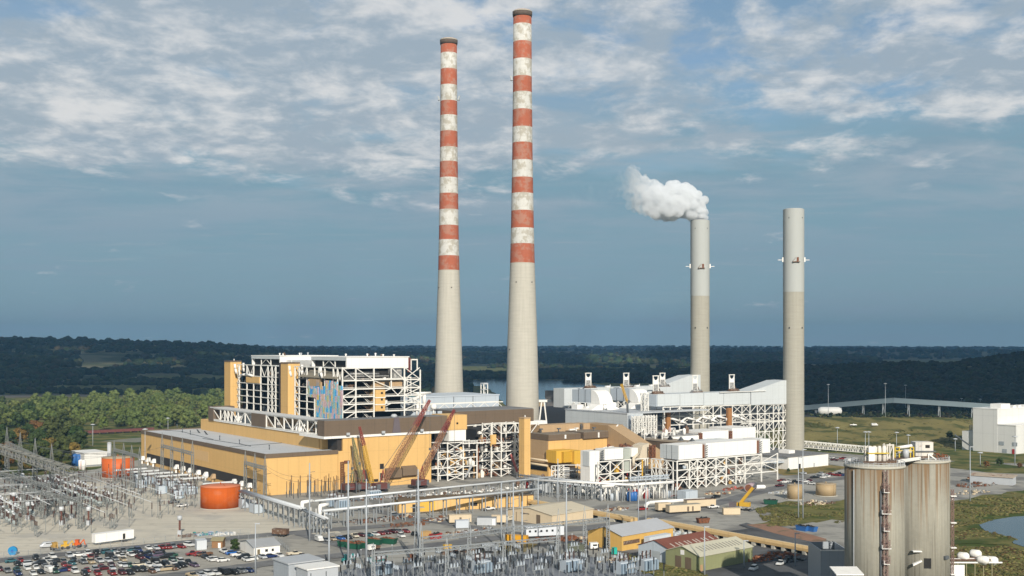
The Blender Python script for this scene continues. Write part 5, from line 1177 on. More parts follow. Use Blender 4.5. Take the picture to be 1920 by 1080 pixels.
# plant on the silo roofs
dk = thing('silo_top_deck', 'rusty deck bridging the tops of the two concrete silos', 'deck', (sx1+sx2)/2, (sy1+sy2)/2, 43.7, math.atan2(sy2-sy1, sx2-sx1), frame='L')
part('deck', MB().box(-14, 13, -2.6, 2.8, 0, .5), RUST2, dk); part('edge_beam', MB().box(-6, 7, -3.0, -2.62, -.1, .75), WHITE, dk)
def onroof(px, py, Y): return ((px-960)/F*Y, Y)
def vessel_group(name, label, px0, px1, py_top, Y, z0, build):
    x0, x1 = (px0-960)/F*Y, (px1-960)/F*Y; t = thing(name, label, 'machinery', (x0+x1)/2, Y, z0, 0, frame='L'); build(t, x1-x0, EYE-(py_top-HOR)/F*Y - z0); return t
SCOR = mat('rust_stained_white', (.60,.57,.52), .6, .12, .3, streak=.25, col2=(.32,.15,.05), thr=.60)
def bA(t, w_, h):
    for i in range(4): part('vessel', MB().lathe([(.2,.0),(w_/9,.25),(w_/9,h*(.86+.04*(i%2))),(w_/14,h)], 12, (-w_/2+w_*(i+.5)/4, 0)), SCOR, t)
    part('frame', MB().lattice((-w_/2,1,0),(-w_/2,1,h),1.0,.14,5).lattice((w_/2,1.2,0),(w_/2,1.2,h*1.05),.9,.14,5), SCOR, t)
    part('panel', MB().box(-w_/2,-w_*.18,-.9,-.75,.4,h*.97), WHITE, t); part('platform', MB().box(-w_/2-.3,w_/2+.4,-1.2,1.8,h*.55,h*.6), mat('yellow_rail', (.55,.40,.04), .6, .1, .5), t)
vessel_group('dust_collector', 'rust-stained white vessels on top of the nearer silo', 1627, 1662, 836, 303, 43.75, bA)
def bB(t, w_, h):
    k = MB()
    for x in (-w_/2, w_/2): k.box(x-.16,x+.16,-.16,.16,0,h); k.box(x-.16,x+.16,2.8,3.1,0,h)
    k.box(-w_/2+.17,w_/2-.17,-.16,.16,h-.35,h-.02); k.bar((-w_/2+.2,0,.2),(w_/2-.2,0,h-.4),.2); part('frame', k, SCOR, t)
vessel_group('support_frame', 'small white braced frame beside the vessels on the silo tops', 1664, 1675, 833, 306, 44.2, bB)
def bC(t, w_, h):
    YR = mat('yellow_rail', (.55,.40,.04), .6, .1, .5)
    for x in (-w_/2, -w_/2+1.2, w_/2-.9, w_/2): part('post', MB().box(x-.13,x+.13,-.13,.13,0,h*.92), YR, t)
    part('rail', MB().box(-w_/2,w_/2,-.3,-.15,h*.55,h*.62).box(-w_/2,-w_/2+1.2,-.3,-.15,h*.85,h*.92).box(w_/2-.9,w_/2,-.3,-.15,h*.85,h*.92), YR, t)
    part('duct', MB().tube((-w_/3,.6,h*.82),(w_/2.2,.6,h*1.0),.45,10), WHITE, t); part('duct', MB().tube((-w_/3,.3,h*.45),(w_/2.6,.3,h*.55),.55,10), SCOR, t)
    part('drum', MB().lathe([(.3,0),(.85,.1),(.85,2),(.4,2.4)], 14, (0,-1.2)), WGREY, t)
vessel_group('yellow_gantry', 'yellow railed gantry with white ducts between the silo tops', 1678, 1713, 836, 312, 44.2, bC)
def bD(t, w_, h):
    part('box', MB().box(-w_/2,w_/2,-2,2,.6,h), SCOR, t)
    for i in range(5): part('rib', MB().box(-w_/2+i*.42-.06,-w_/2+i*.42+.06,-2.1,-2.0,.6,h), WGREY, t)
    part('opening', MB().box(w_*.05,w_*.3,-2.06,-2.01,h*.66,h*.84), DARK, t); part('leg', MB().bar((w_*.2,-2.3,1.6),(w_*.6,-2.8,0),.3).bar((w_*.2,-2.3,1.6),(w_*.2,-2.3,0),.3), WHITE, t); part('platform', MB().box(-w_/2-.6,w_/2+.5,-2.6,2.4,h*.45,h*.5), DSTEEL, t)
vessel_group('filter_house', 'corrugated white box with rust stains on the further silo', 1712, 1745, 828, 318, 43.3, bD)
for i in range(9):
    x = random.uniform(1748, 1774); q = onroof(x, 0, random.uniform(314,322)); single('deck_pipe', MB().pipe([(0,0,0),(0,0,random.uniform(.6,1.6)),(random.uniform(-1.4,1.4),.3,1.2),(1.2,.4,0)], .13, 6), RUST, 'bent rusty pipe lying on the further silo top', 'pipe', (*q, 43.35), 0, 'loose pipes on the silo top')
# ---- blue-grey bin house and canopy below the silos
x0, x1 = (1539-960)/F*330, (1590-960)/F*330
t = thing('bin_house', 'blue grey open-topped sheet building against the left side of the silos', 'building', x0, 330, 0, 0, frame='L')
w_, h = x1-x0, EYE-(1031-HOR)/F*330
part('wall', MB().box(0,w_,0,.3,0,h).box(0,.3,.31,14,0,h).box(w_-.3,w_,.31,14,0,h).box(.31,w_-.31,13.7,14,0,h), mat('bin_sheet', (.29,.32,.35), .5, .06, .1, rib=2.5), t)
part('hopper', MB().box(.6,w_-.6,1,13,0,h-2), DARK, t); part('rim', MB().box(-.1,w_+.1,-.12,.0-.01,h-.3,h+.06), WHITE, t); part('mast', MB().lattice((w_*.5,3,h-2),(w_*.5,3,h+2),1.2,.15,3), DSTEEL, t)
x0, y0 = (1568-960)/F*283, 283
t = thing('canopy', 'small white canopy roof on four posts in front of the nearer silo', 'canopy', x0, y0, 0, 0, frame='L'); h = EYE-(1070-HOR)/F*283
part('roof', MB().hexa([(0,0,h-1.2),(7,0,h-1.2),(7,6,h-.4),(0,6,h-.4),(0,0,h-.9),(7,0,h-.9),(7,6,h-.1),(0,6,h-.1)]), WHITE, t)
for (a, b) in ((.2,.2),(6.6,.2),(.2,5.6),(6.6,5.6)): part('post', MB().box(a,a+.2,b,b+.2,0,h-1.25), GSTEEL, t)
# white horizontal tanks on a pipe rack at the right of the silos
t = thing('pipe_rack', 'rusty pipe rack with white wall panel running right from the further silo', 'rack', 123, 316, 0, 0, frame='L')
zk = zz(1056, 316)
for i in range(6): part('post', MB().box(i*2.4,i*2.4+.25,0,.25,0,zk), mat('olive_steel', (.22,.20,.11), .7, .15, .5), t)
part('beam', MB().box(-.3,15,-.1,.4,zk,zk+.35).box(-.3,15,3,3.4,zk,zk+.35), WHITE, t); part('panel', MB().box(.2,4.2,-.5,-.3,zk-4.6,zk-.4), WHITE, t)
for i in range(3): part('pipe', MB().tube((-.4,.8+i,zk+.7),(12-i,.8+i,zk+.8),.3,7), (RUST2, WHITE, PKR)[i], t)
for i, (px, py, yo) in enumerate(((1806,1043,0),(1829,1040,1.5),(1843,1047,-2.2),(1860,1050,-.5))):
    single('gas_tank', MB().lathe([(.1,-1.7),(.7,-1.55),(1.15,-1.0),(1.15,1.0),(.7,1.55),(.1,1.7)], 16).box(-.2,.2,-1.3,-1.1,-.8,.8), WHITE, ('first white gas cylinder, touching the silo side of the rack','second white gas cylinder along the rack right of the silos','third white gas cylinder along the rack right of the silos','outermost white gas cylinder at the right end of the rack')[i], 'tank', ((px-960)/F*(318+yo), 318+yo, EYE-(py-HOR)/F*318), 0, 'white gas tanks on the rack').rotation_euler = (R(90), 0, R(52))
# ---- right-hand white works
def offs(t, a, b): return None
wb = thing('white_works', 'big white sheeted works building with a stepped roof at the right edge', 'building', 514, -66)
b2, b3 = ona(1870,800,514)[0], ona(1905,800,514)[0]
WGY = mat('off_white_sheeting', (.62,.62,.60), .55, .05, .1, streak=.05, rib=8)
sub('tall_block', WGY, wb, lambda k: k.box(514, 590, b2, -66, 0, 30.5)); sub('low_block', WGY, wb, lambda k: k.box(514.1, 590, b3, b2-.02, 0, 19.6))
sub('parapet', WHITE, wb, lambda k: (k.box(513.8,590,b2-.2,-65.8,30.55,31.0), k.box(513.8,590,b3-.2,b2-.25,19.65,20.2)))
sub('roof_unit', WHITE, wb, lambda k: k.box(520, 532, b2+1, b2+9, 31, 34.2))
for i in range(6): sub('roof_vent', WHITE, wb, lambda k, a=536+i*7: k.box(a,a+3.6,b2+1,b2+4,31,32.8))
for px in (1878, 1903): sub('window', mat('grey_shutter', (.30,.33,.35), .5, .1, .5), wb, lambda k: k.box(513.85,513.97,ona(px+4.5,834,514)[0],ona(px-4.5,834,514)[0],5.6,8.2))
sub('window', mat('grey_shutter', (0,0,0)), wb, lambda k: k.box(513.85,513.97,ona(1888,834,514)[0],ona(1880,834,514)[0],.6,3.0)); sub('door', RED, wb, lambda k: k.box(513.85,513.97,ona(1903,834,514)[0],ona(1898,834,514)[0],0,3.4))
an = thing('white_annex', 'narrow grey-white annex with a sloping chute left of the big white works', 'building', 514, -60)
sub('wall', WGY, an, lambda k: k.box(516, 530, -65.8, ona(1804,830,516)[0], 0, 13.6)); sub('roof_frame', GSTEEL, an, lambda k: k.lattice((520,-62,13.7),(520,-62,18),3,.3,3)); sub('chute', DSTEEL, an, lambda k: k.bar((513.2,-52,10.5),(513.2,-66,2.5),.8))
# ---- conveyors
def conveyor(name, label, pts, w_, h, m, legs, lm=GSTEEL, cat='conveyor'):
    "pts: (px, py, Y) on the underside"
    P = [Vector(((px-960)/F*Y, Y, EYE-(py-HOR)/F*Y)) for px, py, Y in pts]
    t = thing(name, label, cat, P[0].x, P[0].y, 0, frame='W'); t.location.z = 0
    for p, q in zip(P, P[1:]): part('gallery', MB().bar(p+Vector((0,0,h/2)), q+Vector((0,0,h/2)), w_, h), m, t)
    for p, q in zip(P, P[1:]):
        n = max(1, int((q-p).length/legs))
        for i in range(n+1):
            c = p.lerp(q, (i+.5)/(n+1))
            if c.z > 1: part('leg', MB().bar((c.x-1,c.y,0),(c.x-.6,c.y,c.z-.02),.6).bar((c.x+1,c.y,0),(c.x+.6,c.y,c.z-.02),.6).bar((c.x-.9,c.y,c.z*.3),(c.x+.7,c.y,c.z*.8),.35), lm, t)
    return t
conveyor('overland_conveyor', 'long blue grey covered conveyor bending in front of the wooded ridge', [(1380,775,1300),(1507,769,1260),(1600,761,1235),(1675,755,1215),(1790,762,1195),(1925,771,1170),(2100,782,1140)], 4.8, 5.2, mat('conveyor_blue_grey', (.16,.205,.225), .6, .08, .05), 46)
def truss_gallery(name, label, p0, p1, sz, bar_, n, m, lm, nl, cat='conveyor', deck=None):
    P, Q = [Vector(((px-960)/F*Y, Y, EYE-(py-HOR)/F*Y)) for px, py, Y in (p0, p1)]
    t = thing(name, label, cat, P.x, P.y, 0, frame='W'); t.location.z = 0
    part('truss', MB().lattice(P, Q, sz, bar_, n), m, t)
    if deck: part('deck', MB().bar(P-Vector((0,0,sz*.3)), Q-Vector((0,0,sz*.3)), sz*.7, .5), deck, t)
    for i in range(nl):
        c = P.lerp(Q, (i+.5)/nl); part('pier', MB().box(c.x-.8,c.x+.8,c.y-.8,c.y+.8,0,c.z-sz/2-.05), lm, t)
    return t
truss_gallery('truss_conveyor', 'white lattice conveyor on white piers behind the low white shed', (1490,831,818), (1648,845,792), 4.2, .42, 34, STEEL, WHITE, 5, deck=MACH)
truss_gallery('truss_conveyor', 'grey lattice gallery crossing above the left end of the switchyard', (-60,822,640), (136,886,480), 3.6, .42, 30, mat('dull_steel', (.20,.20,.18), .7, .15, .5), GSTEEL, 0, deck=MACH)
conveyor('covered_conveyor', 'dull green-grey conveyor bridge beyond the switchyard near the river trees', [(150,838,900),(205,834,890),(270,828,880)], 5, 3.4, mat('conveyor_dull', (.13,.135,.12), .8, .15, .1), 30)
# rows of dark red coal hoppers behind the hall
k = MB(); k.extr([(-1.6,1.3),(1.6,1.3),(1.7,3.6),(-1.7,3.6)], 'x', -6.4, 6.4); hp = thing('hopper_wagon', 'dull red hopper wagon in the line of wagons left of the turbine hall', 'rail wagon', 0, 0, 0, 0, 'dull red hopper wagons', frame='L')
part('body', k, mat('wagon_red', (.13,.045,.04), .8, .25, .4), hp); part('bogie', MB().box(-5.5,-3.3,-1.2,1.2,0,1.29), DARK, hp); part('bogie', MB().box(3.3,5.5,-1.2,1.2,0,1.29), DARK, hp)
for i in range(9):
    x, y = G(158+i*14.5, 815.5 - i*.7); a = math.atan2(G(280,810)[1]-G(158,815.5)[1], G(280,810)[0]-G(158,815.5)[0])
    if i == 0: hp.location = (x, y, .05); hp.rotation_euler.z = a
    else: dup(hp, (x, y, .05), a)
# coal handling behind the tallest chimney
t = thing('transfer_house', 'dark square transfer house with a sloping covered conveyor by the coal pile', 'building', *[(1035-960)/F*1150, 1150], 0, 0, frame='L')
part('house', MB().box(-6,6,-6,6,0,22).box(-7,7,-7,7,22.01,30), mat('coal_grey', (.09,.085,.08), .8, .2, .2), t); part('shed', MB().box(-26,-7,-5,5,0,18), mat('coal_tan', (.26,.19,.11), .8, .15, .2), t)
part('conveyor', MB().bar((6,0,22),(45,-4,6),4.5,3.4), mat('coal_grey', (0,0,0)), t)
for i in range(4): part('leg', MB().bar((14+9*i,-1-i,0),(14+9*i,-1-i,18.5-3.6*i),1), GSTEEL, t)
t = thing('a_frame', 'white A-shaped steel trestle right beside the foot of the tallest chimney', 'frame', (1018-960)/F*800, 800, 0, 0, frame='L')
for s in (-1, 1): part('leg', MB().bar((s*5,0,0),(s*.9,0,36),.9), STEEL, t)
part('crosspiece', MB().bar((-2.6,0,20),(2.6,0,20),.7).bar((-9,0,36.4),(6,0,36.4),1.6), STEEL, t)
# ---- pipe bridges over the yard
def pipebridge(name, label, p0, p1, z, w_, npost, pipes, zoff=0):
    a0, b0 = GA(*p0, z); a1, b1 = GA(*p1, z); t = thing(name, label, 'pipe bridge', a0, b0)
    d = Vector((a1-a0, b1-b0, 0)); n = Vector((-d.y, d.x, 0)).normalized()
    for i, (off, r, m, dz) in enumerate(pipes):
        p = Vector((a0,b0,z+dz)) + n*off; part('pipe', MB().tube(p, p+d, r, 9), m, t)
    for i in range(npost):
        c = Vector((a0,b0,0)) + d*((i+.5)/npost)
        for s in (-1, 1): q = c+n*(s*w_/2); part('post', MB().box(q.x-.2,q.x+.2,q.y-.2,q.y+.2,0,z-.02), GSTEEL, t)
        q0, q1 = c+n*(-w_/2-.4), c+n*(w_/2+.4); part('crossbeam', MB().bar((q0.x,q0.y,z),(q1.x,q1.y,z),.35), GSTEEL, t)
        if i % 3 == 0: part('brace', MB().bar((c+n*(-w_/2)) + Vector((0,0,.5)), (c+n*(w_/2)) + Vector((0,0,z-.8)), .22), GSTEEL, t)
    return t
LW = mat('silver_lagging', (.56,.585,.60), .4, .08, .5, metal=.1)
pipebridge('pipe_bridge', 'nearer silver pipe bridge crossing the yard in front of the tan block', (604,961), (1010,919.5), 7, 2.4, 16, ((-.7,.55,LW,.75),(.6,.42,LW,.62)))
pipebridge('pipe_bridge', 'further silver pipe bridge at the foot of the tan block and open bays', (588,942), (1035,896.5), 8, 2.6, 18, ((-.8,.5,LW,.7),(.3,.38,WHITE,.58),(1.0,.28,LW,.5)))
pipebridge('pipe_bridge', 'broad grey pipe bridge on close posts running beside the lone orange tank', (455,923), (566,956), 7.5, 4.2, 12, ((-1.6,.5,WGREY,.7),(-.4,.6,LW,.8),(.9,.5,LW,.7),(1.9,.3,WGREY,.5)))
pipebridge('pipe_bridge', 'grey pipe bridge curving from the broad pipe bridge to the transformer bay', (566,957), (612,975), 6.5, 3.4, 7, ((-.9,.4,WGREY,.6),(.5,.4,LW,.6)))
pipebridge('pipe_bridge', 'white pipe bridge in front of the pale stair tower and ochre building', (1000,902), (1190,912), 7.5, 3, 14, ((-.8,.45,WHITE,.65),(.5,.5,LW,.7),(1.3,.25,WHITE,.5)))
t = thing('expansion_loop', 'white pipe loop standing at the left end of the two silver pipe bridges', 'pipe', *GA(596, 985), frame='P')
a, b = GA(600, 985); sub('pipe', WHITE, t, lambda k: k.pipe([(a,b,3),(a,b,8.2),(a+4,b+.5,8.4)], .8, 10)); sub('pipe', WHITE, t, lambda k: k.pipe([(a-3,b+11,4),(a-3,b+11,8.6),(a+2,b+11.5,8.8)], .8, 10)); sub('frame', WHITE, t, lambda k: [k.box(a+u,a+u+.3,b+v,b+v+.3,0,6.5) for u in (-4,0,4) for v in (4,9)])
# ---- lattice crawler cranes
def crane(name, label, base, tip, foot, m1, m2, w_, n, cabw=4.2, jib=None, yaw=0):
    a, b = base; t = thing(name, label, 'crane', a, b)
    sub('track', BLKP, t, lambda k: (k.box(a-4,a-2.4,b-3.4,b+3.4,0,1.3), k.box(a+2.4,a+4,b-3.4,b+3.4,0,1.3)))
    sub('body', mat('crane_house_red', (.11,.04,.035), .75, .2, .5), t, lambda k: k.box(a-2.6,a+cabw,b-2.6,b+2.4,1.35,4.4)); sub('cab', DSTEEL, t, lambda k: k.box(a-2.6,a-.6,b-4.3,b-2.65,1.6,4.2)); sub('counterweight', DSTEEL, t, lambda k: k.box(a+cabw+.02,a+cabw+1.6,b-2.4,b+2.2,1.5,4))
    p, q = Vector(foot), Vector(tip); mid = p.lerp(q, .68)
    sub('boom', m2, t, lambda k: k.lattice(p, mid, w_, .2, n)); sub('boom_tip', m1, t, lambda k: k.lattice(mid, q, w_, .24, max(4, n//2), w_*.4))
    g = Vector((a+cabw, b+2, 11)); sub('gantry', m1, t, lambda k: (k.bar((a+2,b+1,4.4),g,.35), k.bar((a+cabw+1,b+1.5,4.2),g,.35)))
    sub('pendant', DSTEEL, t, lambda k: (k.bar(g, q, .14), k.bar(g+Vector((0,.6,0)), p.lerp(q,.8), .1)))
    h = q + Vector((0,0,-q.z*.55)); sub('hook', DSTEEL, t, lambda k: (k.bar(q, h, .12), k.box(h.x-.5,h.x+.5,h.y-.3,h.y+.3,h.z-1.3,h.z)))
    return t
def pt(px, py, b): a, z = onb(px, py, b); return (a, b, z)
crane('lattice_crane', 'tall red lattice crane leaning right across the blank tan block', (54,-18), pt(806,750,-17), pt(721,902,-17), CRED, mat('rusty_red_boom', (.30,.15,.085), .7, .15, .5), 2.2, 26)
crane('lattice_crane', 'yellow lattice crane with a red tip, left of the tall red crane', (46,-12), pt(674,800,-11), pt(698,908,-11), CRED, CYEL, 1.7, 20)
crane('lattice_crane', 'dull green and tan lattice crane leaning steeply, furthest left at the tan block', (40,-11), pt(661,820,-10), pt(679,905,-10), mat('olive_crane', (.22,.21,.10), .7, .15, .5), mat('olive_crane', (0,0,0)), 1.5, 18)
crane('lattice_crane', 'dark red lattice crane leaning across the edge of the open steel bay', (79,-16), pt(852,768,-15), pt(787,896,-15), mat('dark_crane_red', (.20,.045,.04), .7, .15, .5), mat('rusty_red_boom', (0,0,0)), 2.1, 22)
a, b = AB((1179-960)/F*690, 690)
t = thing('telescopic_crane', 'slim dark telescopic crane with a yellow jib rising behind the ochre building', 'crane', a, b)
q = lambda px, py, Y=690: (*AB((px-960)/F*Y, Y), EYE-(py-HOR)/F*Y)
sub('carrier', CYEL, t, lambda k: k.box(a-4,a+4,b-1.5,b+1.5,1,3)); sub('boom', DSTEEL, t, lambda k: (k.bar(q(1181,850),q(1178,790),1.3), k.bar(q(1178.2,792),q(1176.2,757),1.0))); sub('jib', CYEL, t, lambda k: k.lattice(q(1177,756),q(1165,720),1.0,.22,12)); sub('winch', DSTEEL, t, lambda k: k.bar(q(1174,757),q(1181,751),1.6)); sub('wheel', BLKP, t, lambda k: [k.tube((a+u,b-1.6,.9),(a+u,b+1.6,.9),.9,10) for u in (-3,-1,2)])
# yellow mobile crane on the yard
x, y = G(1394, 957); t = thing('mobile_crane', 'yellow mobile crane with its boom raised, parked on the open yard', 'crane', x, y, 0, R(150), frame='L')
part('chassis', MB().box(-4.6,4.8,-1.4,1.4,1.0,1.9), MACH, t); part('cab', MB().box(2.4,4.6,-1.35,.2,1.95,3.4), CYEL, t); part('turret', MB().box(-3,1.6,-1.3,1.3,1.95,3.8), CYEL, t); part('outrigger', MB().box(-4.4,-3.9,-3,3,.3,.8).box(3.2,3.7,-3,3,.3,.8), DSTEEL, t); part('counterweight', MB().box(3.2,6.4,-1.6,1.6,1.2,3.6), mat('purple_grey', (0,0,0)), t)
part('boom', MB().bar((1.2,0,3.6),(-4.6,0,10.8),1.2,1.3), CYEL, t); part('boom_tip', MB().bar((-4.6,0,10.8),(-6.3,0,12.9),.8,.9), DSTEEL, t)
for u in (-3.6,-1.6,1.8,3.8): part('wheel', MB().tube((u,-1.5,.7),(u,1.5,.7),.7,12), BLKP, t)
# ---- sheds
def shed(name, label, pts, h, rise, wall, roof, cat='shed', extras=None, ov=.4):
    "pts: front-left ground corner, front-right ground corner (photo), depth in metres; gable along the front"
    (l, r, dep) = pts; p0, p1 = Vector(G(*l)), Vector(G(*r)); d = p1-p0; L_ = d.length
    t = thing(name, label, cat, p0.x, p0.y, 0, math.atan2(d.y, d.x), frame='L')
    if rise > 0:
        part('wall', MB().extr([(0,0),(dep,0),(dep,h),(dep/2,h+rise),(0,h)], 'x', 0, L_), wall, t)
        part('roof', MB().hexa([(-ov,-ov,h-.1),(L_+ov,-ov,h-.1),(L_+ov,dep/2,h+rise+.05),(-ov,dep/2,h+rise+.05),(-ov,-ov,h+.12),(L_+ov,-ov,h+.12),(L_+ov,dep/2,h+rise+.28),(-ov,dep/2,h+rise+.28)]).hexa([(-ov,dep/2+.01,h+rise+.05),(L_+ov,dep/2+.01,h+rise+.05),(L_+ov,dep+ov,h-.1),(-ov,dep+ov,h-.1),(-ov,dep/2+.01,h+rise+.28),(L_+ov,dep/2+.01,h+rise+.28),(L_+ov,dep+ov,h+.12),(-ov,dep+ov,h+.12)]), roof, t)
    else:
        part('wall', MB().box(0,L_,0,dep,0,h), wall, t); part('roof', MB().box(-ov,L_+ov,-ov,dep+ov,h+.01,h+.4), roof, t)
    if extras: extras(t, L_, dep, h)
    return t
def frontbits(items):
    "(part, x fraction, width, z0, z1, material) on the front face, or 'e' for the left gable"
    def f(t, L_, dep, h):
        for nm, fx_, w_, z0, z1, m, *e in items:
            if e: part(nm, MB().box(-.1,-.02,dep*fx_-w_/2,dep*fx_+w_/2,z0,z1), m, t)
            else: part(nm, MB().box(L_*fx_-w_/2,L_*fx_+w_/2,-.1,-.02,z0,z1), m, t)
    return f
CORR = mat('rusty_corrugated_roof', (.17,.06,.04), .85, .2, .2, rib=1.6, streak=.1)
def redroof(t, L_, dep, h):
    frontbits([('door', .45, 3.6, 0, 4, mat('grey_door', (.33,.36,.38), .6, .1, .3), 1)])(t, L_, dep, h)
    for i in range(10):
        x = L_*(.12+.085*i + (.02 if i % 2 else 0)); part('roof_light', MB().hexa([(x,dep*.10,h+.75),(x+.7,dep*.10,h+.75),(x+.7,dep*.36,h+2.05),(x,dep*.36,h+2.05),(x,dep*.10,h+.82),(x+.7,dep*.10,h+.82),(x+.7,dep*.36,h+2.12),(x,dep*.36,h+2.12)]), mat('dull_pane', (.42,.37,.32), .5, .1, .4), t)
shed('red_roofed_shed', 'grey shed with a rusty red corrugated roof and pale roof lights', ((1259,1060),(1352,1041),15), 5.0, 2.6, BLUEG, CORR, extras=redroof)
def greenroof(t, L_, dep, h):
    frontbits([('door', .33, 2.6, 0, 4.2, BROWN, 1), ('door', .62, 2.6, 0, 4.2, BROWN, 1), ('sign', .5, 1.6, 4.8, 6.4, WHITE, 1), ('door', .03, 1.2, 0, 2.4, mat('wood_door', (.38,.24,.13), .7, .1, .5))])(t, L_, dep, h)
    for i in range(13):
        x = L_*(.14+.062*i); part('roof_slot', MB().hexa([(x,dep*.14,h+.92),(x+.6,dep*.14,h+.92),(x+.6,dep*.36,h+1.98),(x,dep*.36,h+1.98),(x,dep*.14,h+.99),(x+.6,dep*.14,h+.99),(x+.6,dep*.36,h+2.05),(x,dep*.36,h+2.05)]), mat('slot_grey', (.22,.21,.18), .7, .1, .5), t)
shed('green_shed', 'olive green shed with a pale slotted roof beside the red-roofed shed', ((1312,1073),(1411,1053),15), 5.2, 2.4, mat('olive_sheeting', (.235,.245,.125), .7, .08, .1, rib=1.2, streak=.1), mat('pale_olive_roof', (.47,.45,.35), .7, .08, .1, rib=2), extras=greenroof)
shed('yellow_shed', 'yellow shed with a grey pitched roof and a white trailer against it', ((1166,1034),(1262,1016),17), 5.6, 2.4, mat('yellow_shed_sheeting', (.56,.35,.10), .65, .08, .1, streak=.1), mat('grey_tin_roof', (.40,.41,.43), .55, .08, .1, rib=3), extras=frontbits([('door', .45, 2.4, 0, 4.2, DARK, 1), ('canopy', .18, 9, 2.2, 3.6, RUST2)]))
def tanends(t, L_, dep, h): frontbits([('door', .3, 2.2, .2, 4, BROWN, 1), ('frame_line', .6, 5, 3.6, 4, BROWN, 1), ('frame_line', .8, .3, .2, 3.9, BROWN, 1)])(t, L_, dep, h)
shed('tan_shed', 'wide cream shed with a very low pitched roof in the middle of the yard', ((1035,987),(1112,974),26), 4.6, 1.8, CREAM, mat('cream_roof', (.52,.46,.35), .75, .06, .1, rib=6), extras=tanends)
shed('low_tan_building', 'long low tan building with a dark eave tucked beneath the silver pipe bridges', ((748,962),(1000,949),12), 5.2, 0, TAN, mat('eave_brown', (.13,.09,.05), .8, .1, .2), 'building', frontbits([('doorway', .12, 3, 0, 3.6, DARK), ('window', .55, 3, 1.5, 3, DBROWN), ('yellow_bay', .19, 9, .2, 5.0, YEL)]))
shed('site_office', 'white site office with a grey sloping roof and a dark bush at its end', ((476,1043),(525,1038),15), 3.2, 1.4, WHITE, mat('grey_felt', (.31,.32,.33), .8, .08, .2), 'building', frontbits([('door', .18, 1.0, .1, 2.3, mat('olive_door', (.15,.12,.07), .7, .1, .5)), ('window', .48, 1.0, 1.2, 2.1, GLASS), ('window', .72, .8, 1.2, 2.1, GLASS)]))
shed('grey_store', 'flat grey steel store at the bottom edge, left of the white-roofed one', ((541,1096),(606,1087),11), 6.3, 0, mat('grey_store_sheet', (.33,.36,.39), .55, .07, .1, rib=1.5), mat('grey_store_roof', (.40,.42,.44), .6, .06, .1), 'shed', frontbits([('door', .4, 2, 0, 3, WGREY)]))
shed('white_roofed_store', 'small store with a bright white flat roof at the bottom edge', ((577,1106),(634,1098),8), 6.0, 0, WGREY, WHITE, 'shed', frontbits([('post', .1, .3, 0, 5, DSTEEL), ('post', .6, .3, 0, 5, DSTEEL)]))
shed('brown_hut', 'little brown wooden hut with a white door near the white container', ((397,1028),(417,1028),4), 2.8, .8, mat('brown_boards', (.24,.13,.06), .8, .15, .5), mat('hut_roof', (.25,.22,.13), .8, .15, .5), 'hut', frontbits([('door', .72, 1.0, .1, 2.0, WHITE)]))
shed('white_utility_building', 'white flat-roofed utility building left of the half hidden orange tank', ((158,876),(201,873),22), 8.4, 0, mat('utility_white', (.66,.66,.64), .6, .06, .1, rib=4), WHITE, 'building', frontbits([('door', .8, 1.6, .1, 3.2, DARK), ('skirt', .5, 12, .2, 1.2, GSTEEL)]))
for i, (px, py, rr, hh, m, lb) in enumerate(((140,873,1.9,7,BLUE,'first blue upright tank left of the white utility building'),(148,874,1.9,7,BLUE,'second blue upright tank nearer the white utility building'),(151.5,880,1.4,5.4,WHITE,'white upright tank with a pink stripe by the blue tanks'),(156.5,881,1.4,5.4,WHITE,'plain white upright tank against the utility building'))):
    x, y = G(px, py); t = thing('upright_tank', lb, 'tank', x, y, 0, 0, 'upright tanks by the utility building', frame='L')
    part('shell', MB().lathe([(rr,0),(rr,hh),(rr*.4,hh+.6)], 18), m, t); part('ladder', MB().bar((rr*.4,-rr-.1,0),(rr*.4,-rr-.1,hh),.2), PINK if i == 2 else m, t)
x, y = G(205, 868); t = thing('vent_stack', 'thin pale grey vent stack behind the half hidden orange tank', 'stack', x, y, 0, 0, frame='L'); part('shaft', MB().lathe([(1.35,0),(1.3,12.5)], 16), WGREY, t); part('cap', MB().lathe([(1.5,12.52),(1.5,13),(.3,13.4)], 16), WGREY, t)
# low tan galleries on piers across the front
def lowgallery(label, p0, p1, w_, n, grp='tan low galleries on piers'):
    A, B = Vector(G(*p0)), Vector(G(*p1)); d = B-A; t = thing('low_gallery', label, 'gallery', A.x, A.y, 0, math.atan2(d.y,d.x), grp, frame='L'); L_ = d.length
    part('cover', MB().extr([(-w_/2,1.5),(w_/2,1.5),(w_/2,2.5),(0,3.0),(-w_/2,2.5)], 'x', 0, L_), mat('tan_cover', (.50,.345,.16), .75, .08, .1, rib=9), t)
    part('edge', MB().box(0,L_,w_/2+.02,w_/2+.25,2.3,2.75), mat('pale_edge', (.60,.52,.36), .7, .1, .3), t)
    for i in range(n): part('pier', MB().box(L_*(i+.3)/n, L_*(i+.3)/n+L_/n*.35, -w_/2+.1, w_/2-.1, 0, 1.48), CONC, t)
    part('belt', MB().box(.3,L_-.3,-.7,.7,.3,1.0), DARK, t)
lowgallery('tan-roofed low gallery on piers leading away from the silver pipe bridges', (925,936), (1190,984), 4.6, 13)
lowgallery('tan-roofed low gallery on piers ending at the blue grey bin house', (1216,984), (1545,1046), 4.4, 19)
# ================================================================ SWITCHYARDS, POLES
def at3(px, py): return (*G(px, py), 0)
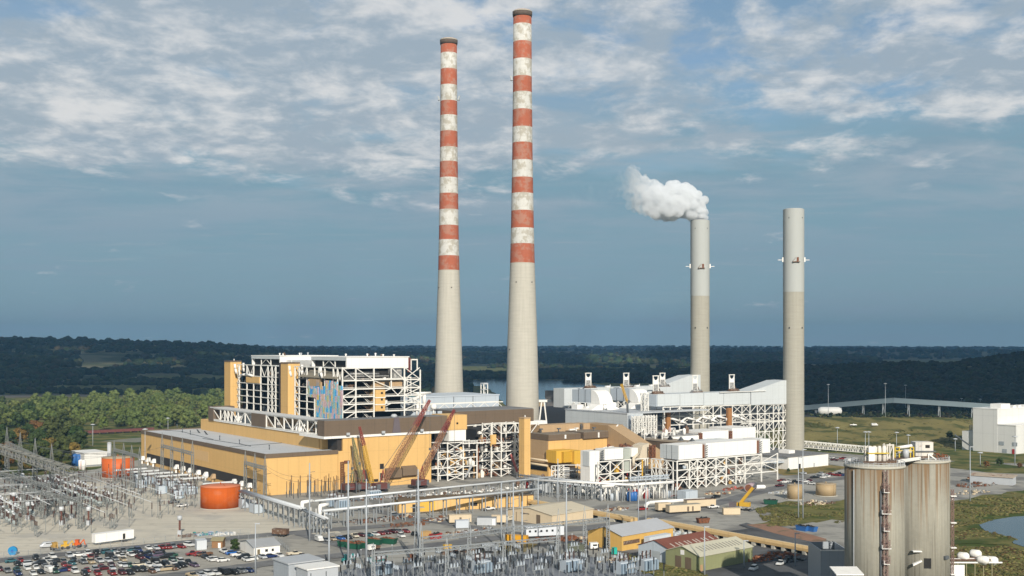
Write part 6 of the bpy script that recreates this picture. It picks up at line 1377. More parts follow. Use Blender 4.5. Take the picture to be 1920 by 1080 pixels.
# ---- post insulators, breakers, gantries: one of each kind, then copies
def proto(name, label, cat, group): return thing(name, label, cat, 0, 0, 0, 0, group, frame='L')
def stack(k, x, y, z0, z1, r, n=6):
    for i in range(n): a = z0+(z1-z0)*i/n; b = z0+(z1-z0)*(i+1)/n; k.lathe([(r*.6,a),(r,a+(b-a)*.4),(r*.6,b)], 8, (x,y), caps=False)
    return k
GS2 = mat('dull_galvanised', (.19,.20,.195), .6, .15, .8)
PI_L = 'thin steel stand with a brown insulator stack in the left switchyard'
pi = proto('post_insulator', PI_L, 'insulator', 'post insulators of the left switchyard')
part('stand', MB().bar((-.5,0,0),(-.08,0,3.4),.16).bar((.5,0,0),(.08,0,3.4),.16).bar((-.3,0,1.6),(.3,0,1.6),.12).box(-.35,.35,-.2,.2,3.4,3.55), GS2, pi); part('insulator', stack(MB(),0,0,3.55,6.2,.26), INSUL, pi); part('cap', MB().box(-.25,.25,-.2,.2,6.2,6.4), GS2, pi)
ds = proto('disconnect_switch', 'grey two-legged switch frame with three brown insulators in the left switchyard', 'switch', 'disconnect switches of the left switchyard')
part('frame', MB().box(-2,-1.7,-.15,.15,0,4.2).box(1.7,2,-.15,.15,0,4.2).box(-2.4,2.4,-.2,.2,4.2,4.5).bar((-1.85,0,.3),(1.85,0,4.1),.14), GS2, ds)
for x in (-2, 0, 2): part('insulator', stack(MB(),x,0,4.5,6.3,.22), INSUL, ds)
part('blade', MB().bar((-2,0,6.4),(2,0,6.4),.12), WGREY, ds)
cbk = proto('circuit_breaker', 'grey breaker tank with dark bushings and white caps in the left switchyard', 'breaker', 'circuit breakers of the left switchyard')
part('tank', MB().tube((-1.2,0,2),(1.2,0,2),.75,10), mat('breaker_grey', (.27,.31,.31), .5, .1, .5), cbk); part('legs', MB().box(-1,-.8,-.6,.6,0,1.4).box(.8,1,-.6,.6,0,1.4).box(-.5,.5,-.9,-.7,.8,2), GS2, cbk)
for s in (-1, 1): part('bushing', stack(MB(),s*.8,0,2.6,5.0,.3,5), INSUL, cbk); part('cap', MB().lathe([(.25,5.0),(.48,5.1),(.48,5.7),(.2,5.85)], 8, (s*.8,0)), PORC, cbk)
bp = proto('bus_support', 'tall thin grey pole with a dark insulator tip in the left switchyard', 'pole', 'tall bus poles of the left switchyard')
part('pole', MB().bar((0,0,0),(0,0,9.4),.2).bar((-.6,0,0),(0,0,2.2),.13), GS2, bp); part('insulator', stack(MB(),0,0,9.4,11.6,.2), INSUL, bp)
protos = []
def place(p, spots, nmax):
    used = False; random.shuffle(spots); spots = spots[:nmax]
    for (px, py, rz) in spots:
        x, y = G(px, py)
        if not used: p.location = (x, y, .08); p.rotation_euler.z = rz; used = True
        else: dup(p, (x, y, .08), rz)
rz_ = lambda: TH + random.choice((0, PI/2)) + random.uniform(-.04,.04)
def inq(poly, px, py):
    c = False; j = len(poly)-1
    for i in range(len(poly)):
        if (poly[i][1] > py) != (poly[j][1] > py) and px < (poly[j][0]-poly[i][0])*(py-poly[i][1])/(poly[j][1]-poly[i][1])+poly[i][0]: c = not c
        j = i
    return c
YARDP = [(-20,1003),(-20,915),(60,903),(170,903),(250,905),(300,902),(378,915),(372,950),(345,968),(240,992),(150,1008),(60,1010)]
def grid(a0, a1, da, b0, b1, db, poly, jit=.4, keep=1.0):
    c_ = [GA(*p) for p in poly]; a0 = min(q[0] for q in c_); a1 = max(q[0] for q in c_); b0 = min(q[1] for q in c_); b1 = max(q[1] for q in c_)
    out = []; a = a0
    while a < a1:
        b = b0
        while b < b1:
            x, y = W(a+random.uniform(-jit,jit), b+random.uniform(-jit,jit)); px = 960+F*x/y; py = HOR+F*EYE/y
            if inq(poly, px, py) and random.random() < keep: out.append((px, py, TH + (0 if random.random() < .6 else PI/2)))
            b += db
        a += da
    return out
place(cbk, grid(-170,-55,6.5,-60,150,6.2,[(-15,985),(-15,945),(45,945),(60,915),(100,905),(150,915),(205,935),(212,950),(160,958),(120,955),(70,960),(50,990)],.3,.8), 90)
place(pi, grid(-190,-30,8.5,-70,170,7.5,YARDP,1.0,.62), 210)
place(ds, grid(-186,-34,15,-66,160,13,YARDP,1.2,.75), 80)
place(bp, grid(-180,-40,17,-60,150,16,YARDP,2.0,.8), 70)
for (px, py) in ((26,955),(52,975),(115,985),(134,972),(166,985),(42,915),(62,925),(337,1004)):
    x, y = G(px, py); t = thing('current_transformer', 'brown porcelain column with a large white head among the switchyard stands', 'insulator', x, y, .08, 0, 'white-headed porcelain columns', frame='L')
    if px == 337: t['label'] = 'brown porcelain column on a white plinth standing alone at the gravel edge'; del t['group']
    part('plinth', MB().box(-.7,.7,-.7,.7,0,2.0), WGREY, t); part('insulator', stack(MB(),0,0,2.0,6.0,.5,8), mat('red_porcelain', (.13,.045,.03), .3, .15, 2), t); part('head', MB().lathe([(.5,6),(.95,6.1),(.95,7.6),(.5,7.8)], 10), PORC if px != 337 else WGREY, t)
# bus bars strung across the yard
for i in range(16):
    a = -172+8.6*i; b0_, b1_ = -20-random.uniform(0,40), 70+random.uniform(0,60)
    p, q = W(a, b0_), W(a, b1_)
    if (960+F*p[0]/p[1]) > 372: continue
    single('bus_bar', MB().tube((0,0,0),(0,b1_-b0_,0),.11,6), LW, 'long thin silver bus bar strung over the left switchyard', 'bus bar', (*p, 6.6+(i % 3)*2.6), TH, 'silver bus bars of the left switchyard')
for i in range(9):
    b = -30+16*i; p = W(-165, b)
    single('bus_bar', MB().tube((0,0,0),(random.uniform(70,115),0,0),.1,6), LW, 'silver bus bar running across the others in the left switchyard', 'bus bar', (*p, 10.4+(i % 2)*1.4), TH, 'silver cross bus bars of the left switchyard')
# transformers along the hall
tf = proto('transformer', 'blue grey transformer with radiators and bushings along the foot of the turbine hall', 'transformer', 'transformers beside the turbine hall')
part('tank', MB().box(-3,3,-1.8,1.8,.3,4.2), BLUEG, tf); part('conservator', MB().tube((-2,1.2,5.4),(2,1.2,5.4),.6,10), WGREY, tf)
for x in (-2.6,-1.3,0,1.3,2.6): part('radiator', MB().box(x-.35,x+.35,-2.9,-1.85,.6,3.8), mat('radiator_blue', (.24,.31,.38), .5, .1, .5), tf)
for x in (-1.8, 0, 1.8): part('bushing', stack(MB(),x,0,4.2,6.8,.28,5), INSUL, tf)
hs_ = [(255,903),(275,908),(297,912),(318,917),(338,922),(356,927),(262,915),(300,926),(330,935),(456,952),(480,962)]
for i, (px, py) in enumerate(hs_):
    if i == 0: tf.location = at3(px, py); tf.rotation_euler.z = TH+PI/2
    else: dup(tf, at3(px, py), TH+PI/2)
for i, (px, py) in enumerate(((262,898),(285,902),(310,906),(345,910),(375,916),(430,925))):
    a, b = GA(px, py); t = thing('cable_duct', 'white bus duct running out from the foot of the turbine hall', 'duct', a, b, group='white bus ducts')
    sub('duct', LW, t, lambda k: k.box(a-14, a+4, b-.6, b+.6, 5.4, 6.2)); sub('support', GS2, t, lambda k: [k.box(a+u-.2,a+u+.2,b-.6,b+.6,0,5.38) for u in (-12,-5,2)])
# ---- lattice gantries
def gantry(label, pts, hb, hp, w_=2.0, group='steel gantries', legs=None, arm=False, m=GS2):
    "pts: (x, y) world feet of the masts, beam at height hb, peaks to hp"
    t = thing('steel_gantry', label, 'gantry', pts[0][0], pts[0][1], 0, frame='W', group=group); t.location.z = 0
    for (x, y) in pts:
        part('mast', MB().lattice((x,y,0),(x,y,hb),w_*.75,.2,8,w_*.55), m, t)
        part('peak', MB().bar((x-w_*.3,y-w_*.3,hb),(x,y,hp),.16).bar((x+w_*.3,y-w_*.3,hb),(x,y,hp),.16).bar((x-w_*.3,y+w_*.3,hb),(x,y,hp),.16).bar((x+w_*.3,y+w_*.3,hb),(x,y,hp),.16), m, t)
        if arm:
            for z in (hb-3, hb-8, hb-13): part('arm', MB().bar((x,y,z),(x+2.6,y+1,z+.3),.2), INSUL, t)
    for p, q in zip(pts, pts[1:]): part('beam', MB().lattice((*p,hb),(*q,hb),w_*.7,.17,10), m, t)
    return t
def feet(px0, Y0, px1, Y1, n): return [((px0+(px1-px0)*i/(n-1)-960)/F*(Y0+(Y1-Y0)*i/(n-1)), Y0+(Y1-Y0)*i/(n-1)) for i in range(n)]
gantry('steel gantry with four tall peaks in front of the long hall wall', [((p-960)/F*Y, Y) for p, Y in ((304,640),(322,624),(342,608),(361,592))], 18.5, 26)
gantry('steel gantry with three peaks and side arms at the corner of the turbine hall', [((p-960)/F*Y, Y) for p, Y in ((460,575),(478,562),(497,550))], 15.5, 22, arm=True)
gantry('row of steel gantry masts standing before the half hidden orange tank', [((p-960)/F*Y, Y) for p, Y in ((214,610),(232,596),(247,584),(262,572))], 19, 24, 1.8)
gantry('long steel gantry with peaked masts above the grey gallery at left', [((p-960)/F*Y, Y) for p, Y in ((13,640),(38,600),(66,562),(97,528))], 20, 29.5, 2.6)
gantry('low steel gantry deep in the left switchyard below the grey lattice gallery', feet(-10, 560, 92, 500, 4), 12.5, 15)
gantry('low steel gantry nearest the white box trailer in the left switchyard', feet(44, 500, 150, 462, 4), 11.5, 14)
gantry('long silver lattice gantry beam crossing the yard behind the yellow bus', [((p-960)/F*Y, Y) for p, Y in ((790,370),(880,380),(962,392),(1047,402),(1096,408),(1140,414))], 11.5, 17, 1.8, m=GSTEEL)
gantry('steel gantry in the middle of the blue-gravel substation', [((p-960)/F*Y, Y) for p, Y in ((700,352),(838,362),(945,371),(1045,380))], 10, 13.5, 1.5, m=GSTEEL)
# transformer bay in front of the tan wall
tb = proto('bay_post', 'thin dark post with an insulator in the transformer bay before the tan end wall', 'post', 'posts of the transformer bay')
part('post', MB().bar((0,0,0),(0,0,6),.28), DSTEEL, tb); part('insulator', stack(MB(),0,0,6,9,.24), mat('tan_porcelain', (.16,.09,.04), .4, .2, 2), tb)
sp = []
for i in range(38):
    a = random.uniform(4, 46); b = random.uniform(-22, -4); sp.append((a, b))
for i, (a, b) in enumerate(sp):
    if i == 0: tb.location = (*W(a,b), 0)
    else: dup(tb, (*W(a,b), 0), random.uniform(0,3), scale=random.uniform(.75,1.15))
for i, (px, py) in enumerate(((625,950),(640,953),(700,935))): dup(tf, at3(px, py), TH, 'blue grey transformer with radiators in the bay before the tan end wall').pop('group', None)
tc2 = [c for c in COL.objects if c.get('label') == 'blue grey transformer with radiators in the bay before the tan end wall']
for c in tc2: c['group'] = 'transformers before the tan end wall'
# ---- blue-gravel substation, bottom centre
SUBP = [(610,1096),(660,1072),(760,1062),(905,1048),(1030,1039),(1110,1048),(1200,1064),(1260,1096)]
q1 = proto('substation_post', 'thin grey stand with a black insulator in the blue-gravel substation', 'insulator', 'insulator stands of the substation')
part('stand', MB().bar((0,0,0),(0,0,3.6),.17).bar((-.45,0,0),(0,0,1.6),.1), GSTEEL, q1); part('insulator', stack(MB(),0,0,3.6,6.0,.27), mat('black_porcelain', (.018,.018,.02), .3, .2, 2), q1)
q2 = proto('switch_stand', 'low grey steel frame with small switches in the blue-gravel substation', 'switch', 'switch frames of the substation')
part('frame', MB().box(-1.8,-1.6,-.1,.1,0,4.4).box(1.6,1.8,-.1,.1,0,4.4).box(-2.2,2.2,-.12,.12,4.4,4.65).bar((-1.7,0,.2),(1.7,0,2.6),.1), GSTEEL, q2); [part('switch', MB().box(u-.2,u+.2,-.2,.2,4.66,5.5).box(u-.12,u+.12,-.12,.12,5.51,5.9), BLUEG, q2) for u in (-1.2,0,1.2)]
q3 = proto('substation_lamp', 'slim grey pole with a small white lamp in the blue-gravel substation', 'lamp', 'slim lamps of the substation')
part('pole', MB().bar((0,0,0),(0,0,8),.13), GSTEEL, q3); part('lamp', MB().ball((0,0,8.1),.24,8,5), PORC, q3)
place(q1, grid(20,140,5.2,-300,-160,4.8,SUBP,1.2,.75), 190); place(q2, grid(20,140,9,-300,-160,8.5,SUBP,1.0,.8), 80); place(q3, grid(20,140,15,-300,-160,14,SUBP,3,.7), 34)
for i, (px, py) in enumerate(((1068,1072),(1170,1076),(900,1075),(715,1078),(1212,1070))):
    dup(tf, at3(px, py), TH, 'teal-grey transformer with radiators in the blue-gravel substation')['group'] = 'transformers of the substation'
# yard fence
def fence(label, pts, h=2.2):
    P = [Vector(G(*p)) for p in pts]; t = thing('wire_fence', label, 'fence', P[0].x, P[0].y, frame='W'); t.location.z = 0; k = MB()
    for p, q in zip(P, P[1:]):
        n = max(1, int((q-p).length/4))
        for i in range(n): c = p.lerp(q, i/n); k.bar((c.x,c.y,0),(c.x,c.y,h),.12)
    part('post', k, GSTEEL, t).__setitem__('kind', 'stuff')
    k = MB()
    for p, q in zip(P, P[1:]):
        for z in (.3,.8,1.3,1.8,h-.05): k.bar((p.x,p.y,z),(q.x,q.y,z),.05)
    part('wire', k, GSTEEL, t)
fence('wire fence between the gravel yard and the perimeter road', [(-40,1052),(120,1036),(330,1013),(470,1001)])
fence('wire fence along the upper edge of the blue-gravel substation', [(655,1069),(760,1059),(905,1045),(1030,1036),(1110,1045)])
fence('wire fence behind the site office and white container', [(340,1012),(430,1008),(520,1016),(545,1040)])
# ---- tall poles
def pole(px, py, ty, label, kind='mast', w_=.55, group='tall steel poles'):
    x, y = G(px, py); h = EYE-(ty-HOR)/F*y; t = thing('lamp_pole' if kind != 'mast' else 'steel_pole', label, 'pole', x, y, 0, 0, group, frame='L')
    part('shaft', MB().lathe([(w_*.75,0),(w_*.35,h)], 10), mat('pole_grey', (.33,.36,.39), .5, .08, .3), t)
    if kind == 'mast':
        for i in range(3): part('arm', MB().bar((0,0,h*(.62+.13*i)),(2.0,.3,h*(.62+.13*i)+.3),.14), DSTEEL, t)
    elif kind == 'lamp': part('lamp', MB().box(-.2,1.5,-.25,.25,h-.1,h+.2), WGREY, t)
    elif kind == 'ring':
        part('head', MB().lathe([(.3,h),(1.7,h+.2),(1.7,h+.5),(.4,h+.9)], 12), WGREY, t)
    return t
for a in ((580.5,1015,868,'tall grey steel pole standing left of the rusty ladder on the tan wall'),(653,1068,864,'tall grey steel pole just left of the green skips'),(687,1071,898,'grey steel pole rising in front of the green skips'),(617,1066,992,'short grey pole behind the white-roofed store'),(784,1066,880,'tall grey steel pole right of the green skips'),(940,1032,903,'thin steel pole left of the yellow bus'),(950.5,1014,922,'thin steel pole rising from beside the yellow bus'),(962.5,1030,905,'tall steel pole in front of the yellow bus'),(979,1038,940,'thin steel pole right of the yellow bus'),(1062,1046,903,'tall thin steel pole before the cream shed'),(1009,962,896,'steel pole by the left end of the cream shed'),(1046,958,860,'thin steel pole behind the cream shed')): pole(*a)
for a in ((1197,997,884,'left pole of the pair standing in front of the white pipe bank'),(1211,995,890,'right pole of the pair standing in front of the white pipe bank'),(1497,972,858,'left pole of the pair on the weedy patch by the tan tanks'),(1505.5,973,843,'right pole of the pair on the weedy patch by the tan tanks'),(1321,1079,988,'tall pole standing before the red-roofed shed'),(1395,1066,1014,'pole at the right end of the green shed'),(1491,1062,1000,'slim pole by the dark asphalt lot'),(1819,940,838,'tall lamp pole right of the concrete silos'),(479,1076,982,'lamp pole by the road below the lone orange tank')): pole(*a, kind='lamp', w_=.42, group='lamp poles of the yard')
for px, py, ty, lb in ((1553,783,722,'leftmost floodlight mast before the wooded ridge'),(1660,785,720,'middle floodlight mast before the wooded ridge'),(1698,772,723,'floodlight mast behind the conveyor bend'),(1570,842,803,'slim lamp pole on the bank above the white lattice conveyor'),(1622.5,850,811,'left of two thin poles behind the silo tops'),(1629,850,811,'right of two thin poles behind the silo tops'),(1681,846,812,'thin pole on the bank behind the yellow gantry'),(1703,840,817,'lamp pole on the bank above the silo tops'),(1791,846,824,'lamp pole left of the narrow annex'),(1903,872,820,'lamp pole in front of the big white works'),(1838,875,850,'short lamp pole on the lawn before the big white works'),(1803,760,748,'small lamp on the far conveyor, left'),(1838,762,749,'small lamp on the far conveyor, right'),(272,880,806,'tall lamp pole between the half hidden orange tank and the hall'),(174,836,797,'lamp pole by the dull red hopper wagons'),(315,812,785,'lamp pole among the river trees behind the hall roof')):
    pole(px, py, ty, lb, 'ring', .4, 'lamp poles in the background')
# lattice pylons at the left
for px, py, ty, lb in ((783,1062,915,'slender lattice pylon at the left end of the silver gantry beam'),):
    x, y = G(px, py); h = EYE-(ty-HOR)/F*y; t = thing('lattice_pylon', lb, 'pylon', x, y, 0, 0, frame='L'); part('tower', MB().lattice((0,0,0),(0,0,h),2.6,.18,14,.8), GSTEEL, t); part('arm', MB().bar((-3,0,h*.9),(3,0,h*.9),.25).bar((-2.4,0,h*.75),(2.4,0,h*.75),.25), GSTEEL, t)

# overhead lines
def wire(label, p, q, sag, r=.055, grp='overhead lines'):
    k = MB(); n = 14; p, q = Vector(p), Vector(q); pts = [p.lerp(q, i/n) - Vector((0,0,sag*4*(i/n)*(1-i/n))) for i in range(n+1)]
    for a, b in zip(pts, pts[1:]): k.tube(a-p, b-p, r, 4, cap=False)
    single('power_line', k, DSTEEL, label, 'power line', tuple(p), 0, grp)
def P3(px, py, Y): return ((px-960)/F*Y, Y, EYE-(py-HOR)/F*Y)
for i, (p, q) in enumerate(((P3(498,872,550),P3(581,893,432)),(P3(498,878,550),P3(581,903,432)),(P3(581,893,432),P3(653,890,378)),(P3(653,890,378),P3(784,895,380)),(P3(784,900,380),P3(962,930,416)),(P3(653,900,378),P3(784,908,380)),(P3(962,925,416),P3(1197,905,456)))): wire('thin overhead line strung between the tall steel poles of the yard', p, q, 2.2, .05, 'overhead lines between tall poles')
for i, (p, q) in enumerate(((P3(97,846,528),P3(214,850,610)),(P3(66,836,562),P3(232,846,596)),(P3(38,828,600),P3(247,848,584)),(P3(97,852,528),P3(304,838,640)),(P3(13,822,640),P3(262,852,572)))): wire('thin overhead line strung between the gantries above the left switchyard', p, q, 3, .05, 'overhead lines of the left switchyard')
# ================================================================ VEHICLES
CARC = {'white':(.60,.60,.585),'silver':(.42,.44,.46),'grey':(.14,.15,.16),'black':(.012,.013,.015),'red':(.20,.018,.018),'maroon':(.075,.013,.017),'navy':(.015,.03,.10),'blue':(.02,.10,.32),'teal':(.03,.10,.12),'green':(.02,.07,.045),'tan':(.36,.29,.19),'beige':(.50,.45,.35),'brown':(.13,.07,.04),'purple':(.10,.07,.11)}
CM = {k: mat('car_'+k, v, .28, .03, 1, spec=.5) for k, v in CARC.items()}
BASEC = CM['white']
def loft(prof, w0, w1):
    "body from a side profile: list of (x, z_low, z_high); w0 width at the waist, w1 at the top"
    k = MB(); n = len(prof); vs = []
    for x, a, b in prof: vs += [(x,-w0/2,a),(x,w0/2,a),(x,w0/2,a+(b-a)*.62),(x,w1/2,b),(x,-w1/2,b),(x,-w0/2,a+(b-a)*.62)]
    f = []
    for i in range(n-1):
        for j in range(6): f.append((i*6+j, i*6+(j+1)%6, (i+1)*6+(j+1)%6, (i+1)*6+j))
    f += [tuple(reversed(range(6))), tuple((n-1)*6+j for j in range(6))]
    return k.add(vs, f)
def glasshouse(x0, x1, x2, x3, z0, z1, w0, w1):
    return MB().hexa([(x0,-w0/2,z0),(x3,-w0/2,z0),(x3,w0/2,z0),(x0,w0/2,z0),(x1,-w1/2,z1),(x2,-w1/2,z1),(x2,w1/2,z1),(x1,w1/2,z1)])
def wheels(t, xs, r=.34, w_=1.72):
    for x in xs:
        for s in (-1, 1): part('wheel', MB().tube((x, s*(w_/2-.2), r), (x, s*(w_/2+.02), r), r, 10), BLKP, t)
def lamps(t, xf, xr, z, w_):
    for s in (-1, 1): part('headlight', MB().box(xf-.04,xf+.03,s*w_*.36-.16,s*w_*.36+.16,z-.09,z+.09), PORC, t); part('tail_light', MB().box(xr-.03,xr+.04,s*w_*.38-.1,s*w_*.38+.1,z-.06,z+.16), RED, t)
def kind_sedan():
    t = thing('parked_car', '', 'car', 0, 0, 0, 0, frame='L')
    part('body', loft([(-2.3,.35,.85),(-2.2,.22,.98),(-1.2,.2,1.0),(1.0,.2,.95),(2.1,.22,.78),(2.3,.35,.68)],1.76,1.55), BASEC, t)
    part('windows', glasshouse(-1.75,-1.05,.35,1.15,.96,1.40,1.52,1.16), GLASS, t); part('roof', glasshouse(-1.1,-.95,.25,.42,1.401,1.46,1.2,1.06), BASEC, t); wheels(t, (-1.4,1.42)); lamps(t, 2.28, -2.28, .68, 1.7); return t
def kind_suv():
    t = thing('parked_car', '', 'car', 0, 0, 0, 0, frame='L')
    part('body', loft([(-2.35,.45,1.0),(-2.3,.28,1.15),(.9,.28,1.12),(2.1,.3,.98),(2.35,.45,.85)],1.86,1.7), BASEC, t)
    part('windows', glasshouse(-2.2,-1.95,.3,1.0,1.10,1.68,1.66,1.36), GLASS, t); part('roof', glasshouse(-2.0,-1.85,.2,.36,1.681,1.76,1.4,1.26), BASEC, t); wheels(t, (-1.45,1.45), .38, 1.8); lamps(t, 2.33, -2.33, .84, 1.8); return t
def kind_pickup():
    t = thing('parked_pickup', '', 'pickup', 0, 0, 0, 0, frame='L')
    part('body', loft([(-.3,.42,1.08),(.95,.4,1.08),(1.2,.4,1.06),(2.5,.42,.98),(2.7,.5,.85)],1.9,1.76), BASEC, t)
    part('cargo_bed', MB().box(-2.75,-.31,-.95,.95,.5,.72).box(-2.75,-.31,-.95,-.85,.721,1.12).box(-2.75,-.31,.85,.95,.721,1.12).box(-2.75,-2.65,-.849,.849,.721,1.12), BASEC, t)
    part('windows', glasshouse(-.3,-.2,.6,1.25,1.08,1.68,1.66,1.36), GLASS, t); part('roof', glasshouse(-.25,-.2,.5,.68,1.681,1.75,1.42,1.28), BASEC, t); wheels(t, (-1.7,1.75), .40, 1.86); lamps(t, 2.68, -2.76, .86, 1.8); return t
def kind_van():
    t = thing('parked_van', '', 'van', 0, 0, 0, 0, frame='L')
    part('body', loft([(-2.6,.4,1.9),(-2.5,.32,2.05),(1.2,.32,2.05),(1.9,.34,1.25),(2.55,.42,1.0)],1.95,1.75), BASEC, t)
    part('windows', glasshouse(.9,1.0,1.32,1.95,1.2,1.85,1.84,1.70).box(-2.0,.5,-.965,.965,1.3,1.75), GLASS, t); wheels(t, (-1.6,1.6), .38, 1.9); lamps(t, 2.5, -2.6, .85, 1.8); return t
KIND = {'car': kind_sedan(), 'SUV': kind_suv(), 'pickup': kind_pickup(), 'van': kind_van()}
USED = {k: False for k in KIND}
ORD = 'first second third fourth fifth sixth seventh eighth ninth tenth eleventh twelfth thirteenth fourteenth fifteenth sixteenth seventeenth eighteenth nineteenth twentieth twenty-first twenty-second twenty-third twenty-fourth'.split()
def park(zone, group, spots, ang):
    "spots: (px, py, colour[, kind]); ang: function giving a heading"
    L_ = []
    for s in spots:
        k = s[3] if len(s) > 3 else random.choices(('car','SUV','pickup','van'), (.5,.27,.19,.04))[0]
        L_.append((s[0], s[1], s[2], k))
    cnt = {}; tot = {}
    for s in L_: tot[(s[2],s[3])] = tot.get((s[2],s[3]), 0) + 1
    for px, py, c, k in sorted(L_):
        i = cnt.get((c,k), 0); cnt[(c,k)] = i+1; n = tot[(c,k)]
        lab = f"the only {c} {k} {zone}" if n == 1 else f"{ORD[i]} {c} {k} from the left {zone}"
        loc = (*G(px, py), .16); a = ang(px, py); p = KIND[k]; sw = (BASEC, CM[c])
        o = dup(p, loc, a, lab, swap=sw); o['group'] = group
uu = TH + PI/2
def lot_ang(px, py): return (uu + PI + random.uniform(-.12,.12)) if random.random() < .82 else (TH + random.choice((0, PI)) + random.uniform(-.15,.15))
def Z(ox, oy, sc, pts): return [(ox+x/sc, oy+y/sc+1.5, *r) for x, y, *r in pts]
lot = Z(0,990,9.6,[(210,610,'teal','car'),(370,600,'red','car'),(650,560,'black','SUV'),(945,535,'white','SUV'),(1250,520,'silver'),(1425,500,'white'),(1585,475,'white','SUV'),(1740,460,'black'),(320,670,'black','pickup'),(130,790,'grey'),(310,770,'green','car'),(490,740,'white','car'),(650,730,'white','car'),(540,665,'silver'),(700,660,'black'),(850,600,'white','pickup'),(910,640,'white'),(820,710,'grey'),(980,690,'black'),(1040,610,'black'),(1150,620,'grey'),(1160,680,'red','car'),(1300,650,'teal'),(1330,590,'black'),(1495,630,'grey','pickup'),(1530,580,'white'),(1640,630,'tan'),(1640,540,'red'),(1730,570,'maroon'),(1790,610,'silver'),(0,760,'maroon'),(320,840,'navy','pickup'),(600,840,'white'),(740,810,'black'),(900,790,'white','van'),(990,800,'green'),(1130,780,'navy'),(1260,760,'red'),(1350,800,'white','SUV'),(1570,780,'red'),(1720,770,'silver'),(1830,720,'red'),(1530,845,'black'),(1760,840,'red'),(1880,745,'maroon')]) \
 + Z(200,990,9.6,[(20,450,'teal'),(140,430,'grey'),(290,430,'grey'),(430,420,'teal'),(570,420,'navy'),(755,375,'white'),(890,375,'silver'),(995,370,'red'),(1110,365,'red'),(1195,350,'grey'),(60,530,'black'),(200,505,'white','pickup'),(285,525,'white'),(440,500,'white','pickup'),(530,480,'black'),(150,575,'grey'),(305,585,'tan'),(20,600,'silver'),(600,550,'maroon'),(690,505,'black'),(770,545,'navy'),(760,470,'black'),(900,515,'purple','SUV'),(900,455,'maroon'),(1000,470,'black'),(1065,535,'black','SUV'),(1160,510,'green','car'),(90,680,'maroon'),(250,680,'white'),(320,690,'silver'),(95,740,'silver'),(420,690,'green'),(570,685,'beige'),(690,630,'black'),(765,685,'white'),(880,630,'black'),(910,680,'white'),(1070,670,'black'),(1200,600,'green'),(1205,645,'white'),(1340,625,'white','SUV'),(1460,640,'black'),(1360,695,'black'),(1580,685,'purple'),(1250,720,'black'),(540,775,'black'),(660,770,'black'),(880,770,'silver'),(950,755,'silver'),(1080,760,'tan'),(1200,745,'brown'),(820,795,'brown'),(280,825,'maroon'),(400,825,'black'),(100,835,'red')])
park('in the crowded car park at bottom left', 'cars in the crowded car park', lot, lot_ang)
park('by the white container near the road', 'cars by the white container', [(339.5,1028,'red','car'),(354.5,1025,'white','SUV')], lambda x, y: uu+PI+.3)
park('in the short row before the site office', 'cars before the site office', Z(280,880,5.333,[(440,855,'red','pickup'),(505,860,'red'),(560,885,'black'),(615,912,'white','car'),(665,908,'white','car'),(735,918,'white','car'),(745,830,'white','pickup'),(825,845,'blue','car'),(890,868,'white','pickup'),(940,888,'black'),(970,912,'white'),(1020,908,'white','car'),(1132,885,'silver'),(1212,878,'navy','car'),(1302,870,'white','car'),(1450,855,'beige','pickup'),(1525,885,'black','pickup'),(555,862,'brown')]), lambda x, y: random.choice((TH, TH+PI, uu+PI)))
park('in the row along the bottom edge', 'cars along the bottom edge', Z(280,880,5.333,[(520,1068,'silver'),(590,1058,'white'),(662,1050,'white'),(752,1045,'black'),(850,1043,'black'),(925,1030,'grey'),(1000,1022,'navy','car'),(430,1075,'tan')]), lambda x, y: uu+PI+.2)
park('in the row behind the green skips', 'cars behind the green skips', Z(560,880,5.333,[(205,712,'white','van'),(272,715,'grey'),(340,705,'tan'),(422,697,'blue','car'),(490,690,'black'),(562,674,'beige','pickup'),(628,665,'maroon'),(700,664,'teal'),(765,657,'white'),(822,648,'red'),(885,640,'maroon'),(940,632,'maroon','pickup'),(1000,627,'grey'),(1072,627,'red','car'),(1028,674,'white','SUV'),(1180,662,'black')]), lambda x, y: uu+PI+random.uniform(-.2,.2))
park('in the lot beside the low white shed', 'cars beside the low white shed', Z(1200,800,5.333,[(1415,545,'red'),(1445,556,'white','car'),(1492,550,'white','SUV'),(1550,556,'black'),(1600,545,'silver'),(1655,550,'white','car'),(1722,575,'white','pickup'),(1628,468,'silver'),(1740,508,'black'),(1785,505,'grey'),(1832,508,'white'),(1865,494,'silver'),(1690,540,'maroon'),(1905,480,'red')]) + Z(1520,800,3.857,[(150,226,'white'),(172,242,'maroon'),(232,233,'red'),(262,248,'white'),(300,238,'silver'),(330,246,'grey'),(190,352,'red'),(70,345,'silver'),(110,360,'white'),(210,345,'black'),(240,352,'navy')]), lambda x, y: random.choice((TH, uu))+random.uniform(-.2,.2))
park('standing in the dark asphalt lot', 'pickups in the coal-dusted lot', [(1464,1060,'white','pickup'),(1412.5,1070,'white','SUV')], lambda x, y: TH+PI+.4)
park('out in the open yard', 'vehicles in the open yard', [(1337,953.5,'white','pickup'),(1342,934,'black','pickup'),(953,977,'beige','van'),(917,957,'white','pickup'),(741,968,'white','SUV'),(1205,957,'red','SUV'),(326,944,'grey','pickup'),(342,951,'white','pickup'),(1462,913,'maroon','pickup'),(88,1027,'silver','van')], lambda x, y: TH+random.choice((0,PI))+random.uniform(-.3,.3))
park('on the bank track behind the car park', 'vehicles on the bank track', [(1600,800,'white','pickup'),(1640,800,'white','van')], lambda x, y: 0)
for o in [o for o in COL.objects if o.get('group') == 'vehicles on the bank track']:
    for Yq in range(840, 962, 2):
        zq = 15*min(1, ((Yq-830)/330)/.4)**1.15
        if EYE-(800-HOR)/F*Yq <= zq: o.location = (o.location.x*Yq/o.location.y, Yq, zq+.6); break
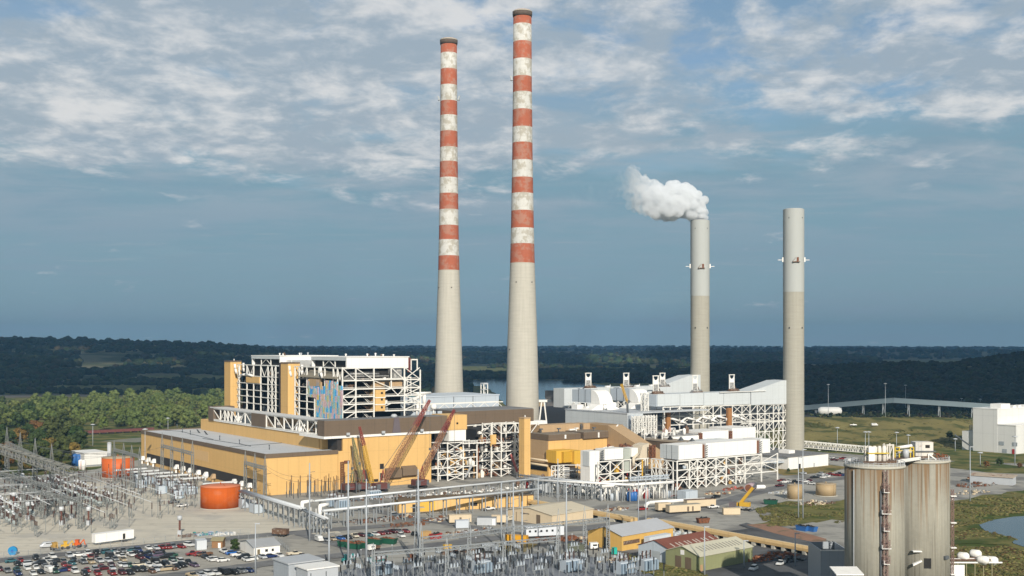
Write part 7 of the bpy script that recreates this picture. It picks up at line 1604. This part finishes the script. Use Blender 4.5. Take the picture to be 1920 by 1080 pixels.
for k in list(KIND.values()):
    for c in list(kids(k)): bpy.data.objects.remove(c)
    bpy.data.objects.remove(k)
# ---- skips, containers, trailers, bus, plant
def skip(px, py, m, label, L_=6, rot=0, group='steel skips', load=None):
    x, y = G(px, py); t = thing('skip', label, 'skip', x, y, .2, TH+rot, group, frame='L'); h = 1.9
    part('shell', MB().hexa([(-L_/2+.5,-1.1,0),(L_/2-.5,-1.1,0),(L_/2-.5,1.1,0),(-L_/2+.5,1.1,0),(-L_/2,-1.25,h),(L_/2,-1.25,h),(L_/2,1.25,h),(-L_/2,1.25,h)]), m, t)
    part('rim', MB().box(-L_/2-.06,L_/2+.06,-1.34,-1.2,h-.02,h+.14).box(-L_/2-.06,L_/2+.06,1.2,1.34,h-.02,h+.14).box(-L_/2-.06,-L_/2+.06,-1.19,1.19,h-.02,h+.14).box(L_/2-.06,L_/2+.06,-1.19,1.19,h-.02,h+.14), m, t)
    for i in range(4): part('rib', MB().box(-L_/2+.7+i*(L_-1.4)/3-.07,-L_/2+.7+i*(L_-1.4)/3+.07,-1.34,-1.22,.1,h-.04), m, t)
    part('load', MB().box(-L_/2+.2,L_/2-.2,-1.12,1.12,h-.3,h+.01).bar((-L_/2+.8,-.6,h-.2),(-.3,.5,h+.5),.5).bar((-.6,.6,h-.1),(1.6,-.4,h+.35),.6).bar((.4,-.7,h-.1),(L_/2-.8,.5,h+.4),.45), load or DARK, t)
for a in ((649,1026,GREEN,'leftmost green skip with rusty scrap in it'),(664,1029.5,GREEN,'second green skip from the left'),(677,1027.5,GREEN,'green skip in the middle carrying red scrap'),(702,1021,GREEN,'long green skip to the right of the middle'),(729,1020,GREEN,'rightmost green skip, set a little apart')): skip(*a, L_=6.5, rot=PI/2+.5, load=RUST)
skip(708,1056,TEAL,'teal skip alone on the gravel below the road',7,.25); skip(1445,946,GREEN,'green skip by the weedy patch',6.5,-1.0); skip(1505,996,BLUE,'left of the two blue skips on the dirt track',5.5,PI/2); skip(1520,997,BLUE,'right of the two blue skips on the dirt track',5.5,PI/2); skip(817,1011,RED,'bright red skip beside the plant road',5,.3); skip(1318,981,RUST,'rusty red skip on the open yard',5.5,-.3)
def boxy(name, label, cat, px, py, L_, w_, h, m, rot, base=.0, group=None, wheels_=0, extra=None, roofm=None):
    x, y = G(px, py); t = thing(name, label, cat, x, y, .12, rot, group, frame='L')
    part('body', MB().box(-L_/2,L_/2,-w_/2,w_/2,base,base+h), m, t); part('roof', MB().box(-L_/2-.05,L_/2+.05,-w_/2-.05,w_/2+.05,base+h+.005,base+h+.12), roofm or m, t)
    if wheels_:
        for i in range(wheels_): part('wheel', MB().tube((L_*.3-i*1.2,-w_/2,.45),(L_*.3-i*1.2,w_/2,.45),.45,10), BLKP, t)
    elif base: part('underframe', MB().box(-L_/2+.3,L_/2-.3,-w_/2+.3,w_/2-.3,0,base-.01), DARK, t)
    for (nm, x0, x1, z0, z1, mm) in (extra or []): part(nm, MB().box(x0,x1,-w_/2-.06,-w_/2-.01,z0,z1), mm, t)
    return t
RV = math.atan2(*(lambda d: (d[1], d[0]))((G(243,1012)[0]-G(182,1020)[0], G(243,1012)[1]-G(182,1020)[1])))
boxy('box_trailer', 'long white box trailer standing at the edge of the pale gravel', 'trailer', 212, 1018, 15.5, 2.9, 3.2, WHITE, RV, .95, wheels_=2, extra=[('door',3.2,4.2,1.1,3.2,DARK),('landing_leg',-6,-5.7,0,.94,DSTEEL)])
boxy('container', 'small white container by the road next to the brown hut', 'container', 376.5, 1030, 3.6, 4.6, 3.3, mat('container_white', (.50,.53,.56), .55, .06, .3, rib=.8), TH-.2, .1)
boxy('container', 'tan cargo container lying on the yard left of the yellow mobile crane', 'container', 1371, 965, 7.6, 2.6, 2.7, CREAM, TH-.55, .1)
boxy('site_trailer', 'cream site trailer nearest the road, in front of the white pipe bank', 'trailer', 1281, 962, 16, 3.6, 3.0, CREAM, TH-.25, .8, 'cream site trailers', extra=[('door',1,2,.9,3,BROWN),('door',3.5,4.3,.9,3,BROWN)], roofm=mat('trailer_roof', (.30,.28,.23), .8, .08, .2))
boxy('site_trailer', 'cream site trailer behind the other, with a rusty roof edge', 'trailer', 1312, 952, 15, 3.6, 3.0, CREAM, TH-.3, .8, 'cream site trailers', roofm=RUST2); boxy('site_trailer', 'short cream site trailer at the left end of the group', 'trailer', 1243, 959, 6.5, 3.4, 3.0, CREAM, TH-.25, .8, 'cream site trailers')
x, y = G(1240, 954); t = thing('large_pipe', 'long white pipe lying behind the cream site trailers', 'pipe', x, y, 0, TH-.22, frame='L'); part('barrel', MB().tube((-4,4,2.6),(26,4,2.6),.8,12), WHITE, t); part('elbow', MB().pipe([(-4,4,2.6),(-6,3.6,1.8),(-6.4,3.4,.2)],.8,10), WHITE, t); [part('saddle', MB().box(i,i+.5,3.4,4.6,0,1.78), CONC, t) for i in (0,8,16,24)]
boxy('site_trailer', 'long pale office trailer with a line of windows behind the yellow bus', 'trailer', 1020, 1007, 15.5, 3.4, 3.4, mat('pale_trailer', (.55,.58,.62), .5, .06, .2), TH-.37, .7, extra=[('window',-6.6+i*2.3,-5.8+i*2.3,2.2,3.0,GLASS) for i in range(6)])
boxy('school_bus', 'yellow bus parked in front of the pale office trailer', 'bus', 969, 1019, 8.5, 2.5, 2.3, mat('bus_yellow', (.60,.30,.02), .4, .06, .4), TH+PI-1.0+.05, .7, wheels_=3, extra=[('windows',-3.8,3.6,2.0,2.7,GLASS)])
boxy('container', 'grey steel container left of the cream shed', 'container', 913, 985, 8, 3.4, 3.2, WGREY, TH-.7, .1, extra=[('door',2.4,3.6,.2,2.8,WHITE)], roofm=mat('dark_lid', (.16,.17,.18), .7, .1, .3)); boxy('container', 'pale grey container in front of the white cabin', 'container', 866, 990, 5.5, 3, 3, mat('pale_container', (.45,.49,.54), .5, .06, .3), TH-.4, .1)
boxy('site_trailer', 'cream cabin behind the pale grey container', 'trailer', 862, 981, 9.5, 3.2, 3.0, CREAM, TH-.4, .5, extra=[('door',-.4,.5,.6,2.6,BROWN)]); boxy('box_truck', 'tan box truck parked beside the cream shed', 'truck', 935, 983, 6, 2.6, 2.8, CREAM, TH-.6, .9, wheels_=2)
boxy('box_trailer', 'white semi trailer against the front of the yellow shed', 'trailer', 1233, 1027, 12.5, 2.7, 3.4, mat('pale_trailer2', (.52,.56,.60), .5, .06, .2), math.atan2(G(1262,1016)[1]-G(1166,1034)[1], G(1262,1016)[0]-G(1166,1034)[0]), 1.1, wheels_=2)
boxy('flatbed_truck', 'white flatbed truck with a brown load on the plant road', 'truck', 695, 1034, 3.0, 2.1, 1.5, WHITE, TH+.2, .7, wheels_=1, extra=[('window',-.5,1.0,1.5,2.0,GLASS)]); boxy('truck_bed', 'brown flatbed load behind the white truck cab', 'truck bed', 703, 1032, 4.0, 2.0, .6, RUST2, TH+.2, .8, wheels_=1)
boxy('dump_truck', 'brown tipper truck alone on the gravel right of the orange tank', 'truck', 526, 1006, 6.2, 2.6, 1.9, RUST2, TH-.9, 1.0, wheels_=3); boxy('container', 'orange-tan crate box next to the bright red skip', 'crate', 799, 1010, 3.2, 2.6, 2.6, mat('crate_tan', (.48,.30,.12), .7, .1, .4), TH+.3, .1)
boxy('portable_toilet', 'turquoise portable toilet in front of the yellow shed', 'toilet', 1152, 1040, 1.4, 1.4, 2.4, mat('turquoise', (.03,.40,.33), .5, .05, .5), TH); boxy('cabinet', 'yellow left box of the pair by the plant road', 'box', 835, 1030, 1.3, 1.2, 1.6, CYEL, TH, group='yellow boxes'); boxy('cabinet', 'yellow right box of the pair by the plant road', 'box', 843, 1030, 1.3, 1.2, 1.6, CYEL, TH, group='yellow boxes')
boxy('service_truck', 'grey service truck parked above the blue-gravel substation', 'truck', 921, 1036, 5, 2.2, 2.2, WGREY, TH-.8, .6, wheels_=2); boxy('box_truck', 'dark green box body near the white cab by the substation', 'truck', 1081, 1036, 6, 2.5, 2.4, mat('dull_green', (.10,.11,.08), .8, .15, .5), TH-.9, .6); boxy('truck_cab', 'white truck cab left of the yellow shed', 'truck', 1113, 1031, 3, 2.2, 1.9, WHITE, TH-.4, .6, wheels_=1, extra=[('window',-.6,1.0,1.5,2.1,GLASS)])
x, y = G(24, 1041); t = thing('cable_drum', 'large bright blue disc-shaped drum by the perimeter road', 'drum', x, y, 1.6, 0, frame='L'); part('disc', MB().tube((0,-.5,0),(0,.5,0),1.6,20), mat('drum_blue', (.02,.20,.42), .4, .06, .5), t); part('hub', MB().tube((0,-.7,0),(0,.7,0),.5,12), BLUE, t); part('stand', MB().box(-.3,.9,-.6,.6,-1.6,-1.4), WGREY, t)
def digger(px, py, m, label, rot):
    x, y = G(px, py); t = thing('loader', label, 'machine', x, y, .1, rot, 'small plant machines', frame='L')
    part('body', MB().box(-1.6,1.2,-.8,.8,.7,1.7), m, t); part('cab', MB().box(-.6,.6,-.7,.7,1.71,2.8).box(-.8,.8,-.85,.85,2.81,2.95), m, t); part('arm', MB().bar((1.2,0,1.5),(2.4,0,3.0),.35).bar((2.4,0,3.0),(3.0,0,.9),.3), m, t); part('bucket', MB().box(2.6,3.3,-.9,.9,.3,1.0), DSTEEL, t)
    for u in (-1, .8): part('wheel', MB().tube((u,-1.05,.6),(u,1.05,.6),.6,12), BLKP, t)
digger(102, 1032, mat('faded_yellow', (.40,.25,.07), .6, .15, .5), 'faded yellow digger left of the brighter one', -.8); digger(122.5, 1030, CYEL, 'bright yellow loader between the faded digger and the orange lift', .4); digger(145, 1027, mat('lift_orange', (.55,.10,.02), .5, .1, .5), 'orange lift machine left of the white box trailer', 0); digger(650, 1056, TEAL, 'dark teal backhoe beside the tall pole below the road', .6); digger(772, 1056, RUST, 'rusty brown machine wreck by the lattice pylon', .2)
x, y = G(1408, 921); t = thing('steel_drum', 'mauve steel cylinder with a dark open mouth lying under the white lattice', 'cylinder', x, y, 0, TH+.5, frame='L'); part('shell', MB().tube((-5,0,2.2),(4,0,2.2),2.2,18), mat('mauve_steel', (.33,.25,.27), .7, .1, .3), t); part('mouth', MB().tube((-5.02,0,2.2),(-5.1,0,2.2),1.8,18), RUST, t)
x, y = G(1424, 917); single('white_tank', MB().lathe([(.2,-3.5),(.9,-3),(1.1,-2.4),(1.1,2.4),(.9,3),(.2,3.5)], 16), WHITE, 'white horizontal tank lying beside the mauve cylinder', 'tank', (x, y, 1.1)).rotation_euler = (R(90), 0, TH+PI/2-.5)
x, y = G(1556, 778); single('white_tank', MB().lathe([(.2,-13),(3.2,-12),(4.4,-9),(4.4,9),(3.2,12),(.2,13)], 18), WHITE, 'big white horizontal tank below the far blue grey conveyor', 'tank', (x, y, 4.4)).rotation_euler = (R(90), 0, R(80))
# ---- stacks of scrap and stores on the ground
def heap(px, py, n, sx_, sy_, mats, label, nm='scrap_heap', cat='heap', h=.9, grp=None):
    x, y = G(px, py); t = thing(nm, label, cat, x, y, .1, TH, grp, frame='L'); by = {}
    for i in range(n):
        m = random.choice(mats); k = by.setdefault(m.name, (MB(), m))[0]; a, b = random.uniform(-sx_,sx_), random.uniform(-sy_,sy_); l = random.uniform(.6,2.6); z = random.uniform(.05,h)
        if random.random() < .5: k.bar((a,b,z*.3),(a+l*random.uniform(-1,1),b+l*random.uniform(-.5,.5),z),random.uniform(.15,.6))
        else: k.box(a,a+l*.6,b,b+l*.5,.01+random.random()*.02,z*1.3)
    for k, m in by.values(): o = part('pieces', k, m, t); o['kind'] = 'stuff'
MIX = [RUST, RUST2, MACH, WGREY, CREAM]
for a in ((560+700/5.33,880+525/5.33,70,13,5,[RUST2,MACH,RUST],'line of rusty scrap beside the service road behind the parked row'),(735,972,60,12,5,MIX,'row of jumbled stores under the nearer silver pipe bridge'),(760,985,60,9,4,[RUST,RUST2],'reddish scrap line right of the parked row'),(830,975,50,8,5,MIX,'stores heaped in front of the low tan building'),(880,998,60,12,4,MIX,'dark stores strewn below the grey container'),(1022,1013,50,9,3,[RUST,RUST2],'rusty beams under the pale office trailer'),(1066,1012,50,5,3,[RUST],'rust red pile of beams right of the pale office trailer'),(1112,1014,70,7,5,[RUST,RUST2,CREAM],'rusty scrap pile at the left end of the yellow shed'),(1150,1001,40,5,2,[RUST],'small rusty pile behind the yellow shed'),(1255,1005,50,10,3,[PALE,WGREY,BLUEG],'pale sheets stacked between yellow shed and low gallery'),(1440,1047,110,13,4,[mat('orange_rust', (.30,.12,.06), .8, .2, .5),RUST],'long orange-rust pile of beams in the dark asphalt lot'),(1475,1052,60,5,4,[DARK,DSTEEL],'dark pile at the end of the dark asphalt lot'),(1372,918,40,7,3,[PINK,RUST,CRED],'pinkish steel pieces under the end of the white lattice'),(1345,927,40,6,3,[RUST,CREAM],'scattered rusty pieces on the yard before the white lattice'),(385,1003,50,5,2.5,[BLUE,BLUEG,TEAL],'blue crates stacked by the perimeter road'),(418,1004,40,4,2,[BLUEG,WHITE],'blue and white frames by the perimeter road'),(355,1006,40,4,2,[RUST,RUST2],'rusty oddments by the lone brown porcelain column'),(1300,948,40,8,3,MIX,'stores behind the cream site trailers'),(870,1036,60,9,2,[DARK,RUST2],'dark oddments along the substation fence'),(1150,1052,50,7,3,MIX,'litter of parts below the yellow shed'),(1240,1042,40,4,3,MIX,'parts heaped against the red-roofed shed'),(1850,898,70,14,5,[RUST2,RUST,CREAM],'long rusty stock on the yard right of the silos'),(1835,910,80,16,6,[RUST,RUST2,MACH],'brown stockpile rows right of the silos'),(1820,925,60,12,4,[CREAM,MACH],'pale stock by the grass right of the silos'),(1470,925,60,9,4,[CONC,WGREY],'pale rubble heap left of the narrow tan tank'),(1530,945,70,10,5,[CONC,CREAM,RUST2],'rubble strewn in front of the wider tan tank'),(1140,958,60,10,3,MIX,'dark stores along the tan-roofed low gallery'),(665,938,70,9,5,[MACH,WGREY,RUST2,DSTEEL],'grey plant clutter at the foot of the yellow crane'),(735,934,70,10,4,[MACH,WGREY,RUST],'rusty and grey clutter at the foot of the tall red crane'),(810,929,80,12,5,[MACH,WHITE,RUST2,WGREY],'plant clutter at the foot of the open steel bay'),(880,924,80,13,5,[MACH,WHITE,RUST2,STEEL],'pale plant clutter under the braced steel bay'),(950,917,80,12,5,[STEEL,WHITE,MACH,WGREY],'white plant clutter before the pale stair tower'),(600,968,50,7,5,[WGREY,MACH,BLUEG],'grey fittings around the white pipe loop'),(700,950,60,12,4,[MACH,RUST2,WGREY],'assorted plant between the two silver pipe bridges'),(910,942,60,12,3,[RUST2,MACH,CREAM],'stores lying between the silver pipe bridge and the low tan building')): heap(*a)
def stockshed(px, py, label):
    x, y = G(px, py); t = thing('open_shed', label, 'shed', x, y, 0, TH+PI/2+.3, frame='L'); part('wall', MB().box(0,22,7,7.3,0,4).box(0,.3,0,6.9,0,4).box(21.7,22,0,6.9,0,4), WGREY, t); part('roof', MB().hexa([(-.5,-1,4.8),(22.5,-1,4.8),(22.5,7.8,4.0),(-.5,7.8,4.0),(-.5,-1,5.1),(22.5,-1,5.1),(22.5,7.8,4.3),(-.5,7.8,4.3)]), mat('patchy_tin', (.40,.33,.25), .7, .15, .3, col2=(.22,.10,.06)), t); part('inside', MB().box(.5,21.5,1,6.8,.01,3.7), DARK, t)
stockshed(1905, 908, 'open-fronted shed with a patchy rusty roof right of the silos')
# ================================================================ TREES
def leafmat(name, cols):
    m = bpy.data.materials.new(name); m.use_nodes = True; nt = m.node_tree; bs = nt.nodes['Principled BSDF']; bs.inputs['Roughness'].default_value = .8; bs.inputs['Specular IOR Level'].default_value = .15
    oi = nt.nodes.new('ShaderNodeObjectInfo'); cr = nt.nodes.new('ShaderNodeValToRGB'); nt.links.new(oi.outputs['Random'], cr.inputs[0])
    while len(cr.color_ramp.elements) < len(cols): cr.color_ramp.elements.new(.5)
    for i, c in enumerate(cols): cr.color_ramp.elements[i].position = i/(len(cols)-1); cr.color_ramp.elements[i].color = (*c,1)
    tx = nt.nodes.new('ShaderNodeTexCoord'); no = nt.nodes.new('ShaderNodeTexNoise'); no.inputs['Scale'].default_value = .45; no.inputs['Detail'].default_value = 3; nt.links.new(tx.outputs['Object'], no.inputs['Vector'])
    ma = nt.nodes.new('ShaderNodeMath'); ma.operation = 'MULTIPLY_ADD'; ma.inputs[1].default_value = 1.5; ma.inputs[2].default_value = .25; nt.links.new(no.outputs['Fac'], ma.inputs[0])
    vm = nt.nodes.new('ShaderNodeVectorMath'); vm.operation = 'SCALE'; nt.links.new(cr.outputs[0], vm.inputs[0]); nt.links.new(ma.outputs[0], vm.inputs['Scale']); nt.links.new(vm.outputs[0], bs.inputs['Base Color']); return m
BARK = mat('bark', (.09,.07,.05), .9, .2, 1)
LF = {'sunlit': leafmat('sunlit_leaves', [(.095,.125,.032),(.120,.145,.045),(.075,.105,.030),(.125,.135,.040)]), 'dark': leafmat('dark_leaves', [(.030,.055,.016),(.045,.062,.020),(.060,.070,.022)]), 'autumn': leafmat('autumn_leaves', [(.15,.075,.022),(.11,.060,.025),(.17,.115,.025),(.10,.085,.030)])}
def crown(seed, h, rad, nl, nq, q, z0=.28):
    r = random.Random(seed); k = MB(); lobes = []
    for i in range(nl):
        t = (i+.5)/nl; z = h*(z0 + (.93-z0)*t); rr = rad*(math.sin(PI*min(1, .18+t*.82))**.6)*r.uniform(.45,.8); a = i*2.4+r.uniform(-.5,.5)
        lobes.append((rr*math.cos(a), rr*math.sin(a), z, rad*r.uniform(.34,.56)))
    for (x, y, z, s) in lobes:
        for j in range(nq):
            d = Vector((r.gauss(0,1), r.gauss(0,1), r.gauss(0,1))).normalized(); p = Vector((x,y,z)) + Vector((d.x*s, d.y*s, d.z*s*.8))*r.uniform(.72,1.08)
            n = (d*1.2 + Vector((r.gauss(0,.5), r.gauss(0,.5), r.gauss(0,.5)+.25))).normalized(); u = n.orthogonal().normalized(); v = n.cross(u); a = r.uniform(0,PI); u, v = (u*math.cos(a)+v*math.sin(a)), (v*math.cos(a)-u*math.sin(a)); e = q*r.uniform(.6,1.3)
            m_ = len(k.v); k.v += [tuple(p-u*e-v*e*.7), tuple(p+u*e-v*e*.7), tuple(p+u*e*.8+v*e*.7), tuple(p-u*e*.8+v*e*.7)]; k.f.append((m_,m_+1,m_+2,m_+3)); k.sm.append(False)
        k.ball((x,y,z), s*.74, 6, 4)
    return k, lobes
def trunk(lobes, h, r0):
    k = MB(); k.tube((0,0,0),(0,0,h*.55),r0,7,r0*.5)
    for (x, y, z, s) in lobes[::2]: k.tube((0,0,min(z*.6,h*.5)),(x,y,z),r0*.4,5,r0*.15)
    return k
TP = {}
def treeproto(kind, i, h, rad, nl, nq, q):
    t = thing('broadleaf_tree', '', 'tree', 0, 0, 0, 0, frame='L'); c, lb = crown(hash((kind,i)) % 999 if False else i*17+len(kind), h, rad, nl, nq, q); part('crown', c, LF[kind], t); part('trunk', trunk(lb, h, .35), BARK, t); TP.setdefault(kind, []).append(t)
for i in range(4): treeproto('sunlit', i, random.uniform(13,17), random.uniform(5,6.2), 10, 60, .62)
for i in range(3): treeproto('dark', i, random.uniform(13,17), random.uniform(4.6,5.8), 11, 70, .58)
for i in range(3): treeproto('autumn', i, random.uniform(11,15), random.uniform(4.4,5.4), 10, 66, .58)
def plant(kind, spots, label, group):
    for (x, y, sc) in spots: o = dup(random.choice(TP[kind]), (x, y, -.1), random.uniform(0, 6.28), label, (sc*random.uniform(.9,1.15), sc*random.uniform(.9,1.15), sc)); o['group'] = group
def forest(poly, n, s0, s1, gap):
    out = []; tries = 0; xs = [p[0] for p in poly]; ys = [p[1] for p in poly]
    while len(out) < n and tries < 20000:
        tries += 1; Y0, Y1 = G(0,max(ys))[1], G(0,min(ys))[1]; Y = random.uniform(Y0, Y1); px = random.uniform(min(xs), max(xs)); py = HOR+F*EYE/Y
        if not inq(poly, px, py): continue
        x = (px-960)/F*Y
        if all((x-o[0])**2+(Y-o[1])**2 > gap*gap for o in out): out.append((x, Y, random.uniform(s0, s1)))
    return out
plant('sunlit', forest([(-40,818),(-40,776),(60,768),(150,755),(260,749),(430,746),(430,806),(270,812),(160,806),(100,800)], 262, .5, 1.28, 9.5), 'yellow-green broadleaf tree in the sunlit belt of trees behind the turbine hall', 'trees of the sunlit belt')
plant('dark', forest([(-40,818),(-40,764),(60,760),(150,760),(130,806),(100,808)], 26, .7, 1.15, 12), 'dark green tree among the paler ones at the left end of the sunlit belt', 'dark trees of the sunlit belt')
nd = forest([(-40,905),(-40,815),(60,812),(150,812),(158,840),(140,868),(110,885),(40,895)], 46, .8, 1.2, 8.5)
plant('dark', nd[:28], 'dark green tree in the near wood left of the white utility building', 'dark trees of the near wood')
plant('autumn', nd[28:], 'rust and yellow autumn tree in the near wood left of the white utility building', 'autumn trees of the near wood')
for o, px, py, sc, kd, lb in ((0,440,1036,.30,'dark','dark green bushy tree at the end of the site office'),(0,1606,958,.25,'dark','dark bush on the weedy patch left of the silos'),(0,1850,877,.32,'autumn','brownish small tree on the lawn before the white works'),(0,1874,874,.34,'dark','small green tree in front of the white works doors'),(0,1912,878,.3,'autumn','small tree at the right edge before the white works'),(0,1538,1072,.3,'dark','dark bush beside the blue grey bin house'),(0,1478,886,.16,'dark','low dark bush at the corner of the low white shed'),(0,275,822,.5,'sunlit','lone light green tree at the far corner of the turbine hall'),(0,1780,833,.4,'dark','dark tree on the grass bank left of the narrow annex')):
    x, y = G(px, py); d = dup(random.choice(TP[kd]), (x, y, 0 if px != 1780 else 4), 1, lb, (sc*1.25, sc*1.25, sc)); d.name = 'small_tree'
for L_ in TP.values():
    for t in L_:
        for c in list(kids(t)): bpy.data.objects.remove(c)
        bpy.data.objects.remove(t)
# rough growth on the banks
def growth(name, poly, n, r0, r1, tints, zf=None):
    xs = [p[0] for p in poly]; ys = [p[1] for p in poly]; out = []; tries = 0
    while len(out) < n and tries < n*20:
        tries += 1; px, py = random.uniform(min(xs),max(xs)), random.uniform(min(ys),max(ys))
        if not inq(poly, px, py): continue
        x, y = G(px, py)
        if nz(x, y, .05, 3) + .4*nz(x, y, .2, 7) < -.05: continue
        r = random.uniform(r0, r1); out.append((x, y, zf(x, y) if zf else .1, r, r*random.uniform(.5,.9)))
    return woods(name, out, tints)
GT = [(.115,.112,.038),(.135,.125,.045),(.15,.13,.052),(.095,.10,.032),(.14,.115,.046)]
growth('bank_growth', [(1772,950),(1835,934),(1935,920),(2050,910),(2050,958),(1900,966),(1835,982),(1790,990)], 3200, .3, .8, GT)
growth('marsh_growth', [(1778,1000),(1830,992),(1880,1004),(1908,1013),(1890,1026),(1940,1040),(2000,1090),(1780,1090)], 3200, .25, .7, GT + [(.09,.055,.025)])
growth('weeds', [(1415,955),(1480,942),(1590,946),(1625,970),(1560,984),(1440,988)], 1500, .25, .65, GT)
growth('shed_weeds', [(1150,1042),(1225,1048),(1300,1064),(1330,1088),(1230,1088),(1180,1064)], 500, .25, .7, GT)
def embz(x, y):
    px = 960+F*x/y; t = (y-830)/330; e = min(1, (px-1440)/70)*min(1, max(0, (1900-px)/110)); return 15*min(1, max(0,t)/.40)**1.15*e - (0 if t < .4 else 15*min(1,(t-.4)/.35))*e
out = []
while len(out) < 3200:
    px, t = random.uniform(1490, 1850), random.random(); Y = 832+320*t; x = (px-960)/F*Y
    if nz(x, Y, .03, 9)+.5*nz(x, Y, .11, 2) < 0: continue
    r = random.uniform(.3, .85 if t < .7 else 2.2); out.append((x, Y, embz(x, Y)-.2, r, r*random.uniform(.3,.7)))
woods('embankment_growth', out, GT + [(.05,.06,.02)])
# ================================================================ AIR
hz = MB().box(-13600, 13600, -13600, 13600, -1.5, 330)
hm_ = bpy.data.materials.new('haze_air'); hm_.use_nodes = True; nt = hm_.node_tree; nt.nodes.clear()
out = nt.nodes.new('ShaderNodeOutputMaterial'); pv = nt.nodes.new('ShaderNodeVolumePrincipled')
pv.inputs['Color'].default_value = (.26,.55,.90,1); pv.inputs['Density'].default_value = 5.4e-5; pv.inputs['Anisotropy'].default_value = .0
nt.links.new(pv.outputs[0], out.inputs['Volume'])
struct('haze', hz, hm_, 'stuff')
# unseen cloud bank added overhead and behind the camera to shade the far country
cd = MB(); nu, nv = 96, 84; x0, x1, y0, y1 = -8000, 10500, -3750, 7500; inside = {}
def edge(x, y):
    q = min(1, max(0, (1400-x)/400)); front = -3560 + 480*q*q*(3-2*q) + 60*nz(x, 0, .0012, 2) + 40*nz(x, y, .004, 3)
    return min((y-front)/350, (7500-y)/300, (x-x0)/900, (x1-x)/900)
P = {}
for j in range(nv):
    for i in range(nu):
        x = x0+(x1-x0)*i/(nu-1); y = y0+(y1-y0)*j/(nv-1)
        e = edge(x, y)
        if e > 0:
            t = min(1, e)**.5; n = nz(x, y, .0016, 11); P[(i,j)] = (len(cd.v), len(cd.v)+1)
            cd.v += [(x, y, 2500 - 60*t + 50*n*t), (x, y, 2500 + (220 + 160*n)*t + 30)]
for j in range(nv-1):
    for i in range(nu-1):
        q = [(i,j),(i+1,j),(i+1,j+1),(i,j+1)]
        xc, yc = x0+(x1-x0)*(i+.5)/(nu-1), y0+(y1-y0)*(j+.5)/(nv-1)
        gap = yc > -1900 and xc < 1300 + .25*yc and nz(xc, yc*.7, .0016, 21) > .26
        gap = gap or (((xc-1150)/900)**2 + ((yc+700)/1300)**2 < 1 and nz(xc, yc*.6, .003, 4) > -.08) or (((xc+300)/900)**2 + ((yc+1500)/700)**2 < 1 and nz(xc, yc*.6, .003, 14) > .12)
        if all(k in P for k in q) and not gap:
            cd.f += [tuple(P[k][0] for k in reversed(q)), tuple(P[k][1] for k in q)]; cd.sm += [True, True]
cmat = bpy.data.materials.new('shade_cloud_vapour'); cmat.use_nodes = True; nt = cmat.node_tree; nt.nodes.clear(); out = nt.nodes.new('ShaderNodeOutputMaterial')
d1 = nt.nodes.new('ShaderNodeBsdfDiffuse'); d1.inputs[0].default_value = (.9,.9,.9,1); t1 = nt.nodes.new('ShaderNodeBsdfTranslucent'); t1.inputs[0].default_value = (.50,.56,.64,1); mx = nt.nodes.new('ShaderNodeMixShader'); mx.inputs[0].default_value = .72
nt.links.new(d1.outputs[0], mx.inputs[1]); nt.links.new(t1.outputs[0], mx.inputs[2]); nt.links.new(mx.outputs[0], out.inputs['Surface'])
struct('shade_clouds', cd, cmat)
bpy.context.view_layer.update()
